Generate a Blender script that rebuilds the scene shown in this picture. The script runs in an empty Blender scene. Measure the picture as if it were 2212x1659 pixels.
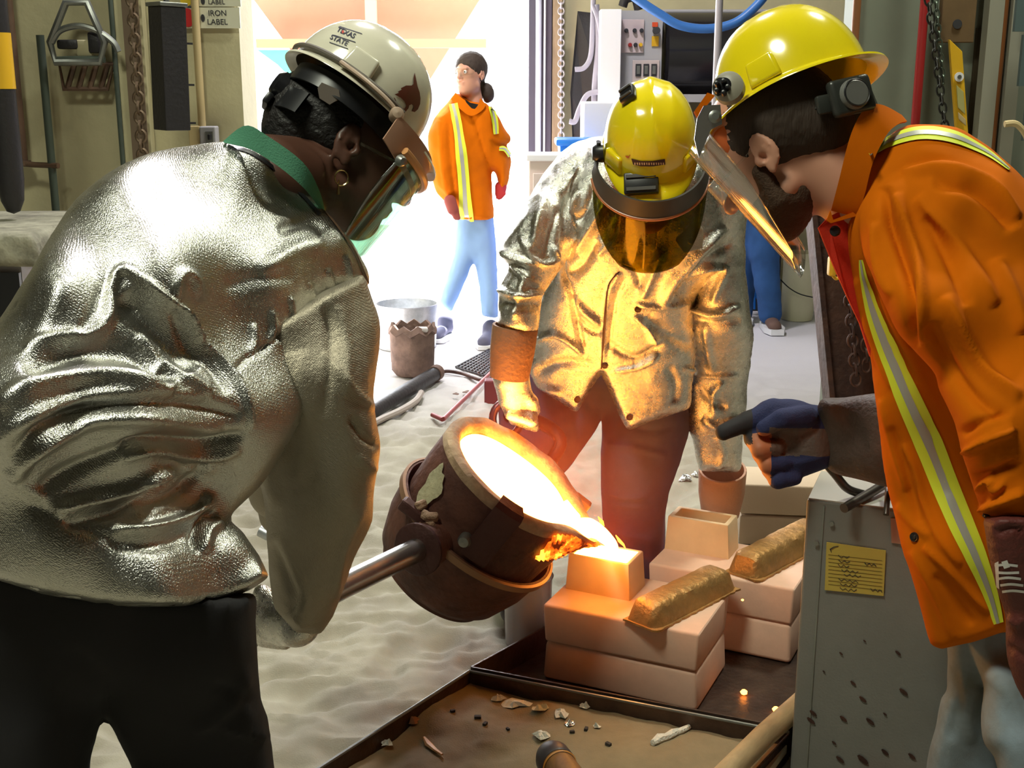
import bpy, bmesh, math, random
import numpy as np
from mathutils import Vector, Matrix
from mathutils.bvhtree import BVHTree
from mathutils.geometry import delaunay_2d_cdt
random.seed(7); RNG = np.random.RandomState(7)
SC = bpy.context.scene
# ---------------------------------------------------------------- camera, light, exposure
FPX = 2600.0; CX, CY = 1106.0, 829.5; CH = 1.5; PITCH = math.radians(14.02)
cp, sp = math.cos(PITCH), math.sin(PITCH)
cam_d = bpy.data.cameras.new('camera'); cam = bpy.data.objects.new('camera', cam_d)
SC.collection.objects.link(cam); SC.camera = cam
cam.location = (0, 0, CH); cam.rotation_euler = (math.pi/2 - PITCH, 0, 0)
cam_d.sensor_width = 36; cam_d.lens = 36*FPX/2212; cam_d.clip_start = .05; cam_d.clip_end = 200
SC.view_settings.view_transform = 'Standard'; SC.view_settings.look = 'None'
SC.view_settings.gamma = 1; SC.view_settings.use_curve_mapping = False
SC.view_settings.exposure = 0.0
w = bpy.data.worlds.new('sky'); SC.world = w; w.use_nodes = True
w.node_tree.nodes['Background'].inputs[0].default_value = (.93, .96, 1, 1)
w.node_tree.nodes['Background'].inputs[1].default_value = 3.0
def area(name, loc, rot, sx, sy, power, col):
    l = bpy.data.lights.new(name, 'AREA'); l.shape = 'RECTANGLE'; l.size = sx; l.size_y = sy
    l.energy = power; l.color = col
    o = bpy.data.objects.new(name, l); SC.collection.objects.link(o)
    o.location = loc; o.rotation_euler = rot; return o
sun_d = bpy.data.lights.new('sun', 'SUN'); sun_d.energy = 34; sun_d.angle = .01; sun_d.color = (1, .97, .92)
sun = bpy.data.objects.new('sun', sun_d); SC.collection.objects.link(sun)
sun.rotation_euler = (math.radians(-40), 0, math.radians(-14))
area('doorway_daylight', (-.6, 9.6, 2.6), (math.radians(-72), 0, 0), 3.4, 3.2, 480, (.9, .95, 1))
for o_ in (area('skylight_lamp', (-1.3, .7, 4.85), (0, 0, 0), 1.1, 1.1, 165, (.97, 1, .80)),
           area('bay_lamp', (2.0, 4.0, 4.85), (0, 0, 0), .6, .6, 120, (.97, 1, .82)),
           area('door_side_fill', (-.2, 5.6, 4.8), (0, 0, 0), .6, .6, 155, (1, .96, 1))): o_.data.shape = 'DISK'  # last one is a fill light added to brighten the walking woman

# ---------------------------------------------------------------- measuring
def ray(px, py):
    u = (px-CX)/FPX; v = (CY-py)/FPX
    return Vector((u, cp+v*sp, -sp+v*cp))
def P(px, py, Y):
    d = ray(px, py); return Vector((0, 0, CH)) + d*(Y/d.y)
def PZ(px, py, z):
    d = ray(px, py); return Vector((0, 0, CH)) + d*((z-CH)/d.z)
def M(px_len, Y): return px_len*Y/cp/FPX          # pixels at a distance as metres
def V(a, b, c):                                     # image right, image up, away -> world
    return Vector((a, b*sp + c*cp, b*cp - c*sp))
# ---------------------------------------------------------------- materials
MATS = {}
def mat(name, col, rough=.6, metal=0, bump=0, bscale=40, var=0, vscale=6, col2=None, spec=.5, emit=None, es=0,
        alpha=1, trans=0, coat=0, bdist=.01, stretch=None, detail=4, ramp=(.35, .7), sheen=0):
    if name in MATS: return MATS[name]
    m = bpy.data.materials.new(name); m.use_nodes = True; nt = m.node_tree; N = nt.nodes; L = nt.links
    b = N['Principled BSDF']
    b.inputs['Base Color'].default_value = (*col, 1); b.inputs['Roughness'].default_value = rough
    b.inputs['Metallic'].default_value = metal; b.inputs['Specular IOR Level'].default_value = spec
    b.inputs['Alpha'].default_value = alpha; b.inputs['Transmission Weight'].default_value = trans
    b.inputs['Coat Weight'].default_value = coat; b.inputs['Sheen Weight'].default_value = sheen
    if emit: b.inputs['Emission Color'].default_value = (*emit, 1); b.inputs['Emission Strength'].default_value = es
    tc = N.new('ShaderNodeTexCoord'); co = tc.outputs['Object']
    if stretch:
        mp = N.new('ShaderNodeMapping'); mp.inputs['Scale'].default_value = stretch
        L.new(co, mp.inputs[0]); co = mp.outputs[0]
    if var or col2:
        n = N.new('ShaderNodeTexNoise'); n.inputs['Scale'].default_value = vscale; n.inputs['Detail'].default_value = detail
        n.inputs['Roughness'].default_value = .65; L.new(co, n.inputs['Vector'])
        r = N.new('ShaderNodeValToRGB'); L.new(n.outputs['Fac'], r.inputs[0])
        c2 = col2 if col2 else tuple(c*(1-var) for c in col)
        r.color_ramp.elements[0].position = ramp[0]; r.color_ramp.elements[0].color = (*c2, 1)
        r.color_ramp.elements[1].position = ramp[1]; r.color_ramp.elements[1].color = (*col, 1)
        L.new(r.outputs[0], b.inputs['Base Color'])
    if bump:
        n = N.new('ShaderNodeTexNoise'); n.inputs['Scale'].default_value = bscale; n.inputs['Detail'].default_value = 3
        L.new(co, n.inputs['Vector'])
        bp = N.new('ShaderNodeBump'); bp.inputs['Strength'].default_value = bump; bp.inputs['Distance'].default_value = bdist
        L.new(n.outputs['Fac'], bp.inputs['Height']); L.new(bp.outputs[0], b.inputs['Normal'])
    MATS[name] = m; return m
def glow(name, col, s):
    m = bpy.data.materials.new(name); m.use_nodes = True; nt = m.node_tree; nt.nodes.clear()
    e = nt.nodes.new('ShaderNodeEmission'); e.inputs[0].default_value = (*col, 1); e.inputs[1].default_value = s
    o = nt.nodes.new('ShaderNodeOutputMaterial'); nt.links.new(e.outputs[0], o.inputs[0]); MATS[name] = m; return m
# ---------------------------------------------------------------- objects
BASE = {}
def props(o, label=None, cat=None, group=None, kind=None):
    if label: o['label'] = label
    if cat: o['category'] = cat
    if group: o['group'] = group
    if kind: o['kind'] = kind
    return o
def thing(name, base, label, cat, group=None):
    o = bpy.data.objects.new(name, None); SC.collection.objects.link(o); o.location = base
    o.empty_display_size = .05; BASE[o] = Vector(base); return props(o, label, cat, group)
def obj(name, vf, m, parent=None, smooth=False, label=None, kind=None, cat=None, group=None, base=None):
    v, f = vf[0], vf[1]
    off = BASE.get(parent, Vector((0, 0, 0))) if parent else (Vector(base) if base is not None else Vector((0, 0, 0)))
    me = bpy.data.meshes.new(name)
    v = np.asarray(v, dtype=np.float64).reshape(-1, 3) - np.array(off)
    if isinstance(f, np.ndarray):
        nf, k = f.shape
        me.vertices.add(len(v)); me.vertices.foreach_set('co', v.ravel())
        me.loops.add(nf*k); me.loops.foreach_set('vertex_index', f.ravel().astype(np.int32))
        me.polygons.add(nf); me.polygons.foreach_set('loop_start', np.arange(0, nf*k, k, dtype=np.int32))
        me.update(calc_edges=True)
    else:
        me.from_pydata([tuple(x) for x in v], [], [tuple(int(i) for i in q) for q in f])
    me.validate()
    if smooth:
        me.shade_smooth()
        if smooth != 'full':
            try: me.set_sharp_from_angle(angle=math.radians(smooth if smooth is not True else 40))
            except Exception: pass
    mm = m if isinstance(m, list) else [m]
    for x in mm: me.materials.append(x)
    if len(vf) > 2: me.polygons.foreach_set('material_index', np.asarray(vf[2], dtype=np.int32))
    o = bpy.data.objects.new(name, me); SC.collection.objects.link(o)
    if parent: o.parent = parent
    elif base is not None: o.location = base
    BASE[o] = off
    return props(o, label, cat, group, kind)
class MB:
    def __init__(s): s.v = []; s.f = []
    def add(s, v, f):
        n = len(s.v); s.v += [Vector(x) for x in v]; s.f += [tuple(i+n for i in q) for q in f]; return s
    @property
    def vf(s): return (s.v, s.f)
def box(c, size, ax=None, bev=0, taper=1, seg=2):
    """box centred at c; ax = (ex, ey, ez)"""
    bm = bmesh.new(); bmesh.ops.create_cube(bm, size=1)
    for q in bm.verts:
        k = taper if q.co.z < 0 else 1
        q.co = Vector((q.co.x*size[0]*k, q.co.y*size[1]*k, q.co.z*size[2]))
    if bev: bmesh.ops.bevel(bm, geom=bm.edges[:], offset=bev, segments=seg, affect='EDGES', profile=.5)
    ex, ey, ez = ax if ax else (Vector((1, 0, 0)), Vector((0, 1, 0)), Vector((0, 0, 1)))
    v = [Vector(c) + ex*q.co.x + ey*q.co.y + ez*q.co.z for q in bm.verts]
    bm.verts.index_update(); f = [[q.index for q in p.verts] for p in bm.faces]; bm.free(); return v, f
def frame_from(d):
    d = Vector(d).normalized(); a = Vector((0, 0, 1)) if abs(d.z) < .9 else Vector((1, 0, 0))
    x = d.cross(a).normalized(); return x, d.cross(x).normalized(), d
def smoothpts(pts, n=8, closed=False):
    pts = [Vector(p) for p in pts]
    if len(pts) < 3 and not closed: return pts
    out = []; N = len(pts); rng = range(N) if closed else range(N-1)
    for i in rng:
        if closed: p0, p1, p2, p3 = pts[i-1], pts[i], pts[(i+1) % N], pts[(i+2) % N]
        else: p0, p1, p2, p3 = pts[max(i-1, 0)], pts[i], pts[i+1], pts[min(i+2, N-1)]
        for k in range(n):
            t = k/n
            out.append(.5*((2*p1)+(p2-p0)*t+(2*p0-5*p1+4*p2-p3)*t*t+(3*p1-p0-3*p2+p3)*t**3))
    if not closed: out.append(pts[-1])
    return out
def tube(pts, r, seg=12, closed=False, cap=True, sq=1):
    """sweep with parallel transport; r number or list"""
    pts = [Vector(p) for p in pts]; n = len(pts)
    rr = list(r) if hasattr(r, '__len__') else [r]*n
    if len(rr) != n: rr = [rr[0] + (rr[-1]-rr[0])*i/(n-1) for i in range(n)]
    v = []; f = []; prev = None
    for i in range(n):
        if closed: t = pts[(i+1) % n]-pts[i-1]
        else: t = pts[min(i+1, n-1)]-pts[max(i-1, 0)]
        t.normalize()
        if prev is None: x, y, _ = frame_from(t)
        else:
            x = prev - t*prev.dot(t)
            if x.length < 1e-6: x, y, _ = frame_from(t)
            x.normalize(); y = t.cross(x)
        prev = x
        for k in range(seg):
            a = 2*math.pi*k/seg; v.append(pts[i]+(x*math.cos(a)+y*math.sin(a)*sq)*rr[i])
    m = n if closed else n-1
    for i in range(m):
        for k in range(seg):
            a = i*seg+k; b = i*seg+(k+1) % seg; c = ((i+1) % n)*seg+(k+1) % seg; d = ((i+1) % n)*seg+k
            f.append((a, b, c, d))
    if cap and not closed:
        f.append(tuple(range(seg))[::-1]); f.append(tuple((n-1)*seg+k for k in range(seg)))
    return v, f
def lathe(c, d, prof, seg=48, ex=None, arc=None, closed_prof=False, sx=1, sy=1):
    """revolve prof [(r,h)] round axis d at c"""
    x, y, z = frame_from(d)
    if ex is not None: x = (Vector(ex)-z*z.dot(Vector(ex))).normalized(); y = z.cross(x)
    a0, a1 = arc if arc else (0, 2*math.pi); full = arc is None
    n = seg if full else seg+1; v = []; f = []
    for i in range(n):
        a = a0+(a1-a0)*i/seg
        for r, h in prof: v.append(Vector(c)+x*(math.cos(a)*r*sx)+y*(math.sin(a)*r*sy)+z*h)
    k = len(prof)
    for i in range(seg):
        j = (i+1) % n
        for q in range(k if closed_prof else k-1):
            q2 = (q+1) % k
            f.append((i*k+q, j*k+q, j*k+q2, i*k+q2))
    return v, f
def prism(pts, thick, d):
    """polygon (3-D points) extruded by vector d*thick"""
    pts = [Vector(p) for p in pts]; n = len(pts); d = Vector(d).normalized()*thick
    return pts+[p+d for p in pts], [tuple(range(n))[::-1], tuple(range(n, 2*n))]+[(i, (i+1) % n, n+(i+1) % n, n+i) for i in range(n)]
def bvh_of(*os):
    vs, fs = [], []
    for o in os:
        off = BASE[o]; n = len(vs)
        vs += [v.co+off for v in o.data.vertices]; fs += [tuple(i+n for i in p.vertices) for p in o.data.polygons]
    return BVHTree.FromPolygons(vs, fs)
CAMP = Vector((0, 0, CH))
def cast(b, px, py, off=.002):
    d = ray(px, py).normalized(); h = b.ray_cast(CAMP, d)
    if h[0] is None: return None
    n = h[1] if h[1].dot(d) < 0 else -h[1]
    return h[0]+n*off, n
def lay(b, pts2, off, dflt=None):
    out = []; last = dflt
    for (x, y) in pts2:
        h = cast(b, x, y, off)
        if h is None:
            if last is None: h2 = P(x, y, 2)
            else: d = ray(x, y); h2 = CAMP+d*(last[1]); 
            out.append(h2)
        else:
            out.append(h[0]); last = (h[0], (h[0]-CAMP).dot(V(0, 0, 1)))
    return out
def patch(b, poly, step=10, off=.002, thick=0):
    """closed pixel outline laid on a surface as a thin piece that follows it"""
    poly = [Vector((x, y)) for x, y in poly]
    pts = []
    for i in range(len(poly)):
        a, c = poly[i], poly[(i+1) % len(poly)]; n = max(1, int((c-a).length/step))
        for k in range(n): pts.append(a.lerp(c, k/n))
    nb = len(pts); xs = [p.x for p in pts]; ys = [p.y for p in pts]
    P2 = np.array([[p.x, p.y] for p in pts])
    gx, gy = np.meshgrid(np.arange(min(xs)+step/2, max(xs), step), np.arange(min(ys)+step/2, max(ys), step))
    g = np.stack([gx.ravel(), gy.ravel()], 1)
    if len(g):
        d = poly_sd(g, P2); g = g[d < -step*.4]
    allp = pts+[Vector((x, y)) for x, y in g]
    r = delaunay_2d_cdt(allp, [(i, (i+1) % nb) for i in range(nb)], [], 1, 1e-4)
    v2 = [(p.x, p.y) for p in r[0]]
    return lay(b, v2, off), [tuple(t) for t in r[2]]
def ribbon(b, pts, wid, off=.003, n=6, cols=3, a0=-.5, a1=.5):
    """strip along a pixel polyline, between fractions a0..a1 of its width"""
    q = smoothpts([(x, y, 0) for x, y in pts], n); m = len(q)
    ws = list(wid) if hasattr(wid, '__len__') else [wid]*len(pts)
    W = np.interp(np.linspace(0, len(pts)-1, m), range(len(ws)), ws)
    p2 = []
    for i in range(m):
        t = (q[min(i+1, m-1)]-q[max(i-1, 0)]); nrm = Vector((-t.y, t.x, 0)).normalized()
        for c in range(cols+1):
            s = a0+(a1-a0)*c/cols; p2.append((q[i].x+nrm.x*s*W[i], q[i].y+nrm.y*s*W[i]))
    v = lay(b, p2, off); f = []
    for i in range(m-1):
        for c in range(cols): k = i*(cols+1)+c; f.append((k, k+1, k+cols+2, k+cols+1))
    return v, f
# ---------------------------------------------------------------- noise + implicit modelling
def poly_sd(p, poly, use=None):
    """signed distance of points p (N,2) to polygon; use = mask of edges that count for the distance"""
    n = len(poly); a = poly; b = np.roll(poly, -1, 0); d2 = np.full(len(p), 1e18); ins = np.zeros(len(p), bool)
    for i in range(n):
        ax, ay = a[i]; bx, by = b[i]; ex, ey = bx-ax, by-ay
        wx, wy = p[:, 0]-ax, p[:, 1]-ay
        if use is None or use[i]:
            t = np.clip((wx*ex+wy*ey)/(ex*ex+ey*ey+1e-9), 0, 1)
            d2 = np.minimum(d2, (wx-t*ex)**2+(wy-t*ey)**2)
        c = ((ay > p[:, 1]) != (by > p[:, 1])) & (p[:, 0] < ex*(p[:, 1]-ay)/(ey if abs(ey) > 1e-9 else 1e-9)+ax)
        ins ^= c
    d = np.sqrt(d2); return np.where(ins, -d, d)
_PERM = RNG.permutation(4096).astype(np.int64); _G = RNG.normal(size=(4096, 3)); _G /= np.linalg.norm(_G, axis=1)[:, None]
def pn(p, freq=1, seed=0):
    q = np.asarray(p, dtype=np.float64)*freq+seed*17.31; i = np.floor(q).astype(np.int64); f = q-i
    u = f*f*f*(f*(f*6-15)+10); out = 0
    for dx in (0, 1):
        for dy in (0, 1):
            for dz in (0, 1):
                h = _PERM[(_PERM[(_PERM[(i[:, 0]+dx) & 4095]+i[:, 1]+dy) & 4095]+i[:, 2]+dz) & 4095]
                g = _G[h]; dd = g[:, 0]*(f[:, 0]-dx)+g[:, 1]*(f[:, 1]-dy)+g[:, 2]*(f[:, 2]-dz)
                out = out+dd*(u[:, 0] if dx else 1-u[:, 0])*(u[:, 1] if dy else 1-u[:, 1])*(u[:, 2] if dz else 1-u[:, 2])
    return out
def topx(p):
    q = p-np.array([0, 0, CH]); t = q[:, 1]*cp-q[:, 2]*sp
    v = q[:, 1]*sp+q[:, 2]*cp; t = np.maximum(t, 1e-3)
    return CX+FPX*q[:, 0]/t, CY-FPX*v/t, t
def Cone(a, ra, b, rb, n=None, s=1.0):
    a = np.array(a, float); b = np.array(b, float); ab = b-a; L = max(ab@ab, 1e-12)
    nn = None if n is None else np.array(Vector(n).normalized())
    lo = np.minimum(a-ra*max(s, 1), b-rb*max(s, 1)); hi = np.maximum(a+ra*max(s, 1), b+rb*max(s, 1))
    def F(p):
        w = p-a; h = np.clip((w@ab)/L, 0, 1); w = w-h[:, None]*ab
        if nn is not None: w = w+((1/s-1)*(w@nn))[:, None]*nn
        return np.sqrt((w*w).sum(1))-(ra+(rb-ra)*h)
    F.box = (lo, hi); return F
def Ell(c, r, R=None):
    c = np.array(c, float); r = np.array(r, float); Rm = None if R is None else np.array([list(x) for x in R])
    m = r.max()
    def F(p):
        w = p-c
        if Rm is not None: w = w@Rm.T
        k0 = np.sqrt(((w/r)**2).sum(1)); k1 = np.sqrt(((w/(r*r))**2).sum(1))
        return k0*(k0-1)/np.maximum(k1, 1e-9)
    F.box = (c-m, c+m); return F
def Pad(outline, depth, thick, rnd, flat=(), blur=3, sm=True, s0=60):
    """garment volume: photo outline, given distances (px,py,Y) and thickness (m); edges whose index is in flat end sharply"""
    o2 = []; use = []
    n = len(outline)
    for i in range(n):
        if sm and i not in flat and (i-1) % n not in flat and (i+1) % n not in flat:
            p0, p1, p2, p3 = [np.array(outline[j % n], float) for j in (i-1, i, i+1, i+2)]
            for k in range(4):
                t = k/4; o2.append(.5*((2*p1)+(p2-p0)*t+(2*p0-5*p1+4*p2-p3)*t*t+(3*p1-p0-3*p2+p3)*t**3)); use.append(True)
        else: o2.append(np.array(outline[i], float)); use.append(i not in flat)
    poly = np.array(o2); use = np.array(use); lo = poly.min(0)-60; hi = poly.max(0)+60; st = 5.0
    nx, ny = int((hi[0]-lo[0])/st)+2, int((hi[1]-lo[1])/st)+2
    gx, gy = np.meshgrid(lo[0]+st*np.arange(nx), lo[1]+st*np.arange(ny), indexing='ij')
    g = np.stack([gx.ravel(), gy.ravel()], 1)
    sd = poly_sd(g, poly); rd = np.abs(poly_sd(g, poly, use)); rd = np.where(sd < 0, rd, 0)
    dep = np.array(depth, float)
    w = 1/((g[:, None, 0]-dep[None, :, 0])**2+(g[:, None, 1]-dep[None, :, 1])**2+s0*s0)**1.5
    Y = (w*dep[None, :, 2]).sum(1)/w.sum(1)
    dy = cp+(CY-g[:, 1])/FPX*sp; T0 = Y/dy
    q = np.clip(rd/rnd, 0, 1); th = thick
    if isinstance(thick, (list, tuple)):
        tk = np.array(thick, float)
        w2 = 1/((g[:, None, 0]-tk[None, :, 0])**2+(g[:, None, 1]-tk[None, :, 1])**2+s0*s0)**1.5
        th = (w2*tk[None, :, 2]).sum(1)/w2.sum(1)
    H = th*np.sqrt(np.maximum(1-(1-q)**2, 0))
    H = H.reshape(nx, ny); T0 = T0.reshape(nx, ny); sd = sd.reshape(nx, ny)
    for _ in range(blur):
        Q = np.pad(H, 1, mode='edge'); H = (Q[:-2, 1:-1]+Q[2:, 1:-1]+Q[1:-1, :-2]+Q[1:-1, 2:]+2*H)/6
    tmean = float(T0[sd < 0].mean())
    def bil(A, fx, fy):
        ix = np.clip(np.floor(fx).astype(int), 0, nx-2); iy = np.clip(np.floor(fy).astype(int), 0, ny-2)
        a = np.clip(fx-ix, 0, 1); b = np.clip(fy-iy, 0, 1)
        return (A[ix, iy]*(1-a)+A[ix+1, iy]*a)*(1-b)+(A[ix, iy+1]*(1-a)+A[ix+1, iy+1]*a)*b
    def F(p):
        x, y, t = topx(p); fx = (x-lo[0])/st; fy = (y-lo[1])/st
        s = bil(sd, fx, fy)*t/FPX
        far = np.maximum(np.maximum(-fx, fx-nx+1), np.maximum(-fy, fy-ny+1))
        s = np.where(far > 0, s+far*st*t/FPX, s)
        h = bil(H, fx, fy); t0 = bil(T0, fx, fy)
        a = np.abs(t-t0)-h
        k = .012; b = s; hh = np.maximum(k-np.abs(a-b), 0)/k
        return np.maximum(a, b)+hh*hh*k/4
    ins = (sd < 0)
    c = []
    for X, Yp, t, h in ((gx[ins], gy[ins], T0[ins], H[ins]),):
        for sgn in (-1, 1):
            tt = t+sgn*h; u = (X-CX)/FPX; v = (CY-Yp)/FPX
            c.append(np.stack([u*tt, (cp+v*sp)*tt, CH+(-sp+v*cp)*tt], 1))
    c = np.concatenate(c); F.box = (c.min(0), c.max(0)); return F
def smin(a, b, k):
    if k <= 0: return np.minimum(a, b)
    h = np.maximum(k-np.abs(a-b), 0)/k; return np.minimum(a, b)-h*h*k/4
REG = []
def mesh_field(items, res, smooth=2, disp=None, reg=True):
    """items: list of (op, prim, k); op u / s(ubtract) / i(ntersect). Returns surface-net quads."""
    if reg: REG.extend(F for op, F, k in items if op == 'u')
    lo = np.min([F.box[0] for op, F, k in items if op == 'u'], 0)-3*res
    hi = np.max([F.box[1] for op, F, k in items if op == 'u'], 0)+3*res
    def ev(p):
        d = None
        for op, F, k in items:
            e = F(p)
            if d is None: d = e
            elif op == 'u': d = smin(d, e, k)
            elif op == 's': d = -smin(-d, e, k)
            else: d = -smin(-d, -e, k)
        return d
    B = 4; n = (np.ceil((hi-lo)/(res*B)).astype(int)+1)
    cg = np.stack(np.meshgrid(*[lo[i]+res*B*(np.arange(n[i])+.5) for i in range(3)], indexing='ij'), -1).reshape(-1, 3)
    cd = ev(cg).reshape(n); N = n*B+1
    f = np.full(N, 1.0, dtype=np.float32)
    f[:-1, :-1, :-1] = np.repeat(np.repeat(np.repeat(np.where(cd < 0, -1., 1.), B, 0), B, 1), B, 2)
    act = np.argwhere(np.abs(cd) < res*B*1.9)
    loc = np.stack(np.meshgrid(*[np.arange(B+1)]*3, indexing='ij'), -1).reshape(-1, 3)
    idx = (act[:, None, :]*B+loc[None]).reshape(-1, 3)
    key = np.unique((idx[:, 0]*N[1]+idx[:, 1])*N[2]+idx[:, 2])
    ii = key//(N[1]*N[2]); jj = (key//N[2]) % N[1]; kk = key % N[2]
    pts = lo+res*np.stack([ii, jj, kk], 1)
    vals = np.concatenate([ev(c) for c in np.array_split(pts, max(1, len(pts)//400000))])
    f[ii, jj, kk] = vals
    s = f < 0
    cnt = sum(s[a:N[0]-1+a, b:N[1]-1+b, c:N[2]-1+c].astype(np.int8) for a in (0, 1) for b in (0, 1) for c in (0, 1))
    cells = np.argwhere((cnt > 0) & (cnt < 8)); vid = -np.ones(N-1, dtype=np.int64); vid[tuple(cells.T)] = np.arange(len(cells))
    acc = np.zeros((len(cells), 3)); num = np.zeros(len(cells))
    cor = [(a, b, c) for a in (0, 1) for b in (0, 1) for c in (0, 1)]
    for i, A in enumerate(cor):
        for Bc in cor[i+1:]:
            if sum(abs(np.array(A)-np.array(Bc))) != 1: continue
            fa = f[tuple((cells+A).T)]; fb = f[tuple((cells+Bc).T)]; m = (fa < 0) != (fb < 0)
            t = np.where(m, fa/np.where(fa-fb == 0, 1, fa-fb), 0)
            acc += np.where(m[:, None], np.array(A)+t[:, None]*(np.array(Bc)-np.array(A)), 0); num += m
    v = lo+res*(cells+acc/np.maximum(num, 1)[:, None])
    quads = []
    for ax in range(3):
        o = [0, 1, 2]; o.remove(ax); e = np.eye(3, dtype=int)
        sa = s[tuple(slice(0, N[i]-1) if i == ax else slice(1, N[i]-1) for i in range(3))]
        sb = s[tuple(slice(1, N[i]) if i == ax else slice(1, N[i]-1) for i in range(3))]
        ed = np.argwhere(sa != sb); neg = sa[tuple(ed.T)]
        ed = ed+np.array([0 if i == ax else 1 for i in range(3)])
        c0 = ed-e[o[0]]-e[o[1]]; c1 = ed-e[o[1]]; c2 = ed; c3 = ed-e[o[0]]
        q = np.stack([vid[tuple(c.T)] for c in (c0, c1, c2, c3)], 1)
        flip = neg if ax != 1 else ~neg
        q[~flip] = q[~flip][:, ::-1]; quads.append(q)
    q = np.concatenate(quads); q = q[(q >= 0).all(1)]
    for _ in range(smooth): v = relax(v, q)
    if disp: v = disp(v, q)
    return v, q
def relax(v, q, lam=.5):
    a = np.concatenate([q[:, 0], q[:, 1], q[:, 2], q[:, 3]]); b = np.concatenate([q[:, 1], q[:, 2], q[:, 3], q[:, 0]])
    s = np.zeros_like(v); n = np.bincount(a, minlength=len(v))+np.bincount(b, minlength=len(v))
    for i in range(3): s[:, i] = np.bincount(a, v[b, i], minlength=len(v))+np.bincount(b, v[a, i], minlength=len(v))
    return v+lam*(s/np.maximum(n, 1)[:, None]-v)
def normals(v, q):
    n = np.cross(v[q[:, 2]]-v[q[:, 0]], v[q[:, 3]]-v[q[:, 1]]); out = np.zeros_like(v)
    for k in range(4):
        for i in range(3): out[:, i] += np.bincount(q[:, k], n[:, i], minlength=len(v))
    return out/np.maximum(np.linalg.norm(out, axis=1), 1e-12)[:, None]
def folds(strokes, amp=1.0, noise=()):
    """strokes: (pixel polyline, width px, height mm, sharpness side) raised or sunk along the cloth surface"""
    def D(v, q):
        n = normals(v, q); x, y, t = topx(v); vd = v-np.array(CAMP); vd /= np.linalg.norm(vd, axis=1)[:, None]
        face = np.clip(-(n*vd).sum(1)*3, 0, 1); tot = np.zeros(len(v))
        for s in strokes:
            pts, wd, h = s[0], s[1], s[2]; side = s[3] if len(s) > 3 else 0
            pts = np.array([(a.x, a.y) for a in smoothpts([(a, b, 0) for a, b in pts], 5)])
            lo = pts.min(0)-3*wd; hi = pts.max(0)+3*wd
            sel = np.where((x > lo[0]) & (x < hi[0]) & (y > lo[1]) & (y < hi[1]) & (face > 0))[0]
            if not len(sel): continue
            X, Yy = x[sel], y[sel]; best = np.full(len(sel), 1e18); par = np.zeros(len(sel)); sg = np.zeros(len(sel)); m = len(pts)-1
            for i in range(m):
                a, b = pts[i], pts[i+1]; e = b-a; w0, w1 = X-a[0], Yy-a[1]
                tt = np.clip((w0*e[0]+w1*e[1])/(e@e+1e-9), 0, 1); d2 = (w0-tt*e[0])**2+(w1-tt*e[1])**2
                c = d2 < best; best[c] = d2[c]; par[c] = (i+tt[c])/m; sg[c] = np.sign(e[0]*w1[c]-e[1]*w0[c])
            d = np.sqrt(best); fade = np.clip(np.minimum(par, 1-par)*5, 0, 1)**.5 if m > 1 else 1
            W = np.where(sg == side, wd*.4, wd) if side else wd
            tot[sel] += h*.001*np.exp(-(d/W)**2)*fade
        tot *= face
        for (fr, a, st) in noise:
            z = pn(v*np.array(st), fr, len(noise)); z2 = pn(v*np.array(st), fr*2.1, 5)
            tot += a*.001*((1-2*np.abs(z))*.8+z2*.5)
        return v+n*(tot*amp)[:, None]
    return D
def ngrp(*fs):
    def D(v, q):
        for f in fs: v = f(v, q)
        return v
    return D
# ---------------------------------------------------------------- base materials
m_wall = mat('cream_paint', (.60, .54, .33), .8, var=.25, vscale=1.6, bump=.15, bscale=30)
m_walld = mat('darkened_plaster', (.10, .09, .06), .85, var=.3, vscale=1.2)  # unseen walls darkened so the silver jackets reflect dark
m_ceil = mat('ceiling_paint', (.07, .07, .055), .9)  # unseen ceiling darkened for the same dark reflections
m_steel = mat('grey_steel', (.32, .33, .31), .38, .75, var=.3, vscale=9)
m_pipe = mat('brown_pipe_paint', (.16, .09, .055), .5, var=.4)
m_pipeg = mat('green_black_pipe', (.07, .09, .07), .5)
m_black = mat('black_plastic', (.012, .012, .014), .35)
m_blackm = mat('black_metal', (.02, .018, .02), .5, bump=.2, bscale=60)
m_white = mat('white_enamel', (.82, .82, .84), .4)
m_cabg = mat('grey_enamel', (.42, .41, .43), .5)
m_tan = mat('tan_paint', (.52, .40, .2), .6)
m_galv = mat('galvanised_steel', (.55, .57, .6), .4, .7, var=.3, vscale=20)
m_rust = mat('rusty_steel', (.10, .045, .03), .6, .3, bump=.4, bscale=40, col2=(.035, .016, .014), vscale=8)
m_tray = mat('brown_tray_steel', (.10, .062, .045), .42, .5, bump=.2, bscale=70, col2=(.05, .03, .025), vscale=10)
m_blue = mat('blue_plastic', (.01, .17, .62), .4)
m_hose = mat('blue_hose', (.04, .16, .48), .4)
m_red = mat('red_paint', (.35, .02, .02), .4)
m_wood = mat('pale_wood', (.55, .40, .22), .6, stretch=(3, 3, 30), var=.3, vscale=3)
m_brownb = mat('brown_board', (.17, .10, .04), .7, var=.3)
m_yellow = mat('yellow_paint', (.75, .43, .02), .4)
m_gpanel = mat('grey_green_panel', (.20, .22, .17), .6, var=.15, vscale=2)
m_brick = mat('insulating_block', (.86, .56, .42), .9, var=.1, vscale=14, bump=.12, bscale=150, bdist=.002)
m_mould = mat('bonded_sand_mould', (.82, .60, .36), .9, var=.08, vscale=20, bump=.12, bscale=220, bdist=.002)
m_gold = mat('bronze_casting', (.58, .31, .10), .5, .6, bump=.55, bscale=55, col2=(.36, .20, .07), vscale=16, bdist=.008)
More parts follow.
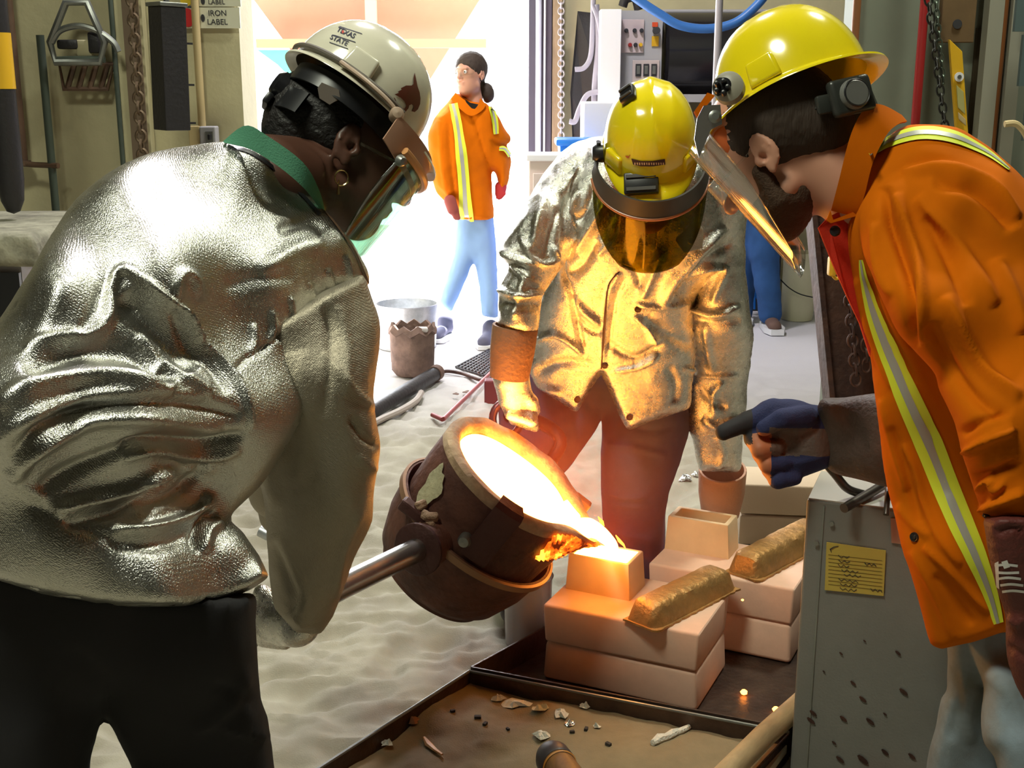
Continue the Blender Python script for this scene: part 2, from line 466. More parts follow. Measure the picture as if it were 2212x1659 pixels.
m_orange = mat('orange_cloth', (.62, .135, .0), .9, spec=.12, bump=.12, bscale=500, bdist=.001, var=.1, vscale=8)
m_lime = mat('lime_tape', (.74, .82, .04), .6)
m_silv = mat('grey_reflective_tape', (.42, .42, .38), .45, .2)
m_denim = mat('blue_denim', (.10, .22, .42), .9, bump=.2, bscale=300, var=.3, vscale=10)
m_salmon = mat('salmon_paint', (.40, .17, .12), .8, var=.15, vscale=1.2)
m_teal = mat('teal_paint', (.08, .42, .34), .7)
m_ink = mat('black_ink', (.03, .03, .035), .7)
m_paper = mat('off_white_board', (.70, .68, .52), .6)
# ---------------------------------------------------------------- floor
def floorz(X, Y):
    p = np.stack([X, Y, np.zeros_like(X)], 1)
    a = np.clip((6.6-Y)/1.3, .06, 1)
    z = pn(p*np.array([1, 1.5, 1]), 3.1, 1)*.024+pn(p*np.array([1, 1.3, 1]), 7.5, 2)*.024+pn(p, 17, 3)*.010+pn(p, 41, 4)*.003
    z = -np.abs(z*2.1+pn(p*np.array([.7, 2.2, 1]), 11, 8)*.022)+.009
    return z*a-.004
xs = np.concatenate([np.arange(-7, -1.6, .12), np.arange(-1.6, 1.4, .016), np.arange(1.4, 7, .12)])
ys = np.concatenate([np.arange(-5, 1.4, .15), np.arange(1.4, 4.2, .016), np.arange(4.2, 7, .035), np.arange(7, 8.8, .2)])
Xg, Yg = np.meshgrid(xs, ys, indexing='ij'); nz = floorz(Xg.ravel(), Yg.ravel())
fv = np.stack([Xg.ravel(), Yg.ravel(), nz], 1); ny_ = len(ys)
ii, jj = np.meshgrid(np.arange(len(xs)-1), np.arange(ny_-1), indexing='ij'); k0 = (ii*ny_+jj).ravel()
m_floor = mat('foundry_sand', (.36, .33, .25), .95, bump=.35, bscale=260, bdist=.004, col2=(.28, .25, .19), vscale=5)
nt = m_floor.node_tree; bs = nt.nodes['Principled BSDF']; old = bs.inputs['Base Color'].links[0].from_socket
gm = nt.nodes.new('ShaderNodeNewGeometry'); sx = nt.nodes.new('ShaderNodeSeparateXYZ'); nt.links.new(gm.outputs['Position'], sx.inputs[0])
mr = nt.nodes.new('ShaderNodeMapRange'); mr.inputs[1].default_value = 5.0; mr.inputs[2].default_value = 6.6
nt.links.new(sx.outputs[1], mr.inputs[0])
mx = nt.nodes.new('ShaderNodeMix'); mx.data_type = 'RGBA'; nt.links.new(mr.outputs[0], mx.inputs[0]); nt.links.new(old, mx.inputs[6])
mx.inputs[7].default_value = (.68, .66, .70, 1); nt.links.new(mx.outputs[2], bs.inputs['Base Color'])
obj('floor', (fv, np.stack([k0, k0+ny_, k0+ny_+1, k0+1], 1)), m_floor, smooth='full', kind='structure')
obj('trim_1', box((0, 24.3, -.03), (40, 31.2, .05)), mat('outdoor_concrete', (.75, .74, .72), .9), kind='structure')
# ---------------------------------------------------------------- room shell
def wx(px, Y, py=300): return P(px, py, Y).x
xl = wx(521, 5.6, 150); xd = wx(1141, 8.5, 200)
obj('wall_left', box(((-7+xl)/2, 5.75, 2.5), (xl+7, .3, 5)), m_wall, kind='structure')
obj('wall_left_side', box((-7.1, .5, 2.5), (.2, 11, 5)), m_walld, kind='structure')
obj('wall_back', box(((xd+7)/2, 8.65, 2.5), (7-xd, .3, 5)), m_wall, kind='structure')
obj('wall_back_side', box(((-7+xl)/2-1.4, 8.65, 2.5), (xl+4.2, .3, 5)), m_wall, kind='structure')
obj('wall_back_header', box((-.8, 8.65, 4.4), (4.4, .3, 1.2)), m_wall, kind='structure')
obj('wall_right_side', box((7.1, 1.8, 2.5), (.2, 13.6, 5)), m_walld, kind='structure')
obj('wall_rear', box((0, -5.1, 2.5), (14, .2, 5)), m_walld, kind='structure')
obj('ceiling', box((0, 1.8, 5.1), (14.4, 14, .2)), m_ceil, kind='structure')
def plate(name, x0, y0, x1, y1, Y, th, m, parent=None, bev=0, **k):
    a = P(x0, y0, Y); b = P(x1, y1, Y); ym = (y0+y1)/2
    X0, X1 = P(x0, ym, Y).x, P(x1, ym, Y).x
    c = ((X0+X1)/2, Y+th/2, (a.z+b.z)/2)
    return obj(name, box(c, (abs(X1-X0), th, abs(a.z-b.z)), bev=bev), m, parent, **k)
def vtube(name, px, py, Y, rpx, z0, z1, m, label, cat, parent=None, **k):
    c = P(px, py, Y); r = M(rpx, Y)
    pts = [Vector((c.x, Y, z0+(z1-z0)*i/4)) for i in range(5)]
    return obj(name, tube(pts, r, 14), m, parent, True, label=label, cat=cat, **k)
def text2d(s, size=1.0, bold=0, italic=0):
    cu = bpy.data.curves.new('lettering', 'FONT'); cu.body = s; cu.size = size; cu.offset = bold; cu.align_x = 'CENTER'; cu.align_y = 'CENTER'; cu.resolution_u = 3
    o = bpy.data.objects.new('lettering', cu); me = o.to_mesh()
    v = [(q.co.x, q.co.y) for q in me.vertices]; f = [tuple(p.vertices) for p in me.polygons]
    o.to_mesh_clear(); bpy.data.objects.remove(o); bpy.data.curves.remove(cu); return v, f
def walltext(s, px, py, hpx, Y, m, parent, name='lettering', wide=1, off=.004):
    v, f = text2d(s, 1.0, .01); k = M(hpx, Y)/.72; c = P(px, py, Y)
    return obj(name, ([Vector((c.x+a*k*wide, Y-off, c.z+b*k)) for a, b in v], f), m, parent)
def disc(c, r, d, th=.004, seg=20, sx=1, sy=1, ex=None):
    return lathe(c, d, [(0, -th/2), (r, -th/2), (r, th/2), (0, th/2)], seg, ex=ex, sx=sx, sy=sy)
YW = 5.58
# dark pipes at the left
vtube('wall_pipe', 32, 150, YW-.06, 9, P(32, 350, YW).z, 5, m_pipe, 'brown vertical pipe nearest the left edge of the view', 'pipe')
vtube('wall_pipe', 104, 270, YW-.12, 8, .2, P(93, 78, YW).z, m_pipeg, 'dark green black upright pipe below the hanging bail', 'pipe')
vtube('wall_pipe', 250, 150, YW-.06, 5, .3, 5, m_pipeg, 'thin black conduit beside the rusty chain on the left wall', 'pipe')
br = thing('pipe_bracket', P(75, 355, YW-.1), 'horizontal pipe bracket with round flange joining two left wall pipes', 'bracket')
obj('cross_bar', tube([P(32, 352, YW-.1), P(75, 356, YW-.1), P(126, 358, YW-.14)], .013, 10), m_pipe, br, True)
obj('flange', disc(P(42, 352, YW-.08), .05, (0, 0, 1), .02), m_pipe, br, True)
t = thing('gas_cylinder', P(4, 470, 4.6), 'tall black cylinder with yellow band hanging at the far left', 'cylinder')
c = P(-6, 100, 4.6); r = M(27, 4.6)
obj('cylinder_body', lathe((c.x, 4.6, P(0, 462, 4.6).z), (0, 0, 1), [(0, 0), (r*.5, .01), (r*.85, .05), (r, .13), (r, 1.3)], 28), m_blackm, t, True)
obj('yellow_band', lathe((c.x, 4.6, P(0, 192, 4.6).z), (0, 0, 1), [(r+.002, 0), (r+.002, .2)], 28), m_yellow, t, True)
# hanging bail (trapezoid frame) with crucible tongs
t = thing('lifting_bail', P(175, 130, YW-.15), 'grey steel trapezoid lifting bail hung on the left wall above a striped rack', 'lifting frame')
bl = [P(x, y, YW-.16) for x, y in ((142, 6), (188, 6), (226, 92), (216, 134), (120, 134), (108, 92))]
obj('bail_frame', tube(bl, .017, 8, closed=True), m_steel, t, True)
obj('arched_bar', tube(smoothpts([P(x, y, YW-.16) for x, y in ((112, 92), (130, 66), (170, 56), (212, 68), (245, 92), (256, 112))], 6), .014, 8), m_steel, t, True)
obj('lower_bar', tube([P(116, 130, YW-.15), P(226, 128, YW-.15)], .016, 8), m_pipeg, t, True)
obj('gripping_jaw', box(P(148, 96, YW-.12), (.09, .05, .04), bev=.01), m_blackm, t, True)
obj('gripping_jaw', box(P(205, 92, YW-.12), (.05, .05, .09), bev=.01), m_blackm, t, True)
obj('centre_plate', box(P(183, 104, YW-.12), (.07, .03, .07), bev=.01), m_wall, t, True)
t = thing('slatted_rack', P(185, 195, YW-.1), 'small brown rack with slanted slats below the lifting bail', 'rack')
fr = [P(x, y, YW-.06) for x, y in ((128, 138), (246, 138), (232, 192), (138, 192))]
obj('rack_frame', tube(fr, .012, 6, closed=True), m_pipe, t)
for i in range(4):
    x = 150+i*24
    obj('slat', tube([P(x+10, 140, YW-.06), P(x-4, 190, YW-.06)], .013, 6), m_pipe, t)
# chain groove post
plate('trim_2', 264, -200, 322, 700, YW-.05, .06, m_wall, kind='structure')
plate('trim_3', 280, -200, 315, 700, YW-.06, .02, mat('dark_groove', (.16, .11, .07), .8), kind='structure')
def chain(name, a, b, rpx, Y, m, label, n, hang=None):
    t = thing(name, b, label, 'chain'); a = Vector(a); b = Vector(b); d = (b-a).normalized(); L = (b-a).length; link = L/n*1.35
    x, y, _ = frame_from(d); r = M(rpx, Y)
    for i in range(n):
        c = a.lerp(b, (i+.5)/n); s = x if i % 2 else y
        pts = [c+d*(math.cos(q)*link/2)+s*(math.sin(q)*r) for q in [2*math.pi*k/12 for k in range(12)]]
        obj('chain_link', tube(pts, r*.30, 6, closed=True), m, t, True)
    return t
chain('hanging_chain', P(284, -10, YW-.12), P(308, 345, YW-.12), 10, YW, mat('old_chain_steel', (.20, .14, .09), .4, .6), 'rusty steel chain hanging in the wall groove beside the black box', 17)
# black hanging box
t = thing('hanging_box', P(365, 280, 4.9), 'long black metal box hanging on the wall left of the doorway', 'equipment box')
a1 = P(358, 12, 4.9); a2 = P(370, 282, 4.9); ez = (a1-a2).normalized(); ex = Vector((math.cos(.75), math.sin(.75), 0)); ex = (ex-ez*ex.dot(ez)).normalized(); ey = ez.cross(ex)
cc = (a1+a2)/2+Vector((-.01, .05, 0))
obj('box_body', box(cc, (.108, .108, (a1-a2).length), (ex, ey, ez), bev=.004), m_blackm, t)
obj('end_cap', box(cc+ez*((a1-a2).length/2+.006), (.12, .12, .016), (ex, ey, ez), bev=.003), m_steel, t)
obj('hanger_rod', tube([cc+ez*((a1-a2).length/2), Vector((cc.x, cc.y, 5.0))], .012, 8), m_steel, t, True)
for q in (-.42, -.12, .2, .48):
    obj('latch_hook', box(cc+ex*.075-ey*.02+ez*(q*.5), (.035, .012, .008), (ex, ey, ez)), m_blackm, t)
# label boards
t = thing('sign_board', P(455, 60, YW), 'pale label board with coloured dots and lettering beside the doorway', 'sign')
plate('board', 388, -60, 518, 14, YW-.012, .012, m_paper, t); plate('board', 388, 16, 518, 61, YW-.012, .012, m_paper, t)
obj('red_dot', disc(P(405, 38, YW-.016), M(14, YW), (0, 1, 0), sy=1.3), mat('red_dot_paint', (.7, .02, .02), .5), t)
obj('yellow_dot', disc(P(402, 0, YW-.016), M(12, YW), (0, 1, 0)), mat('yellow_dot_paint', (.85, .6, .02), .5), t)
for y in (2, 39): obj('black_dot', disc(P(438, y, YW-.016), M(4, YW), (0, 1, 0), sy=1.8), m_ink, t)
walltext('LABEL', 468, 5, 9, YW-.012, m_ink, t); walltext('IRON', 470, 29, 11, YW-.012, m_ink, t); walltext('LABEL', 470, 48, 11, YW-.012, m_ink, t)
t = thing('conduit_run', P(435, 315, YW), 'tan painted conduit running down to a grey switch box', 'conduit')
cx_ = P(428, 130, YW-.03).x
obj('conduit', tube([(cx_, YW-.03, 5), (cx_, YW-.03, P(428, 275, YW).z)], M(8, YW), 12), m_tan, t, True)
plate('junction_box', 408, 272, 432, 330, YW-.06, .06, m_tan, t, bev=.004)
t2 = thing('switch_box', P(448, 315, YW), 'grey wall switch box with toggle at the bottom of the tan conduit', 'switch')
plate('box_cover', 431, 273, 466, 318, YW-.07, .07, m_cabg, t2, bev=.006)
obj('toggle', box(P(453, 296, YW-.085), (.012, .04, .025), bev=.003), m_black, t2); plate('toggle_plate', 444, 284, 460, 309, YW-.074, .004, m_steel, t2)
# furnace ledge at the left
t = thing('furnace_bench', P(40, 1000, 4.3), 'low furnace bench with crusty pale rim behind the silver jacket', 'furnace')
sl = [P(-160, 470, 4.3), P(140, 462, 4.3), P(150, 540, 4.3), P(-160, 545, 4.3)]
vv, ff = box(P(0, 510, 4.6), (.62, .9, .12), bev=.03, seg=3)
vv = [v+Vector((0, 0, .012*math.sin(37*v.x+11*v.y))) for v in vv]
obj('rim_slab', (vv, ff), mat('crusted_refractory', (.42, .40, .30), .95, bump=.8, bscale=18, var=.5, vscale=9, bdist=.02), t, True)
obj('bench_body', box(P(0, 760, 4.6)+Vector((0, 0, 0)), (.56, .8, .8)), m_cabg, t)
plate('dark_panel', -60, 590, 45, 690, 4.17, .02, m_black, t)
# ---------------------------------------------------------------- doorway frame and things right of it
obj('trim_4', box((wx(1153, 8.4), 8.4, 2.5), (M(22, 8.4), .12, 5)), mat('dark_door_frame', (.08, .07, .10), .6), kind='structure')
vtube('door_track_pipe', 1163, 200, 8.3, 6, .0, 5, mat('pale_pipe', (.55, .56, .68), .5), 'pale pipe running up the dark door frame', 'pipe')
obj('trim_5', box((wx(1180, 8.4), 8.42, 2.5), (M(22, 8.4), .1, 5)), mat('dark_frame_two', (.11, .09, .12), .6), kind='structure')
vtube('white_cord', 1176, 200, 8.28, 2, .0, 5, m_white, 'thin white cord hanging beside the pale pipe', 'cord')
obj('trim_6', box((wx(1200, 8.4), 8.42, 2.5), (M(22, 8.4), .1, 5), bev=.004), mat('timber_post', (.50, .36, .22), .7, var=.3, stretch=(6, 6, 1)), kind='structure')
chain('door_chain', P(1212, -5, 8.2), P(1212, 330, 8.2), 6, 8.2, mat('grey_chain', (.42, .38, .40), .4, .5), 'grey hoist chain hanging beside the timber door post', 30)
t = thing('black_tarp', P(1245, 330, 8.2), 'dark tarp hanging behind the grey hoses', 'tarp')
vv = [P(x, y, 8.25+.04*math.sin(i*2.1)) for i, (x, y) in enumerate(((1248, 24), (1300, 30), (1302, 200), (1296, 330), (1238, 330), (1232, 200)))]
obj('tarp_sheet', prism(vv, .02, (0, 1, 0)), m_blackm, t)
mh = mat('grey_hose_rubber', (.30, .28, .33), .5)
t = thing('hose_bundle', P(1285, 200, 8.1), 'bundle of grey hoses draped beside the white cabinet', 'hose')
obj('hose', tube(smoothpts([P(x, y, 8.05) for x, y in ((1282, -20), (1280, 60), (1276, 120), (1262, 146), (1242, 150))]), .017, 10), mh, t, True)
obj('hose', tube(smoothpts([P(x, y, 8.05) for x, y in ((1288, 10), (1292, 100), (1284, 200), (1286, 300), (1290, 420))]), .02, 10), mh, t, True)
obj('hose', tube(smoothpts([P(x, y, 8.0) for x, y in ((1302, 198), (1270, 204), (1252, 235), (1242, 262), (1230, 262))]), .018, 10), mh, t, True)
obj('hose', tube(smoothpts([P(x, y, 8.0) for x, y in ((1280, 10), (1296, 70), (1304, 190))]), .012, 10), mh, t, True)
# control cabinet
t = thing('control_cabinet', P(1360, 600, 8.3), 'tall white and grey control cabinet with knob panel behind the middle helmet', 'cabinet')
obj('cabinet_body', box(((wx(1332, 8)+wx(1424, 8))/2, 8.2, .95), (wx(1424, 8)-wx(1332, 8), .4, 2.0)), m_cabg, t)
obj('white_side', box(((wx(1290, 8)+wx(1333, 8))/2, 8.1, .95), (wx(1333, 8)-wx(1290, 8), .5, 2.0), bev=.004), m_white, t)
pn1 = plate('knob_panel', 1342, 42, 1391, 114, 7.985, .012, mat('pink_grey_plate', (.62, .50, .50), .5), t, bev=.002)
for i, (x, y, mm) in enumerate(((1353, 66, m_ink), (1371, 66, m_ink), (1386, 66, m_ink), (1361, 97, m_red), (1373, 97, m_ink), (1384, 97, m_yellow))):
    obj('knob', lathe(P(x, y, 7.975), (0, 1, 0), [(0, -.018), (.010, -.018), (.014, .0), (0, 0)], 14), mm, t, True)
obj('emergency_switch', lathe(P(1418, 66, 7.96), (0, 1, 0), [(0, -.03), (.022, -.03), (.022, .03), (0, .03)], 16), m_ink, t, True)
plate('yellow_tag', 1408, 78, 1423, 100, 7.99, .008, m_yellow, t); plate('red_tag', 1409, 48, 1421, 58, 7.99, .008, mat('orange_red_tag', (.7, .08, .02), .5), t)
plate('meter_panel', 1366, 130, 1424, 190, 7.985, .012, mat('meter_plate', (.60, .50, .48), .5), t, bev=.002)
for x in (1379, 1396, 1413):
    mt_ = plate('meter', x-6, 138, x+6, 165, 7.975, .015, m_ink, t, bev=.002); plate('meter_face', x-3.5, 142, x+3.5, 160, 7.97, .004, m_steel, mt_)
obj('conduit_elbow', tube(smoothpts([P(x, y, 8.1) for x, y in ((1345, 14), (1352, -2), (1372, -4), (1380, 22))]), .03, 10), m_blackm, t, True)
t = thing('storage_box', P(1300, 500, 7.4), 'white enamel box standing below the control cabinet', 'box')
zz_ = P(0, 221, 7.3).z
obj('box_body', box(((wx(1261, 7.3)+wx(1345, 7.3))/2, 7.55, zz_/2), (wx(1345, 7.3)-wx(1261, 7.3), .3, zz_), bev=.01), m_white, t)
t = thing('recycling_bin', P(1260, 500, 7.15), 'bright blue plastic bin behind the silver shoulder', 'bin')
bx, bz = wx(1262, 7.15), P(0, 300, 7.15).z
obj('bin_body', box((bx, 7.15, bz/2), (.30, .26, bz), bev=.02, taper=.85), m_blue, t, True)
obj('bin_rim', box((bx, 7.15, bz-.015), (.34, .30, .04), bev=.012), m_blue, t, True)
t = thing('pale_cupboard', P(1180, 520, 7.0), 'pale pink cupboard standing by the doorway behind the silver jacket', 'cupboard')
obj('cupboard_body', box((wx(1205, 6.7), 6.8, P(0, 345, 6.7).z/2), (M(118, 6.7), .26, P(0, 345, 6.7).z), bev=.006), mat('pale_pink_paint', (.66, .55, .50), .6), t)
obj('cupboard_top', box((wx(1203, 6.7), 6.8, P(0, 340, 6.7).z), (M(126, 6.7), .29, .035), bev=.006), m_white, t)
obj('cupboard_door', box((wx(1203, 6.7), 6.66, P(0, 345, 6.7).z-.42), (M(98, 6.7), .02, .7), bev=.004), mat('pale_pink_paint', (0, 0, 0)), t)
# black tank behind
t = thing('machine_tank', P(1500, 600, 8.2), 'large black horizontal machine drum behind the helmets', 'machine')
ca = P(1428, 120, 8.3); cb = P(1680, 120, 8.3)
obj('drum', lathe(ca, cb-ca, [(0, 0), (.26, 0), (.28, .02), (.28, (cb-ca).length)], 40), mat('glossy_black_enamel', (.018, .016, .018), .15), t, True)
obj('upper_housing', box((wx(1540, 8.4), 8.4, P(0, 60, 8.4).z), (M(236, 8.4), .3, .22), bev=.01), m_cabg, t)
obj('machine_base', box((wx(1555, 8.3), 8.3, .5), (M(250, 8.3), .45, 1.0), bev=.01), m_blackm, t)
obj('base_rail', box((wx(1555, 8.2), 8.06, P(0, 212, 8.1).z), (M(250, 8.2), .03, .05)), m_cabg, t)
t = thing('air_hose', P(1500, 60, 7.6), 'blue air hose sagging across above the black drum', 'hose')
obj('hose', tube(smoothpts([P(x, y, 7.5) for x, y in ((1340, -30), (1385, 4), (1425, 30), (1470, 55), (1530, 62), (1590, 48), (1640, 6), (1665, -30))], 8), M(9, 7.5), 12), m_hose, t, True)
vtube('hanging_rod', 1551, 80, 6.8, 7.5, P(0, 240, 6.8).z, 5, mat('grey_rod', (.38, .35, .37), .5, .2), 'grey vertical rod hanging between the two yellow helmets', 'rod')
# ---------------------------------------------------------------- right hand wall group
YR = 4.9
obj('wall_right_panel', box(((wx(1835, YR)+4.5)/2, YR+.1, 2.5), (4.5-wx(1835, YR), .2, 5)), m_gpanel, kind='structure')
vtube('wall_pipe', 1848, 60, YR-.05, 8, 1.0, 5, mat('copper_brown_pipe', (.25, .10, .04), .4), 'copper brown pipe above the yellow helmet brim', 'pipe')
vtube('wall_pipe', 1988, 130, YR-.12, 9, .6, 5, m_red, 'red vertical pipe behind the orange collar', 'pipe')
chain('wall_chain', P(2004, -10, YR-.2), P(2045, 300, YR-.2), 7, YR, mat('black_chain', (.03, .03, .025), .4, .6), 'black chain slanting behind the orange shoulder', 16)
chain('wall_chain', P(2020, -10, YR-.15), P(2038, 180, YR-.15), 5, YR, mat('green_grey_chain', (.10, .13, .10), .4, .6), 'green grey chain hanging left of the brown board', 12)
t = thing('brown_board', P(2075, 90, YR-.1), 'brown board with a round hole above the yellow spirit level', 'board')
plate('board_face', 2036, -60, 2110, 92, YR-.10, .04, m_brownb, t, bev=.003)
obj('hole', disc(P(2068, 52, YR-.104), M(9, YR), (0, 1, 0)), m_ink, t)
plate('trim_7', 2083, 60, 2122, 700, YR-.02, .03, mat('dark_brown_strip', (.05, .035, .015), .8), kind='structure')
t = thing('spirit_level', P(2070, 290, YR-.2), 'yellow spirit level standing against the wall behind the orange jacket', 'spirit level')
la, lb = P(2063, 98, YR-.15), P(2080, 330, YR-.15); ez = (la-lb).normalized(); ex = Vector((1, 0, 0)); ex = (ex-ez*ex.x).normalized()
obj('level_body', box((la+lb)/2, (M(36, YR), .03, (la-lb).length), (ex, ez.cross(ex), ez), bev=.003), m_yellow, t)
c = la.lerp(lb, .29)+Vector((-.0, -.018, 0)); obj('round_vial', disc(c, M(9, YR), (0, 1, 0), .006), m_white, t)
obj('vial_centre', disc(c+Vector((0, -.004, 0)), M(4, YR), (0, 1, 0), .006), m_steel, t)
obj('long_vial', box(la.lerp(lb, .5)+Vector((0, -.017, 0)), (M(20, YR), .01, M(44, YR)), (ex, ez.cross(ex), ez), bev=.002), mat('vial_green', (.45, .42, .16), .3), t)
obj('vial_end', box(la.lerp(lb, .68)+Vector((0, -.017, 0)), (M(22, YR), .008, M(14, YR)), (ex, ez.cross(ex), ez), bev=.004), m_tan, t)
for i, (x0, x1, mm) in enumerate(((2118, 2150, m_gpanel), (2168, 2196, m_gpanel))):
    t = plate('trim_%d' % (8+i), x0, -300, x1, 760, YR-.12, .06, mat('pale_column_paint', (.30, .29, .23), .7), kind='structure')
vtube('wall_pipe', 2158, 130, YR-.10, 9, .3, 5, mat('rust_brown_pipe', (.20, .07, .02), .4), 'rust brown pipe between the two pale columns', 'pipe')
t = thing('slate_sheets', P(2210, 300, YR-.2), 'stack of blue grey sheets leaning at the right edge', 'sheets')
for i in range(3): plate('sheet', 2196+i*10, -30+i*105, 2330, 68+i*118, YR-.22-.03*i, .02, mat('blue_grey_sheet', (.09, .13, .13), .6), t)
obj('cable_coil', tube(smoothpts([P(x, y, YR-.4) for x, y in ((2170, 268), (2195, 268), (2215, 290), (2225, 320))]), .012, 8), m_tan, t, True)
# leaning steel beam
t = beam = thing('steel_beam', P(1830, 1000, 3.5), 'dark rusty steel beam leaning behind the bearded worker', 'beam')
pa, pb = P(1800, 330, 3.7), P(1870, 1060, 3.5); d = (pa-pb).normalized(); ex = Vector((1, 0, 0)); ex = (ex-d*d.x).normalized(); ey = d.cross(ex)
obj('web', box((pa+pb)/2, (.15, .02, (pa-pb).length), (ex, ey, d), bev=.002), m_rust, t)
for s in (-1, 1): obj('flange', box((pa+pb)/2+ex*s*.085, (.016, .09, (pa-pb).length), (ex, ey, d), bev=.002), m_rust, t)
chain('beam_chain', P(1835, 640, 3.45), P(1850, 830, 3.45), 11, 3.45, m_rust, 'rusty chain draped down the leaning steel beam', 9)
chain('beam_chain', P(1862, 600, 3.45), P(1872, 800, 3.45), 9, 3.45, m_rust, 'second rusty chain on the beam nearest the orange jacket', 9)
hk = obj('yellow_hook', box(P(1797, 575, 3.4), (.022, .03, .055), bev=.006), m_yellow, beam, True)
obj('hook_tip', tube(smoothpts([P(x, y, 3.4) for x, y in ((1796, 590), (1806, 602), (1816, 596))]), .005, 8), m_yellow, hk, True)
obj('hook_shank', tube([P(1800, 560, 3.4), P(1808, 545, 3.52)], .006, 8), m_yellow, hk, True)
# ---------------------------------------------------------------- outside, seen through the doorway
t = thing('hopper', P(790, 700, 13), 'salmon painted hopper standing outside the doorway', 'hopper')
top = P(545, -80, 13); 
hw = (wx(1085, 13, -80)-wx(490, 13, -80))/2; hc = Vector(((wx(1085, 13, -80)+wx(490, 13, -80))/2, 14.2, 0)); zt = P(0, -80, 13).z; zb = P(0, 330, 13).z
vq = [Vector((hc.x+sx*hw, hc.y+sy*1.2, zt)) for sx, sy in ((-1, -1), (1, -1), (1, 1), (-1, 1))]+[Vector((hc.x+sx*.12, hc.y+sy*.2-.5, zb)) for sx, sy in ((-1, -1), (1, -1), (1, 1), (-1, 1))]
obj('hopper_cone', (vq, [(0, 1, 5, 4), (1, 2, 6, 5), (2, 3, 7, 6), (3, 0, 4, 7), (0, 3, 2, 1), (4, 5, 6, 7)]), m_salmon, t)
plate('cross_beam', 553, 84, 1050, 103, 12.7, .12, mat('orange_beam_paint', (.50, .25, .13), .8), t)
plate('upright_rib', 788, -60, 812, 84, 12.75, .1, mat('lilac_salmon_paint', (.45, .26, .22), .8), t)
plate('frame_rail', 780, 553, 975, 571, 12.6, .1, mat('frame_salmon', (.55, .30, .22), .8), t)
plate('frame_leg', 798, 500, 815, 700, 12.6, .1, mat('frame_salmon', (0, 0, 0)), t)
vq = [P(x, y, 12.8) for x, y in ((556, 108), (628, 108), (624, 165), (600, 140))]
t = obj('teal_chute', prism(vq, .3, (0, 1, 0)), m_teal, label='teal chute under the salmon hopper beam outside', cat='chute', base=P(590, 165, 12.8))
t = thing('door_notice', P(560, 150, 8.6), 'faded white notice with pink lettering in the doorway', 'notice')
plate('notice_sheet', 520, 70, 546, 147, 8.7, .01, m_white, t)
obj('notice_post', box((P(524, 100, 8.75).x, 8.75, 1.1), (.05, .05, 2.2)), m_white, t)
for i, s in enumerate(('A2', 'P R', 'FOR')): walltext(s, 533, 90+i*18, 9, 8.7, mat('pink_ink', (.75, .30, .45), .6), t)
# ---------------------------------------------------------------- things on the floor behind
def pot(name, px, pyb, rpx, h, m, label, cat, prof=None, lum=0):
    b = PZ(px, pyb, 0); r = M(rpx, b.y); t = thing(name, b, label, cat); return t, b, r
t, b, r = pot('steel_tub', 880, 748, 66, 0, m_galv, 'galvanised steel tub standing behind the brown crucible pot', 'tub')
h = P(880, 655, b.y).z
obj('tub_wall', lathe(b, (0, 0, 1), [(0, 0), (r*.93, 0), (r, h), (r+.008, h+.006), (r-.004, h), (r*.9, .01), (0, .01)], 40), m_galv, t, True)
t, b, r = pot('crucible_pot', 893, 808, 48, 0, m_galv, 'brown crusted crucible pot with broken lip near the doorway', 'pot')
h = P(893, 704, b.y).z; mp = mat('crusted_brown_clay', (.24, .15, .12), .85, bump=.6, bscale=30, var=.5, vscale=12)
vv, ff = lathe(b, (0, 0, 1), [(0, 0), (r*.75, 0), (r*.93, .03), (r*.97, h*.5), (r, h*.88), (r*1.07, h*.9), (r*1.0, h*.94), (r*.96, h*1.02), (r*.86, h*1.02), (r*.84, h*.6), (0, h*.5)], 36)
vv = [v+Vector((v.x-b.x, v.y-b.y, 0))*.04*math.sin(v.z*60+v.x*50)+Vector((0, 0, .012*math.sin(9*math.atan2(v.y-b.y, v.x-b.x))*(v.z > h*.8))) for v in vv]
obj('pot_wall', (vv, ff), mp, t, True)
obj('lip_chip', box(b+Vector((r*.45, -r*.6, h*.98)), (.07, .05, .025), bev=.01), mat('ash_grey', (.5, .46, .44), .9), t, True)
t = thing('padded_rod', PZ(880, 850, .0), 'thick black rod lying on the sand beside the silver sleeve', 'rod')
obj('rod_body', tube([PZ(700, 950, .04), PZ(942, 806, .04)], .037, 16), m_blackm, t, True)
obj('rod_cap', tube([PZ(937, 809, .04), PZ(944, 804, .04)], .042, 16), mat('brown_cap', (.13, .07, .05), .7), t, True)
t = obj('power_cable', tube(smoothpts([PZ(x, y, .012) for x, y in ((944, 808), (965, 802), (995, 806), (1020, 815), (1045, 822), (1062, 815))]), .010, 8), m_rust, smooth=True, label='dark red cable running from the thick black rod', cat='cable', base=PZ(1000, 808, 0))
t = obj('grey_hose', tube(smoothpts([PZ(x, y, .02) for x, y in ((760, 940), (818, 908), (866, 886), (898, 866), (910, 848))]), .016, 8), mat('beige_hose', (.4, .34, .3), .6), smooth=True, label='beige hose lying on sand beside the black rod', cat='hose', base=PZ(850, 878, 0))
t = thing('red_rod', PZ(1010, 855, .0), 'thin pinkish red rod with a short cross end on the sand', 'rod')
mr_ = mat('pink_red_steel', (.42, .12, .13), .4, .3)
obj('long_shaft', tube([PZ(958, 905, .02), PZ(1060, 806, .04)], .011, 10), mr_, t, True)
obj('cross_end', tube([PZ(934, 896, .02), PZ(956, 906, .02)], .011, 10), mat('dark_red_steel', (.22, .03, .03), .5, .3), t, True)
t = obj('red_block', box(PZ(1062, 845, .05), (.07, .07, .12), bev=.008), mat('maroon_paint', (.16, .02, .03), .6), label='maroon block on the floor behind the leather cuff', cat='block', base=PZ(1062, 845, 0))
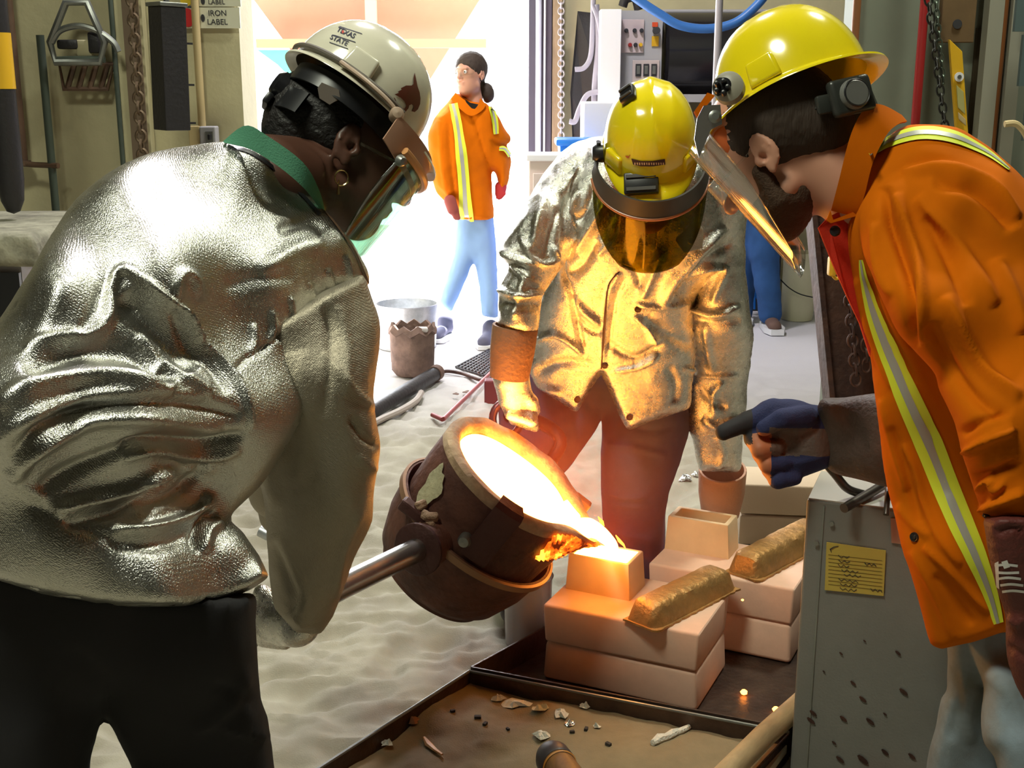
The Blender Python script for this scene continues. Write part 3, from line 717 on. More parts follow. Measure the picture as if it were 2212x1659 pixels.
t = thing('floor_grate', PZ(1025, 785, 0), 'expanded metal floor grate near the doorway', 'grate')
g0, g1, g2, g3 = PZ(985, 793, .004), PZ(1062, 752, .004), PZ(1085, 775, .004), PZ(1045, 812, .004)
for i in range(9):
    s = i/8; obj('grate_bar', tube([g0.lerp(g3, s), g1.lerp(g2, s)], .007, 6), m_blackm, t)
for i in range(13):
    s = i/12; obj('cross_bar', tube([g0.lerp(g1, s), g3.lerp(g2, s)], .005, 6), m_blackm, t)
for q, (x, y, s) in enumerate(((1010, 848, 14), (985, 852, 9))):
    c = PZ(x, y, .006); vq = [c+Vector((s*.0022*math.cos(k*1.26+.3)*(1.4 if k % 2 else .8), s*.0016*math.sin(k*1.26+.3), .004*(k % 2))) for k in range(5)]
    obj('dry_leaf', prism(vq, .003, (0, 0, 1)), mp, label=('curled brown leaf scrap on the sand near the red rod', 'smaller brown leaf scrap left of the curled leaf')[q], cat='leaf', base=c)
t, b, r = pot('beige_drum', 1722, 690, 34, 0, m_galv, 'beige plastic drum behind the clear face shield', 'drum')
mdr = mat('beige_plastic', (.62, .58, .38), .5); h = P(1722, 555, b.y).z
obj('drum_wall', lathe(b+Vector((0, .02, 0)), (0, 0, 1), [(0, 0), (r*.95, 0), (r, .03), (r, h), (r*1.05, h+.01), (r*1.05, h+.03), (0, h+.03)], 36), mdr, t, True)
obj('drum_cable', tube(smoothpts([P(x, y, b.y-r-.03) for x, y in ((1686, 604), (1705, 622), (1730, 636), (1765, 644))]), .004, 6), m_black, None, True, label='thin black cable looping across the beige drum', cat='cable', base=P(1720, 640, b.y-r-.03))
t = thing('blue_stool', PZ(1625, 660, 0), 'blue wire stool frame behind the bystander leg', 'stool')
for a_, b_ in (((1612, 668), (1650, 600)), ((1612, 600), (1650, 668)), ((1606, 630), (1640, 630)), ((1630, 590), (1630, 668))):
    obj('stool_bar', tube([P(*a_, 7.9), P(*b_, 7.9)], .009, 6), m_blue, t)
# ---------------------------------------------------------------- blocks and moulds
def hexa(cl, cf, cr, z0, z1, bev=.006, tl=0, tr=0, noisy=0):
    """block from pixels of its left, front and right lower (or upper) corners at height zc"""
    pass
def blockbox(pl, pf, pr, zref, z0, z1, bev=.006, taper=1, m=None, name='block', **k):
    L, Fp, R = PZ(*pl, zref), PZ(*pf, zref), PZ(*pr, zref)
    ex = (Fp-L); lx = ex.length; ex.normalize(); ey0 = (R-Fp); ey = Vector((-ex.y, ex.x, 0)); ly = max(abs(ey0.dot(ey)), .02)
    c = Fp-ex*lx/2+ey*ly/2; c.z = (z0+z1)/2
    b = Vector((c.x, c.y, z0))
    return c, (lx, ly, z1-z0), (ex, ey, Vector((0, 0, 1))), b
def put_block(name, c, s, ax, b, m, bev, taper, label, cat, group=None):
    return obj(name, box(c, s, ax, bev=bev, taper=taper, seg=3), m, label=label, cat=cat, group=group, base=b, smooth=30)
c, s, ax, b = blockbox((1172, 1305), (1511, 1371), (1633, 1290), .215, .112, .215)
put_block('firebrick', c, s, ax, b, m_brick, .008, .975, 'upper pale insulating firebrick of the front stack under the glowing mould', 'brick')
FS = (c, s, ax)
c2 = Vector((c.x, c.y, .059)); bb = Vector((b.x, b.y, .007))
put_block('firebrick', c2, (s[0]*.975, s[1]*.95, .104), ax, bb, m_brick, .012, 1.03, 'lower pale insulating firebrick of the front stack standing in the dark tray', 'brick')
c, s, ax, b = blockbox((1407, 1209), (1722, 1266), (1800, 1214), .222, .118, .222)
s = (s[0], s[1]+.05, s[2])
put_block('firebrick', c, s, ax, b, m_brick, .008, .975, 'upper firebrick of the second stack under the empty mould', 'brick')
BS = (c, s, ax)
put_block('firebrick', Vector((c.x, c.y, .0625)), (s[0]*.97, s[1]*.96, .110), ax, Vector((b.x, b.y, .0075)), m_brick, .012, 1.03, 'lower firebrick of the second stack beside the grey cabinet', 'brick')
mb3 = mat('tan_block', (.55, .42, .28), .9, bump=.1, bscale=120)  # plain tan of the rear blocks
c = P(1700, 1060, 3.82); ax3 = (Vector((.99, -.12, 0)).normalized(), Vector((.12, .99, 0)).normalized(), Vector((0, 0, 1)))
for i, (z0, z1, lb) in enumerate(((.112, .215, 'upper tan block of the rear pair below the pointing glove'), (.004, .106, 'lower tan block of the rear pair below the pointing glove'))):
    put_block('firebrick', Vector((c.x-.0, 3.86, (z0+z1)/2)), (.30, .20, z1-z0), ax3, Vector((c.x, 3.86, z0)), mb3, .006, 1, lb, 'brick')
def mould(pl, pf, pr, zt, h, name, label, wall=.014, filled=False):
    L, Fp, R = PZ(*pl, zt), PZ(*pf, zt), PZ(*pr, zt)
    ex = Fp-L; lx = ex.length; ex.normalize(); ey = Vector((-ex.y, ex.x, 0)); ly = abs((R-Fp).dot(ey)); z0 = zt-h
    c = Fp-ex*lx/2+ey*ly/2; t = thing(name, Vector((c.x, c.y, z0)), label, 'mould')
    def ring(kx, ky, z): return [Vector((c.x, c.y, z))+ex*(a*kx/2)+ey*(bq*ky/2) for a, bq in ((-1, -1), (1, -1), (1, 1), (-1, 1))]
    bm = bmesh.new(); T = 1.08
    rs = [ring(lx*T, ly*T, z0), ring(lx, ly, zt), ring(lx-2*wall, ly-2*wall, zt), ring((lx-2*wall)*.93, (ly-2*wall)*.93, z0+.02)]
    vs = [[bm.verts.new(p) for p in r] for r in rs]
    for a in range(3):
        for k in range(4): bm.faces.new((vs[a][k], vs[a][(k+1) % 4], vs[a+1][(k+1) % 4], vs[a+1][k]))
    bm.faces.new(vs[3]); bm.faces.new(vs[0][::-1])
    bmesh.ops.bevel(bm, geom=[e for e in bm.edges if not (e.verts[0] in vs[0] and e.verts[1] in vs[0])], offset=.0035, segments=2, affect='EDGES', profile=.5)
    bm.verts.index_update(); vf = ([v.co.copy() for v in bm.verts], [[v.index for v in f.verts] for f in bm.faces]); bm.free()
    obj('mould_shell', vf, m_mould, t, 30)
    return t, c, (lx, ly), (ex, ey)
mt1, mc1, ms1, mx1 = mould((1228, 1196), (1358, 1220), (1405, 1192), .312, .097, 'casting_mould', 'square sand mould brim full of glowing metal under the ladle lip', .010)
mt2, mc2, ms2, mx2 = mould((1443, 1114), (1573, 1135), (1605, 1114), .320, .098, 'casting_mould', 'empty open square sand mould on the second brick stack')
m_hot = glow('molten_metal_glow', (1, .37, .06), 28)
m_hot2 = glow('cooler_metal_glow', (1, .30, .03), 5)
m_ember = glow('ember_glow', (1, .30, .04), 14)
# ingots
def ingot(p0, p1, wpx, z0, h, label, over=0):
    """loaf shaped casting lying from near base middle p0 to far base middle p1"""
    a, b = PZ(*p0, z0), PZ(*p1, z0); d = (b-a); L = d.length; d.normalize(); s = Vector((d.y, -d.x, 0)); w = M(wpx, a.y)
    n = 26; prof = [(-.5, 0), (-.47, .25), (-.40, .62), (-.33, .88), (-.22, .985), (0, 1), (.22, .985), (.33, .88), (.40, .62), (.47, .25), (.5, 0)]
    v = []; f = []
    for i in range(n+1):
        u = i/n; e = min(u, 1-u)*L; kz = min(1, (e/.030)**.5*.55+.45) if e < .03 else 1; kk = 1-.22*max(0, 1-e/.03)
        if i in (0, n): kz = .08
        for x, z in prof:
            p = a+d*(L*u)+s*(x*w*kk)+Vector((0, 0, z0-a.z+z*h*kz)); v.append(p)
    m = len(prof)
    for i in range(n):
        for k in range(m-1): f.append((i*m+k, i*m+k+1, (i+1)*m+k+1, (i+1)*m+k))
        f.append((i*m+m-1, i*m, (i+1)*m, (i+1)*m+m-1))
    f.append(tuple(range(m))[::-1]); f.append(tuple(n*m+k for k in range(m)))
    vv = np.array([list(p) for p in v]); nn = pn(vv, 34, 3)[:, None]*.005+pn(vv, 90, 4)[:, None]*.003
    cen = np.array(a.lerp(b, .5)+Vector((0, 0, h*.4))); dr = vv-cen; dr /= np.linalg.norm(dr, axis=1)[:, None]; vv = vv+dr*nn
    vv[:, 2] = np.maximum(vv[:, 2], z0+.0005)
    t = thing('metal_ingot', a.lerp(b, .5), label, 'ingot')
    obj('ingot_body', (vv, f), m_gold, t, True)
    # thin ragged flash at the foot
    fl = []; 
    for i in range(40):
        q = i/39; off = .5+.035*abs(math.sin(i*2.3))+.02*abs(math.sin(i*5.1))
        fl.append(a+d*(L*q)+s*(w*off))
    pts = [a-d*.006-s*w*.46]+[a-d*(.004+.006*abs(math.sin(k*3.1)))+s*(w*(-.46+.96*k/10)) for k in range(1, 10)]+fl+[b+s*w*.1, b-s*w*.4, a-s*w*.46]
    pts = [Vector((p.x, p.y, z0)) for p in pts]
    obj('casting_flash', prism(pts, .005, (0, 0, 1)), m_gold, t)
    return t
ingot((1382, 1352), (1560, 1262), 98, .216, .060, 'orange brown bronze ingot lying across the front brick stack')
ingot((1602, 1246), (1762, 1160), 92, .223, .062, 'pale gold ingot lying on the second brick stack beside the cabinet')
# ---------------------------------------------------------------- trays
def wallstrip(a, b, z0, z1, th=.006):
    a = Vector(a); b = Vector(b); d = (b-a).normalized(); n = Vector((-d.y, d.x, 0))
    return box((a+b)/2*1+Vector((0, 0, (z0+z1)/2-(a.z+b.z)/2)), ((b-a).length, th, z1-z0), (d, n, Vector((0, 0, 1))), bev=.0015)
t = thing('steel_tray', PZ(1350, 1480, .0), 'dark steel tray holding the brick stacks', 'tray')
zr = .075
A = PZ(1018, 1440, zr); B = PZ(1660, 1562, zr); d = (B-A).normalized(); B = A+d*((B-A).length+.05); n = Vector((-d.y, d.x, 0)); C_ = PZ(1180, 1352, zr); ln = max((C_-A).dot(n), .3)
dl = (C_-A).normalized(); A2 = A+dl*.78; B2 = B+dl*.78
for nm, p, q in (('front_wall', A, B), ('left_wall', A, A2), ('back_wall', A2, B2), ('right_wall', B, B2)): obj(nm, wallstrip(p, q, .0, zr), m_tray, t)
obj('tray_floor', prism([Vector((p.x, p.y, .001)) for p in (A, B, B2, A2)], .004, (0, 0, 1)), m_tray, t)
t = thing('sand_tray', PZ(1200, 1600, .0), 'open dark steel tray full of casting sand in the foreground', 'tray')
zr2 = .068; off = -n*.012
E = A+off; F_ = B+off; E.z = F_.z = zr2; G = PZ(690, 1659, zr2); dg = (G-E).normalized(); G = E+dg*.98; H = F_+dg*.98
for nm, p, q in (('back_wall', E, F_), ('left_wall', E, G), ('right_wall', F_, H), ('front_wall', G, H)): obj(nm, wallstrip(p, q, .0, zr2), m_tray, t)
obj('rolled_rim', tube([E+Vector((0, 0, .0)), F_], .004, 8), m_steel, t, True); obj('rolled_rim', tube([E, G], .004, 8), m_steel, t, True)
na, nb_ = 110, 110; sv = []; 
for i in range(na+1):
    for j in range(nb_+1):
        sv.append(E.lerp(F_, .006+.988*i/na)+dg*(.97*j/nb_+.004))
sv = np.array([list(q) for q in sv]); ju = np.tile(np.arange(nb_+1), na+1)/nb_
sz = .030+pn(sv, 5, 1)*.02+pn(sv, 13, 2)*.012+pn(sv, 40, 3)*.003+.012*np.exp(-((ju-.16)/.1)**2)
sv[:, 2] = np.clip(sz, .006, .06)
ii, jj = np.meshgrid(np.arange(na), np.arange(nb_), indexing='ij'); k0 = (ii*(nb_+1)+jj).ravel()
m_sand2 = mat('moulding_sand', (.27, .205, .12), .95, bump=.35, bscale=280, bdist=.004, col2=(.20, .15, .085), vscale=8)
so = obj('sand_fill', (sv, np.stack([k0, k0+nb_+1, k0+nb_+2, k0+1], 1)), m_sand2, t, 'full', kind='stuff')
sb = bvh_of(so)
def onsand(px, py, off=.0):
    h = cast(sb, px, py, 0); p = h[0] if h else PZ(px, py, .03); return p+Vector((0, 0, off))
def scrap(px, py, rx, ry, m, name, label, cat, th=.006, rot=0, seed=0, crumple=.3):
    c = onsand(px, py, .003); k = M(1, c.y); rnd = random.Random(seed); v = []; f = []; n = 11
    up = Vector((0, 0, 1))
    v.append(c+up*th)
    for ring_ in (1, 2):
        for i in range(n):
            a = 2*math.pi*i/n; r = (1+rnd.uniform(-crumple, crumple))*ring_/2
            x, y = rx*math.cos(a)*r, ry*math.sin(a)*r*2.2
            x, y = x*math.cos(rot)-y*math.sin(rot), x*math.sin(rot)+y*math.cos(rot)
            v.append(c+Vector((x*k, y*k, th*(rnd.random()*1.4 if ring_ == 1 else rnd.random()*.3))))
    for i in range(n): f.append((0, 1+i, 1+(i+1) % n)); f.append((1+i, 1+n+i, 1+n+(i+1) % n, 1+(i+1) % n))
    v.append(c-up*.004); 
    for i in range(n): f.append((1+n+i, len(v)-1, 1+n+(i+1) % n))
    return obj(name, (v, f), m, label=label, cat=cat, base=c)
m_ash = mat('white_ash', (.70, .68, .60), .7, bump=.6, bscale=120); m_char = mat('charcoal', (.045, .035, .03), .9, bump=.4, bscale=90)
m_foil = mat('crumpled_foil', (.75, .75, .75), .25, .9, bump=.8, bscale=60)
sc = [(1112, 1523, 34, 9, m_ash, 'largest flaky white ash scrap at the back of the sand tray'),
      (1075, 1512, 18, 5, m_ash, 'thin white ash flake left of the largest ash scrap'),
      (1168, 1533, 20, 6, mat('cream_flake', (.66, .58, .38), .8), 'cream flake right of the largest ash scrap'),
      (1212, 1545, 16, 9, m_ash, 'upright white ash lump in the middle of the sand'),
      (1231, 1566, 11, 6, m_foil, 'shiny pale lump just below the upright ash lump'),
      (1262, 1530, 12, 4, m_ash, 'small white flake close to the tray back wall'),
      (1170, 1592, 19, 8, m_ash, 'pale curled flake above the black handle cap'),
      (1289, 1572, 9, 4, m_ash, 'tiny pale chip beside the dark pellets'),
      (836, 1609, 14, 6, m_ash, 'pale chip at the left of the sand near the tray wall')]
for i, (x, y, a_, b_, mm, lb) in enumerate(sc): scrap(x, y, a_, b_, mm, 'ash_scrap', lb, 'scrap', .010, seed=i)
v_, f_ = box((0, 0, 0), (1, 1, 1), bev=.12)
for i, (x, y, q, lb) in enumerate(((1032, 1552, 10, 'charcoal bit nearest the corner of the tray'), (1048, 1566, 8, 'charcoal bit just below the corner charcoal bit'), (1097, 1577, 6, 'small charcoal bit below the white ash'),
      (1236, 1583, 7, 'charcoal pellet below the shiny lump'), (1266, 1577, 8, 'charcoal pellet beside the tiny pale chip'), (1314, 1610, 9, 'charcoal bit in open sand left of the ash strip'), (978, 1538, 7, 'charcoal bit close to the left tray wall'))):
    c = onsand(x, y, .003); k = M(q, c.y); an = i*1.1; exx = Vector((math.cos(an), math.sin(an), 0)); eyy = Vector((-exx.y, exx.x, 0))
    obj('charcoal_bit', ([c+exx*p.x*k*1.6+eyy*p.y*k+Vector((0, 0, p.z*k*.9)) for p in v_], f_), m_char, label=lb, cat='charcoal', base=c)
c = onsand(1448, 1594, .006)
pts = [onsand(x, y, .006) for x, y in ((1410, 1610), (1425, 1600), (1440, 1597), (1455, 1588), (1470, 1584), (1488, 1575))]
obj('ash_strip', tube(pts, [.007, .012, .009, .010, .008, .006], 8), m_ash, label='long white ash strip on the sand near the wooden pole', cat='scrap', base=c)
pts = [onsand(x, y, .005) for x, y in ((916, 1596), (926, 1612), (940, 1624), (955, 1634))]
obj('wood_splinter', tube(pts, [.003, .009, .006, .004], 6, sq=.5), mat('orange_wood', (.75, .38, .12), .6), label='orange wood splinter standing in the sand at the left', cat='splinter', base=pts[1])
scrap(892, 1562, 17, 8, mat('brown_leaf', (.30, .12, .05), .8), 'dry_leaf', 'brown leaf against the left wall of the sand tray', 'leaf', .014, seed=30)
for x, y, r_, lb in ((1607, 1497, 8, 'glowing ember at the foot of the front bricks'), (1676, 1534, 8, 'glowing ember near the wooden pole'), (1604, 1297, 3, 'tiny glowing spark on the front brick top')):
    z = .012 if y > 1400 else .221; p = PZ(x, y, z); rr = M(r_, p.y)
    bm = bmesh.new(); bmesh.ops.create_icosphere(bm, subdivisions=2, radius=rr); bm.verts.index_update()
    vf = ([p+Vector((q.co.x*(1+.2*math.sin(q.co.y*900)), q.co.y, q.co.z*.8+rr*.3)) for q in bm.verts], [[q.index for q in g.verts] for g in bm.faces]); bm.free()
    obj('ember', vf, m_ember, smooth=True, label=lb, cat='ember', base=p)
def foil(px, py, r, lb):
    p = PZ(px, py, 0.0); bm = bmesh.new(); bmesh.ops.create_icosphere(bm, subdivisions=2, radius=M(r, p.y)); bm.verts.index_update(); rd = random.Random(px)
    vf = ([p+Vector((q.co.x*rd.uniform(.6, 1.3), q.co.y*rd.uniform(.5, 1.3), abs(q.co.z)*rd.uniform(.3, 1.1)+.004)) for q in bm.verts], [[q.index for q in g.verts] for g in bm.faces]); bm.free()
    obj('foil_scrap', vf, m_foil, label=lb, cat='foil', base=p)
foil(1482, 1038, 14, 'crumpled foil on the sand left of the leather cuff'); foil(1505, 1028, 11, 'second foil lump touching the leather cuff')
# ---------------------------------------------------------------- wooden pole, capped handle
t = thing('wooden_pole', PZ(1600, 1640, .08), 'pale wooden pole leaning over the corner of the sand tray', 'pole')
obj('pole_shaft', tube([PZ(1470, 1772, .13), PZ(1650, 1590, .115), PZ(1775, 1478, .105)], M(26, 2.45), 20), m_wood, t, True)
t = thing('capped_handle', P(1230, 1650, 2.25), 'black rubber capped tool handle poking up from the sand tray', 'tool')
a0, a1 = P(1190, 1632, 2.30), P(1265, 1730, 2.10); d0 = (a1-a0).normalized()
r = M(43, 2.25)
obj('rubber_cap', lathe(a0-d0*.012, d0, [(0, 0), (r*.55, .0), (r*.85, .008), (r, .025), (r, .055), (r*.93, .06), (0, .06)], 28), mat('dark_rubber', (.05, .04, .045), .45), t, True)
obj('handle_shaft', tube([a0+d0*.04, a1+d0*.2], r*.9, 24), mat('worn_wood', (.26, .12, .04), .5, stretch=(4, 4, 20), var=.4), t, True)
obj('groove_ring', lathe(a0+d0*.055, d0, [(r*.94, 0), (r*.99, .003), (r*.94, .006)], 28), mat('orange_ring', (.5, .2, .03), .5), t, True)
# white timber edge at the lower right
t = obj('timber_strip', prism([PZ(1600, 1690, .05), PZ(1640, 1690, .05), PZ(1700, 1610, .05), PZ(1672, 1606, .05)], .02, (0, 0, -1)), mat('pale_timber', (.50, .44, .32), .7), label='pale timber offcut between the tray and the grey cabinet', cat='timber', base=PZ(1650, 1660, .03))
# translucent bucket
b = PZ(1140, 1388, 0); rb = M(55, b.y)
t = thing('plastic_bucket', b, 'translucent plastic bucket standing behind the ladle and bricks', 'bucket')
obj('bucket_wall', lathe(b, (0, 0, 1), [(0, .002), (rb*.92, .002), (rb, .19), (rb*1.06, .2), (rb*.97, .19), (rb*.9, .006), (0, .006)], 36), mat('translucent_plastic', (.75, .72, .74), .25, trans=.7), t, True)
# ---------------------------------------------------------------- grey cabinet at the right
m_cab2 = mat('grey_speckled_steel', (.25, .25, .235), .45, .3, bump=.1, bscale=200, var=.15, vscale=4)
fl = P(1743, 1078, 2.38); frt = P(2040, 1112, 2.28); exx = Vector((frt.x-fl.x, frt.y-fl.y, 0)).normalized(); eyy = Vector((-exx.y, exx.x, 0))
W_ = .37; D_ = .20; ztop = fl.z; cb_ = Vector((fl.x, fl.y, 0))+exx*W_/2+eyy*D_/2
t = thing('steel_cabinet', Vector((cb_.x, cb_.y, 0)), 'grey steel cabinet with a yellow label beside the orange jacket', 'cabinet')
obj('cabinet_body', box(cb_+Vector((0, 0, ztop/2+.002)), (W_, D_, ztop-.004), (exx, eyy, Vector((0, 0, 1))), bev=.005), m_cab2, t)
obj('dusty_top', box(cb_+Vector((0, 0, ztop)), (W_-.006, D_-.006, .004), (exx, eyy, Vector((0, 0, 1)))), mat('dusty_top_grey', (.50, .48, .42), .8), t)
def cabp(u, zz, o=-.001): return Vector((fl.x, fl.y, zz))+exx*u+eyy*o
def onface(px, py):
    d = ray(px, py); k = (cabp(0, 0)-CAMP).dot(eyy)/d.dot(eyy); return CAMP+d*k
obj('corner_fold', box(cabp(.036, ztop/2, -.001), (.003, .003, ztop-.02), (exx, eyy, Vector((0, 0, 1)))), m_steel, t)
lp = [onface(x, y)-eyy*.002 for x, y in ((1786, 1170), (1914, 1188), (1909, 1286), (1782, 1273))]
lab = obj('yellow_label', prism(lp, .002, -eyy), mat('yellow_paper', (.50, .38, .07), .6), t)
for i in range(9):
    y = 1196+i*8; a_ = onface(1790, y)-eyy*.0045; b_ = onface(1906, y+13)-eyy*.0045
    obj('ruled_line', prism([a_, b_, b_-Vector((0, 0, .0008)), a_-Vector((0, 0, .0008))], .0003, -eyy), mat('brown_ink', (.16, .11, .02), .7), lab)
rdm = random.Random(4)
for i in range(8):
    y = 1200+i*10; x = 1815+rdm.uniform(-8, 10); nseg = rdm.randint(5, 8)
    pts = [onface(x+k*6, y+k*.7+(3 if k % 2 else -3)*rdm.uniform(.5, 1.2))-eyy*.0048 for k in range(nseg)]
    obj('handwriting', tube(pts, .0007, 4), m_ink, lab)
for x, y in ((1880, 1216), (1893, 1272)):
    pts = [onface(x+k*5-12, y+k*.6+(2.5 if k % 2 else -2.5))-eyy*.0048 for k in range(6)]; obj('handwriting', tube(pts, .0009, 4), m_ink, lab)
pts = [onface(x, y)-eyy*.0048 for x, y in ((1812, 1178), (1802, 1180), (1794, 1185), (1797, 1192))]; obj('emblem_swoosh', tube(pts, [.0005, .001, .0015, .0005], 5), m_ink, lab)
obj('pink_label', prism([onface(x, y)-eyy*.002 for x, y in ((1924, 1118), (1975, 1124), (1975, 1178), (1926, 1171))], .002, -eyy), mat('pink_paper', (.42, .22, .15), .7), t)
for x, y in ((1797, 1130), (1764, 1172)): obj('rivet', disc(onface(x, y)-eyy*.003, .005, eyy, .006, 12), m_steel, t, True)
for i, (x, y, r_) in enumerate(((1817, 1411, 4), (1868, 1384, 3), (1843, 1475, 6), (1952, 1494, 9), (1864, 1510, 8), (1757, 1540, 8), (1752, 1556, 9), (1822, 1552, 8), (1880, 1558, 9), (1912, 1542, 4), (1912, 1624, 8), (1970, 1633, 8), (1864, 1640, 12), (1815, 1640, 9), (1940, 1410, 6), (1780, 1450, 3), (1802, 1604, 5))):
    c = onface(x, y)-eyy*.0015; k = M(r_, 2.4)
    vq = [c+exx*(k*1.2*math.cos(a))*.9+Vector((0, 0, k*.62*math.sin(a)-k*.6*math.cos(a))) for a in [q*math.pi/4 for q in range(8)]]
    obj('rust_chip', prism(vq, .0008, -eyy), m_rust, t)
# round bars lying on the cabinet
mrod = mat('dark_round_bar', (.10, .085, .075), .35, .7)
ta = obj('round_bar', tube([P(1823, 1098, 2.31), P(1885, 1062, 2.38), P(1925, 1036, 2.44)], M(10, 2.5), 14), mrod, smooth=True, label='dark round bar lying across the cabinet top', cat='bar', base=P(1880, 1060, 2.5))
ta = obj('round_bar', tube([P(1914, 1112, 2.28), P(1918, 1066, 2.31), P(1918, 1030, 2.38)], M(6, 2.45), 12), mrod, smooth=True, label='thin bar hanging over the cabinet front edge beside the jacket', cat='bar', base=P(1916, 1070, 2.43))
# ---------------------------------------------------------------- ladle
na_ = V(.57, .74, -.36).normalized()
mc = P(1117, 1022, 2.72); LL = .378; bc = mc-na_*LL
lipd = (V(.79, -.61, 0)-na_*na_.dot(V(.79, -.61, 0))).normalized(); sd_ = na_.cross(lipd)
t = thing('pouring_ladle', Vector((bc.x, bc.y, bc.z)), 'tilted brown pouring ladle spilling molten metal into the mould', 'ladle')
m_shell = mat('scaled_iron_shell', (.17, .065, .04), .7, .25, bump=.5, bscale=35, col2=(.075, .03, .02), vscale=10)
m_lining = mat('cream_refractory', (.55, .40, .24), .9, bump=.7, bscale=40, col2=(.30, .19, .12), vscale=16)
def lad(prof, m, name, seg=72, rough=0, lip=0, arc=None, parent=t, cl=False, lw=.28):
    vv, ff = lathe(bc, na_, prof, seg, ex=lipd, arc=arc, closed_prof=cl)
    out = []
    arr = np.array([list(v) for v in vv]); nz_ = pn(arr, 18, 2) if rough else np.zeros(len(arr))
    for v, nzv in zip(vv, nz_):
        d = v-bc; h = d.dot(na_); rd = d-na_*h; r_ = rd.length
        if r_ > 1e-5:
            a = math.acos(max(-1, min(1, rd.dot(lipd)/r_))); e = math.exp(-(a/lw)**2)
            if lip: 
                w = max(0, (h-(LL-.13))/.13); v = v+lipd*(lip*e*w**2)-na_*(.018*e*w**2)
            v = v+rd/r_*(nzv*rough)+na_*(nzv*rough*.8)
        out.append(v)
    return obj(name, (out, ff), m, parent, 50)
lad([(0, 0), (.095, .0), (.138, .012), (.174, .055), (.199, .13), (.210, .207), (.213, .217), (.205, .220), (.200, .19), (.15, .02), (0, .01)], m_shell, 'outer_shell')
lad([(.2115, .200), (.2185, .202), (.2185, .218), (.2115, .220)], mat('orange_brown_band', (.32, .18, .10), .5, .5), 'shell_rim', cl=True)  # rim band lighter and more orange than the shell
lad([(.150, .05), (.186, .15), (.192, .21), (.196, .29), (.196, LL-.012), (.190, LL-.004)], m_shell, 'crucible_wall', rough=.003, lip=.055)
lad([(.197, LL-.020), (.198, LL-.002), (.190, LL+.006), (.168, LL+.004), (.158, LL-.006), (.152, LL-.03), (.148, LL-.06)], m_lining, 'refractory_lining', rough=.008, lip=.055)
# pale worn patches on the side
def spot(hc, ac, hw_, aw, m, name, off=.002, par=t):
    pts = []; n = 28; v = []; f = []; c0 = None
    def pos(h, a):
        r_ = float(np.interp(h, [.15, .21, .29, LL], [.186, .192, .196, .196]))+.005+off; return bc+na_*h+(lipd*math.cos(a)+sd_*math.sin(a))*r_
    v.append(pos(hc, ac))
    for k in (1, 2, 3):
        for i in range(n):
            q = 2*math.pi*i/n; wob = 1+.16*math.sin(3*q+1)+.10*math.sin(7*q)
            v.append(pos(hc+hw_*math.sin(q)*wob*k/3, ac+aw*math.cos(q)*wob*k/3))
    for i in range(n):
        j = (i+1) % n; f.append((0, 1+i, 1+j)); f.append((1+i, 1+n+i, 1+n+j, 1+j)); f.append((1+n+i, 1+2*n+i, 1+2*n+j, 1+n+j))
    return obj(name, (v, f), m, par, True)
m_pale = mat('pale_lime_wash', (.56, .52, .33), .9, bump=.5, bscale=60, var=.25, vscale=30)
# find which way round the body faces us
best = max([(-(lipd*math.cos(a)+sd_*math.sin(a)).y, a) for a in [i*.05 for i in range(126)]])[1]
s_sign = 1 if (lipd*math.cos(1.5)+sd_*math.sin(1.5)).y < 0 else -1
spot(.283, s_sign*2.35, .058, .15, m_pale, 'pale_patch')
# clasp strap over the rim with bolt
aa = s_sign*1.42
def lp_(h, a, r_): return bc+na_*h+(lipd*math.cos(a)+sd_*math.sin(a))*r_
def strap(a, w_, h0, h1, r_, m, name, th=.008):
    v = []; f = []; n = 8
    prof = [(h0, r_), (h1, r_+.003), (h1+.012, r_-.006), (h1+.012, r_-.045), (h1+.002, r_-.05), (h1+.002, r_-.012), (h0, r_-.012)]
    for i in range(n+1):
        q = a-w_/2+w_*i/n
        for h, rr_ in prof: v.append(lp_(h, q, rr_))
    k = len(prof)
    for i in range(n):
        for j in range(k): f.append((i*k+j, i*k+(j+1) % k, (i+1)*k+(j+1) % k, (i+1)*k+j))
    f.append(tuple(range(k))[::-1]); f.append(tuple(n*k+j for j in range(k)))
    return obj(name, (v, f), m, t, 30)
m_strap = mat('dark_red_iron', (.075, .03, .025), .55, .4, bump=.3, bscale=60)
stp = strap(aa, .33, .232, LL, .210, m_strap, 'clasp_strap')
obj('bolt_head', lathe(lp_(.262, aa+s_sign*.19, .205), (lipd*math.cos(aa+s_sign*.19)+sd_*math.sin(aa+s_sign*.19)), [(0, .018), (.012, .016), (.016, .008), (.016, -.01)], 18), m_steel, stp, True)
obj('lower_strap', box(lp_(.222, s_sign*2.2, .212), (.10, .03, .03), (lipd, sd_, na_), bev=.006), m_strap, t)
# lugs and crust at the far rim
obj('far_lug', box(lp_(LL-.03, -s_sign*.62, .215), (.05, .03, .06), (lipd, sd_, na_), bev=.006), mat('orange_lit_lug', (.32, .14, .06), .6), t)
for i, (hh, ac) in enumerate(((.248, s_sign*2.05), (.232, s_sign*2.0), (.238, s_sign*2.12), (.224, s_sign*1.95), (.243, s_sign*2.25))):
    obj('crust_lump', box(lp_(hh, ac, .214), (.03, .022, .018), frame_from((math.sin(i*2), math.cos(i), .5)), bev=.006), mat('crust_brown', (.30, .19, .12), .9, bump=.8, bscale=80), t)
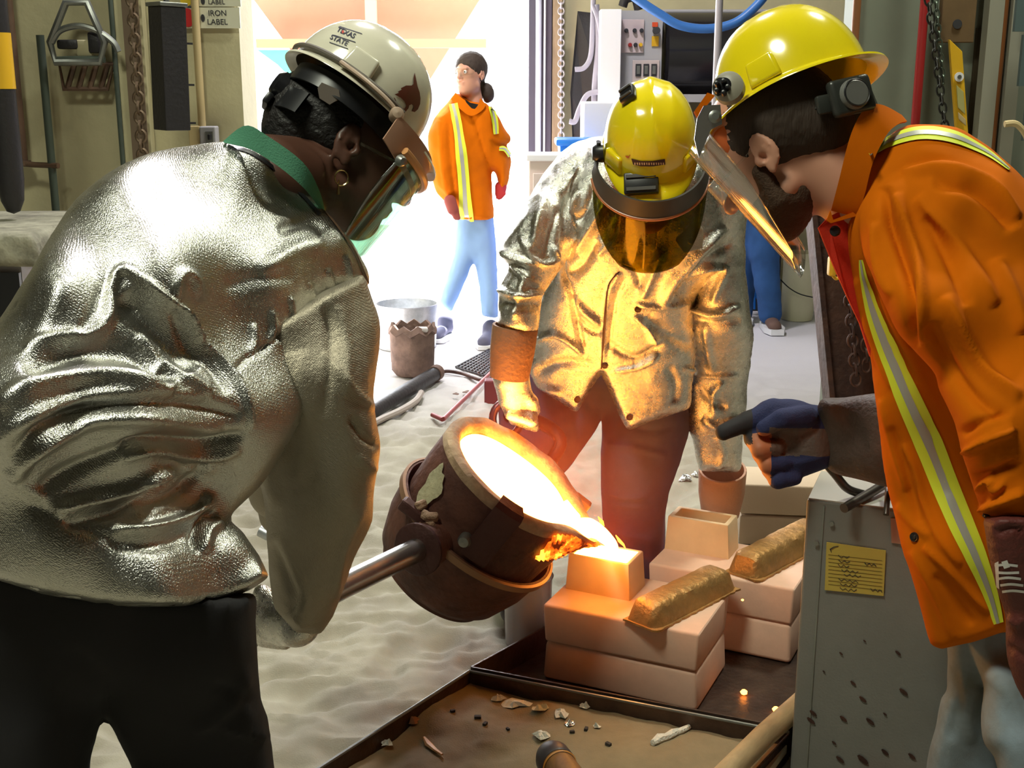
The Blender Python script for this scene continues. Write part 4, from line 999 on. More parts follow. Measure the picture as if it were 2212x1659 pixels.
# trunnion and long shank
hd = (P(745, 1264, 2.28)-P(885, 1196, 2.50)).normalized()
tr = P(905, 1186, 2.53)
tn = obj('trunnion', tube([tr-hd*.02+(-hd)*.09, tr+hd*.0], .052, 32), m_shell, t, True)
obj('trunnion_flange', lathe(tr, hd, [(0, -.004), (.058, -.004), (.061, .0), (.061, .008), (.057, .011), (0, .011)], 36), m_strap, t, True)
pe = P(540, 1372, 1.98)
m_sh = mat('polished_shank_steel', (.45, .43, .42), .25, .9, var=.3, vscale=12)
obj('shank_bar', tube([tr+hd*.0, P(745, 1264, 2.28), pe], [.027, .026, .024], 24), m_sh, t, True)
obj('far_shank', tube(smoothpts([bc+na_*.225+(-hd)*.19, P(1210, 960, 2.95), P(1150, 905, 3.0), P(1098, 898, 2.95)]), .018, 14), m_strap, t, True)
pc = P(1095, 905, 2.93); rg = .036
obj('grip_ring', tube([pc+V(math.cos(a), math.sin(a)*1.2, .3*math.cos(a))*rg for a in [i*math.pi/12 for i in range(24)]], .010, 10, closed=True), mat('purple_brown_steel', (.14, .06, .08), .35, .6), t, True)
obj('lever_bar', tube([P(562, 1146, 2.6), P(720, 1225, 2.55)], .014, 12), m_galv, None, True, label='shiny steel bar end poking out behind the silver sleeve', cat='bar', base=P(570, 1150, 2.6))
# molten metal: pool, stream, filled mould
v = []; f = []; n = 64; hs = LL-.022
v.append(bc+na_*hs)
for k in range(1, 7):
    for i in range(n):
        a = 2*math.pi*i/n; e = math.exp(-(math.atan2(math.sin(a), math.cos(a))/.30)**2)
        r_ = (.153+.052*e)*k/6; v.append(bc+na_*(hs+.004*math.sin(a*3+k)*k/6-.010*e*k/6)+(lipd*math.cos(a)+sd_*math.sin(a))*r_)
for i in range(n):
    j = (i+1) % n; f.append((0, 1+i, 1+j))
    for k in range(5): o_ = 1+k*n; f.append((o_+i, o_+n+i, o_+n+j, o_+j))
mt = thing('molten_metal', bc+na_*hs, 'white hot molten metal filling the ladle and streaming into the mould', 'molten metal')
obj('pool', (v, f), m_hot, mt, 'full')
lip = bc+na_*(hs-.004)+lipd*.19
mtop = Vector((mc1.x, mc1.y, .306))
s0, s1 = P(1232, 1100, 2.72), P(1330, 1192, 2.70)
path = smoothpts([bc+na_*(hs+.003)+lipd*.13, lip, s0.lerp(s1, .45)+Vector((0, -.01, .004)), P(1318, 1172, 2.74), mtop+Vector((.02, -.01, -.004))], 8)
rad = np.interp(np.linspace(0, 1, len(path)), [0, .2, .4, .7, .9, 1], [.052, .048, .034, .020, .015, .018])
obj('stream', tube(path, list(rad), 20, sq=.75), m_hot, mt, 'full')
p2 = [p+Vector((.004, 0, -.010)) for p in path[8:]]
for i, (x, y, r_) in enumerate(((1338, 1168, .004), (1346, 1176, .003), (1300, 1128, .005))):
    obj('spatter', tube([P(x-8, y-12, 2.72), P(x, y, 2.71), P(x+5, y+8, 2.70)], [.001, r_, .001], 8), m_hot2, mt, True)
ex_, ey_ = mx1
q = [mtop+ex_*(a*(ms1[0]-.022)/2)+ey_*(b_*(ms1[1]-.022)/2) for a, b_ in ((-1, -1), (1, -1), (1, 1), (-1, 1))]
obj('mould_fill', prism(q, .004, (0, 0, 1)), m_hot, mt)
q = [mtop+Vector((0, 0, .004))+ex_*(a*(ms1[0]*.995)/2)+ey_*(b_*(ms1[1]*.995)/2) for a, b_ in ((-1, -1), (1, -1), (1, 1), (-1, 1))]
# glowing crust under the stream, on the ladle lip
mg = bpy.data.materials.new('glowing_crust'); mg.use_nodes = True; nt = mg.node_tree; bsd = nt.nodes['Principled BSDF']
bsd.inputs['Base Color'].default_value = (.12, .05, .03, 1); bsd.inputs['Roughness'].default_value = .9
tc = nt.nodes.new('ShaderNodeTexCoord'); nz1 = nt.nodes.new('ShaderNodeTexNoise'); nz1.inputs['Scale'].default_value = 28; nz1.inputs['Detail'].default_value = 5
nt.links.new(tc.outputs['Object'], nz1.inputs['Vector']); rp = nt.nodes.new('ShaderNodeValToRGB'); nt.links.new(nz1.outputs['Fac'], rp.inputs[0])
e_ = rp.color_ramp.elements.new(.56); e_.color = (.55, .07, .003, 1)
rp.color_ramp.elements[0].position = .42; rp.color_ramp.elements[0].color = (.03, .002, 0, 1); rp.color_ramp.elements[2].position = .70; rp.color_ramp.elements[2].color = (1, .42, .03, 1)
nt.links.new(rp.outputs[0], bsd.inputs['Emission Color']); bsd.inputs['Emission Strength'].default_value = 4.5
v = []; f = []; n = 34; kk = 9
for i in range(n+1):
    a = s_sign*(-.10+.86*i/n)
    e = math.exp(-(a/.28)**2)
    for k in range(kk+1):
        h = LL+.002-.085*k/kk; w_ = max(0, (h-(LL-.13))/.13); rr_ = .2+.055*e*w_**2+.004*math.sin(i*1.9+k*2.7)+.003
        v.append(lp_(h-.018*e*w_**2, a, rr_))
for i in range(n):
    for k in range(kk): q_ = i*(kk+1)+k; f.append((q_, q_+1, q_+kk+2, q_+kk+1))
obj('glowing_crust', (v, f), mg, t, True)
# thin fumes added to imitate the red glare round the pour
mv = bpy.data.materials.new('pour_glare'); mv.use_nodes = True; nt = mv.node_tree; nt.nodes.clear()
vs_ = nt.nodes.new('ShaderNodeVolumeScatter'); vs_.inputs['Color'].default_value = (1, .24, .22, 1); vs_.inputs['Anisotropy'].default_value = .2
tc = nt.nodes.new('ShaderNodeTexCoord'); ln_ = nt.nodes.new('ShaderNodeVectorMath'); ln_.operation = 'LENGTH'; nt.links.new(tc.outputs['Object'], ln_.inputs[0])
mr_1 = nt.nodes.new('ShaderNodeMapRange'); mr_1.inputs[1].default_value = .08; mr_1.inputs[2].default_value = .47; mr_1.inputs[3].default_value = .25; mr_1.inputs[4].default_value = 0; mr_1.interpolation_type = 'SMOOTHSTEP'
nt.links.new(ln_.outputs['Value'], mr_1.inputs[0]); nt.links.new(mr_1.outputs[0], vs_.inputs['Density'])
om = nt.nodes.new('ShaderNodeOutputMaterial'); nt.links.new(vs_.outputs[0], om.inputs['Volume']); MATS['haze'] = mv
fc = P(1225, 1075, 2.70)
bm = bmesh.new(); bmesh.ops.create_icosphere(bm, subdivisions=3, radius=.48); bm.verts.index_update()
obj('haze', ([fc+q.co for q in bm.verts], [[q.index for q in f.verts] for f in bm.faces]), mv, label='thin reddish fumes imitating the red glare round the pouring metal', cat='haze', kind='stuff', base=fc); bm.free()
# ---------------------------------------------------------------- people: materials
def foilmat(name, tint=(.72, .70, .64), rough=.24, crk=.6, tw=.3):
    if name in MATS: return MATS[name]
    m = mat(name, tint, rough, 1.0); nt = m.node_tree; N = nt.nodes; L = nt.links; b = N['Principled BSDF']
    tc = N.new('ShaderNodeTexCoord'); mp = N.new('ShaderNodeMapping'); mp.inputs['Scale'].default_value = (1, 1, 1); mp.inputs['Rotation'].default_value = (.5, .7, .4)
    L.new(tc.outputs['Object'], mp.inputs[0])
    wv = N.new('ShaderNodeTexWave'); wv.inputs['Scale'].default_value = 150; wv.inputs['Distortion'].default_value = .15; wv.inputs['Detail'].default_value = 1; L.new(mp.outputs[0], wv.inputs['Vector'])
    n1 = N.new('ShaderNodeTexNoise'); n1.inputs['Scale'].default_value = 55; n1.inputs['Detail'].default_value = 5; n1.inputs['Roughness'].default_value = .7; L.new(tc.outputs['Object'], n1.inputs['Vector'])
    b1 = N.new('ShaderNodeBump'); b1.inputs['Strength'].default_value = tw; b1.inputs['Distance'].default_value = .0012; L.new(wv.outputs['Fac'], b1.inputs['Height'])
    b2 = N.new('ShaderNodeBump'); b2.inputs['Strength'].default_value = crk; b2.inputs['Distance'].default_value = .004; L.new(n1.outputs['Fac'], b2.inputs['Height']); L.new(b1.outputs[0], b2.inputs['Normal'])
    n3 = N.new('ShaderNodeTexNoise'); n3.inputs['Scale'].default_value = 420; n3.inputs['Detail'].default_value = 2; L.new(tc.outputs['Object'], n3.inputs['Vector'])
    b3 = N.new('ShaderNodeBump'); b3.inputs['Strength'].default_value = .9; b3.inputs['Distance'].default_value = .0012; L.new(n3.outputs['Fac'], b3.inputs['Height']); L.new(b2.outputs[0], b3.inputs['Normal']); L.new(b3.outputs[0], b.inputs['Normal'])
    rr = N.new('ShaderNodeMapRange'); rr.inputs[3].default_value = rough-.08; rr.inputs[4].default_value = rough+.14; L.new(n1.outputs['Fac'], rr.inputs[0]); L.new(rr.outputs[0], b.inputs['Roughness'])
    return m
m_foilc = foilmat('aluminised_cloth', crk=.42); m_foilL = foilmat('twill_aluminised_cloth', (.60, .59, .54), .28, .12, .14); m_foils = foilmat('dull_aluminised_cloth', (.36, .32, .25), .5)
def clear(name, tint, gloss=.12, rough=.04, ior=1.45, fm=.45):
    m = bpy.data.materials.new(name); m.use_nodes = True; nt = m.node_tree; nt.nodes.clear(); N = nt.nodes; L = nt.links
    t = N.new('ShaderNodeBsdfTransparent'); t.inputs[0].default_value = (*tint, 1); g = N.new('ShaderNodeBsdfGlossy'); g.inputs['Roughness'].default_value = rough
    lw = N.new('ShaderNodeFresnel'); lw.inputs[0].default_value = ior; ad = N.new('ShaderNodeMath'); ad.operation = 'MULTIPLY_ADD'; ad.inputs[1].default_value = fm; ad.inputs[2].default_value = gloss; L.new(lw.outputs[0], ad.inputs[0])
    mx = N.new('ShaderNodeMixShader'); L.new(ad.outputs[0], mx.inputs[0]); L.new(t.outputs[0], mx.inputs[1]); L.new(g.outputs[0], mx.inputs[2])
    o = N.new('ShaderNodeOutputMaterial'); L.new(mx.outputs[0], o.inputs[0]); MATS[name] = m; return m
m_clear = clear('clear_shield', (.97, .98, .96), .02); m_greenclear = clear('pale_green_shield', (.74, .93, .84), .04); m_amber = clear('olive_tinted_shield', (.36, .32, .03), .0, .05, 1.3, .2); m_clearR = clear('polished_clear_shield', (.96, .96, .93), .10, .03, 1.6, .6)
m_skind = mat('dark_brown_skin', (.085, .035, .022), .45, bump=.1, bscale=200, bdist=.001); m_skin = mat('light_skin', (.55, .27, .18), .5, bump=.1, bscale=200, bdist=.001)
m_hair = mat('dark_brown_hair', (.035, .02, .012), .75, bump=.6, bscale=220, bdist=.003, stretch=(1, 1, .2)); m_hairb = mat('black_hair', (.008, .006, .006), .6, bump=.9, bscale=150, bdist=.004)
m_beard = mat('brown_beard', (.06, .03, .015), .85, bump=.8, bscale=260, bdist=.003)
m_whel = mat('white_helmet_shell', (.72, .68, .55), .18, coat=.5, var=.12, vscale=9); m_yhel = mat('yellow_helmet_shell', (.85, .68, .01), .16, coat=.6)
m_dark = mat('black_trousers', (.012, .011, .013), .9, bump=.2, bscale=300, bdist=.001)
m_jean = mat('indigo_denim', (.05, .065, .13), .9, bump=.3, bscale=350, bdist=.0015, var=.3, vscale=12)
m_jeanl = mat('faded_denim', (.30, .38, .46), .9, bump=.3, bscale=350, bdist=.0015, col2=(.20, .22, .22), vscale=7)
m_leath = mat('tan_leather', (.34, .17, .09), .65, bump=.3, bscale=90, var=.3, vscale=10); m_leathr = mat('dark_red_leather', (.11, .02, .015), .6, bump=.3, bscale=90)
m_navy = mat('navy_glove_cloth', (.018, .025, .09), .85, bump=.2, bscale=300); m_gleath = mat('worn_grey_leather', (.13, .095, .08), .6, bump=.3, bscale=120, var=.3, vscale=20)
# ---------------------------------------------------------------- people: builders
def ortho(Fv, Uv):
    F = Fv.normalized(); U = (Uv-F*F.dot(Uv)).normalized(); return F.cross(U), F, U
def head_items(c, ax, s=1.0, nose=1.0, fem=0):
    R, F, U = ax; c = Vector(c)
    def W(x, y, z): return c+R*(x*s)+F*(y*s)+U*(z*s)
    Rm = [list(R), list(F), list(U)]
    E = lambda x, y, z, a, b, d: Ell(W(x, y, z), (a*s, b*s, d*s), Rm)
    it = [('u', E(0, -.015, .035, .077, .098, .088), 0), ('u', E(0, .035, -.035, .062, .062, .085), .03),
          ('u', E(0, .055, -.088, .034 if not fem else .028, .034, .028), .03),
          ('u', Cone(W(-.048, .01, -.065), .02*s, W(0, .065, -.092), .02*s), .02), ('u', Cone(W(.048, .01, -.065), .02*s, W(0, .065, -.092), .02*s), .02),
          ('u', Cone(W(0, .09, .018), .008*s, W(0, .112*nose, -.022), .012*s), .012), ('u', E(.011, .10, -.026, .008, .009, .007), .006), ('u', E(-.011, .10, -.026, .008, .009, .007), .006),
          ('u', Cone(W(-.035, .083, .028), .009*s, W(.035, .083, .028), .009*s), .014),
          ('s', E(.031, .098, .010, .015, .014, .011), .010), ('s', E(-.031, .098, .010, .015, .014, .011), .010),
          ('u', E(.031, .083, .009, .0125, .0125, .0125), .001), ('u', E(-.031, .083, .009, .0125, .0125, .0125), .001),
          ('u', E(0, .094, -.050, .024, .010, .006), .005), ('u', E(0, .091, -.060, .020, .011, .007), .005), ('s', Cone(W(-.02, .103, -.0555), .0012*s, W(.02, .103, -.0555), .0012*s), .003)]
    for g in (-1, 1):
        it += [('u', Cone(W(g*.072, -.004, -.008), .013*s, W(g*.080, -.012, -.004), .016*s), .006), ('u', Ell(W(g*.082, -.013, -.002), (.0055*s, .020*s, .032*s), Rm), .004), ('s', Ell(W(g*.089, -.011, .001), (.0060*s, .0135*s, .0235*s), Rm), .002), ('u', Cone(W(g*.083, -.018, -.014), .0028*s, W(g*.083, -.012, .016), .0028*s), .003), ('s', Ell(W(g*.082, -.003, -.008), (.008*s, .006*s, .008*s), Rm), .003),
               ('u', Ell(W(g*.080, .008, -.010), (.006*s, .006*s, .009*s), Rm), .004), ('u', Ell(W(g*.081, -.002, -.030), (.005*s, .008*s, .010*s), Rm), .004)]
    return it, W
def join(*vfs):
    v = []; f = []; n = 0; mi = []
    for k, (a, b) in enumerate(vfs):
        v.append(np.asarray(a, float).reshape(-1, 3)); f.append(np.asarray(b)+n); n += len(v[-1])
    return np.concatenate(v), np.concatenate(f)
def C2(a, ra, b, rb, **k): return Cone(P(*a), ra, P(*b), rb, **k)
def face(parent, m, head, neck, limbs, res=.011):
    it, W = head_items(*head); return (parent, m, head, neck, limbs, res, it), W
def figure(spec):
    """continuous body under the clothes: head with neck at fine size, the rest coarser, overlapping at the neck root"""
    parent, m, head, neck, limbs, res, it = spec; gar = list(REG); REG.clear()
    hd = mesh_field(it+[('u', Cone(*neck), .03)], .0036, 2, reg=False)
    def inside(p):
        g = gar[0](p)
        for q in gar[1:]: g = np.minimum(g, q(p))
        return g+.030
    inside.box = None
    bd = mesh_field([('u', q, .03 if i else 0) for i, q in enumerate(limbs)]+[('i', inside, .004)], res, 1, reg=False)
    return obj('body', join(hd, bd), m, parent, 'full')
def cloth(name, items, res, m, parent, strokes=(), noise=(), smooth=2, amp=1, **k):
    return obj(name, mesh_field([(a, b, c) for a, b, c in items], res, smooth, folds(strokes, amp, noise)), m, parent, 'full', **k)
def eyes(W, s, ax, parent):
    for g in (-1, 1):
        for nm, rr_, dy, mm in (('eyeball', .0118, 0, m_white), ('iris', .0055, .0075, mat('brown_iris', (.06, .03, .02), .2))):
            bm = bmesh.new(); bmesh.ops.create_icosphere(bm, subdivisions=2, radius=rr_*s); bm.verts.index_update(); c = W(g*.031, .0845+dy, .009)
            obj(nm, ([c+q.co for q in bm.verts], [[q.index for q in f.verts] for f in bm.faces]), mm, parent, True); bm.free()
class Helmet:
    def __init__(s, parent, c, ax, m, L=.140, Wd=.112, H=.150, visor=.045, brim=.012, back=.018, name='helmet', label=None):
        s.c = Vector(c); s.R, s.F, s.U = ax; s.L, s.Wd, s.H = L, Wd, H; v = []; f = []; n = 72; s.visor = visor
        rings = 16
        def dome(a, ph):
            r = math.cos(ph)**.82 if ph < 1.5707 else 0; z = math.sin(ph)**.9*H
            x = Wd*math.sin(a)*r; y = L*math.cos(a)*r
            rd = .0055*math.exp(-(x/.012)**2)*(1 if z > .03 else z/.03)*(z/H)
            rd += .003*math.exp(-((abs(x)-.042)/.007)**2)*(z > H*.35)*(z-H*.35)/H*1.6
            return x, y, z+rd
        def brimf(a):
            fr = max(0, math.cos(a)); bk = max(0, -math.cos(a)); return brim+visor*fr**3+back*bk**3
        pr = []
        for k in range(rings+1):
            ph = math.pi/2*(1-k/rings); pr.append([dome(2*math.pi*i/n, ph) for i in range(n)])
        def off(e, dz, inn=0):
            o = []
            for i in range(n):
                a = 2*math.pi*i/n; b_ = brimf(a)*e; o.append(((Wd+b_-inn)*math.sin(a), (L+b_-inn)*math.cos(a), dz-(.016*max(0, math.cos(a))**3)*e))
            return o
        pr += [off(.25, -.002), off(.6, -.005), off(1, -.009), off(1.03, -.013), off(.95, -.013), off(.3, -.007), off(0, -.004, .004)]
        for k in range(1, rings+1):
            ph = math.pi/2*k/rings; pr.append([(x*.965, y*.965, z*.975-.003) for x, y, z in [dome(2*math.pi*i/n, ph) for i in range(n)]])
        for r_ in pr: v += [s.w(*p) for p in r_]
        for k in range(len(pr)-1):
            for i in range(n): j = (i+1) % n; f.append((k*n+i, k*n+j, (k+1)*n+j, (k+1)*n+i))
        s.o = obj(name, (v, f), m, parent, 50, label=label); s.b = bvh_of(s.o); s.mat = m
    def w(s, x, y, z): return s.c+s.R*x+s.F*y+s.U*z
    def surf(s, az, k=1.0, z=0, out=0): return s.w((s.Wd*k+out)*math.sin(az), (s.L*k+out)*math.cos(az), z)
    def slot(s, az, m=None):
        ax = (s.F*math.cos(az)*0+(s.F*-math.sin(az)*1+s.R*math.cos(az)).normalized(), (s.F*math.cos(az)+s.R*math.sin(az)).normalized(), s.U)
        return obj('slot_block', box(s.surf(az, .99, .022), (.050, .014, .044), ax, bev=.006, taper=1.15, seg=3), m or s.mat, s.o, True)
    def band(s, z0, z1, a0, a1, m, name='headband', k=.86, th=.004, n=30):
        v = []; f = []
        for i in range(n+1):
            a = a0+(a1-a0)*i/n
            for kk, z in ((k, z0), (k+th/s.Wd, z0), (k+th/s.Wd, z1), (k, z1)): v.append(s.w(s.Wd*kk*math.sin(a), s.L*kk*math.cos(a), z))
        for i in range(n):
            for q in range(4): f.append((i*4+q, i*4+(q+1) % 4, i*4+4+(q+1) % 4, i*4+4+q))
        return obj(name, (v, f), m, s.o, True)
def sheet(Wf, rad, zt, zb, half, tilt=0, yo=0, th=.003, nz_=16, na=36, tip=.35, flare=0):
    """curved visor sheet: arc of radius rad (x) hanging from zt to zb, lower corners rounded"""
    v = []; f = []
    for side in (0, 1):
        for k in range(nz_+1):
            u = k/nz_; z = zt+(zb-zt)*u; hw_ = half*(1-tip*max(0, (u-.35)/.65)**2.2)
            for i in range(na+1):
                a = -hw_+2*hw_*i/na; r = rad-side*th+flare*u; zz = z
                v.append(Wf(r*math.sin(a), r*math.cos(a)*1.08+yo+tilt*u, zz+(abs(a)/half)**2.5*abs(zb-zt)*.28*u))
    N1 = (nz_+1)*(na+1)
    for s_ in (0, 1):
        for k in range(nz_):
            for i in range(na):
                q = s_*N1+k*(na+1)+i; t_ = (q, q+1, q+na+2, q+na+1); f.append(t_ if s_ == 0 else t_[::-1])
    for k in range(nz_):
        for i in (0, na): q = k*(na+1)+i; f.append((q, q+na+1, q+na+1+N1, q+N1))
    for k in (0, nz_):
        for i in range(na): q = k*(na+1)+i; f.append((q, q+1, q+1+N1, q+N1))
    return v, f
def collar(name, up, lo, yn, yf, m, parent, th=.004, bulge=.02, **k):
    """standing collar: near side from pixels, far side mirrored behind the neck"""
    n = 22; us = smoothpts([(x, y, 0) for x, y in up], 8); ls = smoothpts([(x, y, 0) for x, y in lo], 8); v = []; f = []
    def at(s, u): q = u*(len(s)-1); i = min(int(q), len(s)-2); return s[i].lerp(s[i+1], q-i)
    ring_ = []
    for i in range(2*n):
        if i <= n: u = i/n; yy = yn[0]+(yn[1]-yn[0])*u-bulge*math.sin(math.pi*u)
        else: u = 1-(i-n)/n; yy = yn[0]+(yn[1]-yn[0])*u+yf*math.sin(math.pi*u)
        a, b = at(us, u), at(ls, u); col = []
        for q in range(5):
            t_ = q/4; p = a.lerp(b, t_); col.append(P(p.x, p.y, yy-.012*t_*(1 if i <= n else -1)))
        ring_.append(col)
    cen = sum((c[2] for c in ring_), Vector())/len(ring_)
    for sgn in (0, 1):
        for col in ring_:
            for p in col: v.append(p+(cen-p).normalized()*th*sgn)
    m_ = len(ring_); N1 = m_*5
    for i in range(m_):
        j = (i+1) % m_
        for q in range(4):
            f.append((i*5+q, i*5+q+1, j*5+q+1, j*5+q)); f.append((N1+i*5+q, N1+j*5+q, N1+j*5+q+1, N1+i*5+q+1))
        for q in (0, 4): f.append((i*5+q, j*5+q, N1+j*5+q, N1+i*5+q))
    return obj(name, (v, f), m, parent, True, **k)
def stripes(bv, pts, wid, parent, n=6, off=.003, inner=.33):
    t = obj('reflective_stripe', ribbon(bv, pts, wid, off, n), m_lime, parent, True, label='lime reflective stripe with grey centre')
    obj('grey_centre', ribbon(bv, pts, wid, off+.0012, n, 2, -inner/2, inner/2), m_silv, t, True); return t
def snap(bv, px, py, r, m, parent, name='snap_button'):
    h = cast(bv, px, py, .001)
    if h: return obj(name, lathe(h[0], h[1], [(0, .003), (r*.5, .0035), (r*.6, .002), (r*.9, .003), (r, .0), (r*.9, -.002)], 16), m, parent, True)
def boot(p, d, m, sole=None, L=.29, parent=None, name='boot', ht=.16):
    d = Vector((d[0], d[1], 0)).normalized(); p = Vector(p)
    it = [('u', Cone(p+Vector((0, 0, ht)), .05, p+Vector((0, 0, .06)), .046), 0), ('u', Cone(p+Vector((0, 0, .045)), .042, p+d*(L*.62)+Vector((0, 0, .036)), .042, (0, 0, 1), .8), .03), ('i', Cone(p+Vector((0, 0, .25)), .25, p+d*.1+Vector((0, 0, .25)), .25), 0)]
    return obj(name, mesh_field(it[:2], .008, 2), m, parent, 'full')
# ================================================================ left worker (silver jacket, white helmet)
tL = thing('person', Vector((P(250, 1500, 1.55).x, 1.6, 0)), 'bent person in silver jacket, black trousers and white hard hat at the left', 'person')
axL = ortho(V(.87, -.46, .22), V(.46, .88, .12)); hcL = P(755, 332, 2.14)
nk = (hcL-axL[1]*.035-axL[2]*.06, .062, P(590, 400, 2.03), .085)
limbsL = [C2((560, 450, 2.02), .10, (420, 800, 1.85), .12), C2((420, 800, 1.85), .12, (300, 1200, 1.62), .13), C2((560, 480, 1.95), .07, (700, 620, 1.90), .06),
          C2((700, 640, 1.86), .052, (680, 1000, 1.86), .045), C2((680, 1000, 1.86), .045, (600, 1320, 1.94), .030),
          C2((420, 450, 2.1), .07, (560, 700, 2.25), .055), C2((560, 700, 2.25), .05, (590, 1080, 2.35), .035),
          C2((150, 1300, 1.52), .11, (100, 1750, 1.5), .08), C2((420, 1300, 1.55), .10, (430, 1750, 1.62), .075)]
for a_, b_ in (((100, 1750, 1.5), (40, 2400, 1.55)), ((430, 1750, 1.62), (420, 2200, 1.72))):
    q = P(*b_); q.z = .09; limbsL.append(Cone(P(*a_), .075, q, .045))
    limbsL.append(Cone(q, .045, Vector((q.x+.14, q.y+.05, .035)), .030))
sL, WL = face(tL, m_skind, (hcL, axL, 1.08), nk, limbsL)
obj('trousers', mesh_field([('u', Pad([(-120, 1200), (300, 1285), (490, 1288), (552, 1282), (551, 1337), (556, 1400), (560, 1498), (578, 1552), (582, 1590), (590, 1640), (590, 1900), (296, 1900), (290, 1665), (262, 1610), (224, 1546), (206, 1600), (192, 1660), (190, 1900), (-130, 1900), (-150, 1500)],
    [(100, 1300, 1.52), (450, 1300, 1.58), (100, 1700, 1.52), (430, 1700, 1.64)],   .115, 150, flat=(0, 1, 2, 11, 17)), 0)]+
    [('u', Cone(P(60, 1800, 1.5), .095, Vector((P(40, 2400, 1.55).x, 1.55, .1)), .07), .03), ('u', Cone(P(440, 1800, 1.63), .09, Vector((P(420, 2200, 1.72).x, 1.72, .1)), .07), .03)],
    .009, 2, folds([([(540, 1450), (500, 1520), (420, 1580)], 14, 6), ([(585, 1590), (540, 1585), (470, 1560)], 9, 6), ([(150, 1400), (230, 1480), (225, 1540)], 20, -6), ([(560, 1540), (520, 1500), (460, 1480)], 10, -5)], 1, [(6, 3, (1, 1, 1))])), m_dark, tL, 'full')
for q in ((P(40, 2400, 1.55).x, 1.57), (P(420, 2200, 1.72).x, 1.74)): boot((q[0], q[1], 0), (1, .4), m_black, parent=tL)
torso_o = [(483, 308), (400, 318), (320, 333), (250, 365), (190, 408), (150, 450), (105, 520), (65, 590), (0, 690), (-90, 830), (-150, 1000), (-170, 1235), (0, 1257), (100, 1286), (200, 1304), (300, 1313), (400, 1311), (480, 1297), (545, 1270), (580, 1246), (555, 1196), (525, 1152), (495, 1120), (530, 1080), (566, 1044), (620, 960), (700, 800), (780, 640), (798, 600), (775, 550), (752, 512), (722, 476), (698, 452), (665, 395), (610, 345), (550, 315)]
dpL = [(100, 1250, 1.48), (300, 1300, 1.50), (520, 1240, 1.60), (0, 900, 1.46), (250, 950, 1.56), (480, 1000, 1.70), (80, 600, 1.58), (300, 600, 1.74), (550, 650, 1.86), (200, 430, 1.78), (400, 350, 1.96), (640, 400, 2.04), (780, 620, 2.0)]
LS = [([(225, 700), (235, 630), (262, 586), (300, 600), (350, 640), (395, 680), (430, 740)], 9, 11), ([(262, 640), (310, 680), (370, 740), (420, 800)], 24, -15), ([(230, 600), (200, 680), (170, 720)], 12, -4),
      ([(384, 650), (380, 612), (395, 592), (418, 604), (430, 650)], 10, 9), ([(386, 660), (400, 690), (430, 738), (470, 775), (505, 818), (532, 870), (545, 925)], 6, 9), ([(374, 670), (392, 710), (420, 760), (460, 800), (490, 850)], 9, -8),
      ([(50, 805), (140, 762), (240, 752), (320, 775), (370, 830)], 26, -17), ([(0, 880), (60, 838), (150, 818), (250, 815), (340, 832), (372, 845)], 18, 13), ([(40, 775), (120, 732), (200, 722), (236, 680), (228, 640)], 13, 9),
      ([(34, 1035), (60, 978), (140, 932), (220, 906), (341, 908), (478, 926)], 15, 15), ([(30, 985), (100, 920), (220, 872), (380, 868), (520, 900)], 13, -12), ([(0, 960), (60, 905), (180, 862), (330, 855), (440, 862)], 12, 7),
      ([(117, 1103), (171, 1090), (273, 1055), (345, 1018), (352, 1008)], 15, 15), ([(80, 1060), (160, 1010), (260, 972), (350, 955)], 15, -10), ([(140, 1130), (240, 1110), (330, 1062), (400, 1010)], 13, -9),
      ([(244, 1142), (290, 1150), (350, 1140), (429, 1106), (455, 1065)], 13, 15), ([(230, 1165), (330, 1178), (420, 1150)], 16, -7), ([(300, 1100), (380, 1062), (440, 1000)], 12, -8),
      ([(256, 966), (341, 948), (440, 956), (530, 936)], 11, -13), ([(262, 990), (330, 972), (400, 985), (470, 985), (520, 970)], 9, 9), ([(300, 1035), (380, 1020), (470, 1010)], 10, 5),
      ([(419, 1195), (421, 1150), (436, 1114), (470, 1114)], 8, -10), ([(440, 1195), (450, 1150), (480, 1130)], 12, 7), ([(60, 1085), (130, 1120), (240, 1165)], 12, -5),
      ([(300, 720), (340, 770), (352, 800)], 10, 6), ([(352, 770), (372, 790), (440, 840), (450, 845)], 12, 7), ([(140, 600), (100, 700), (60, 760)], 20, 5), ([(560, 590), (640, 540), (700, 530)], 18, 6), ([(600, 500), (660, 480), (700, 500)], 12, -5),
      ([(480, 620), (560, 600), (640, 600)], 16, -4), ([(20, 1010), (40, 1045), (100, 1075)], 10, 5)]
LS += [([(540+i*42, 770-i*28), (548+i*42, 735-i*28), (545+i*40, 700-i*30)], 6, 6) for i in range(6)]
LS += [([(505+i*48, 800-i*32), (540+i*46, 768-i*30), (582+i*44, 745-i*28)], 4, -5) for i in range(5)]
jl = cloth('jacket', [('u', Pad(torso_o, dpL, [(0, 900, .15), (300, 700, .17), (200, 430, .13), (500, 1200, .09), (400, 1290, .12), (780, 600, .07), (640, 420, .10)], 210, flat=tuple(range(11, 20)), s0=90), 0)], .0052, m_foilL, tL, LS, [(4, 1.6, (1, 1, 1)), (13, .9, (1, 1, 1))], amp=1.1)
sleeve_o = [(520, 760), (610, 690), (700, 632), (785, 594), (801, 640), (819, 700), (815, 770), (806, 850), (814, 920), (821, 962), (815, 1010), (806, 1062), (801, 1128), (765, 1200), (746, 1256), (718, 1330), (693, 1369), (640, 1364), (592, 1310), (583, 1240), (577, 1150), (567, 1058), (533, 1002), (528, 930), (530, 850)]
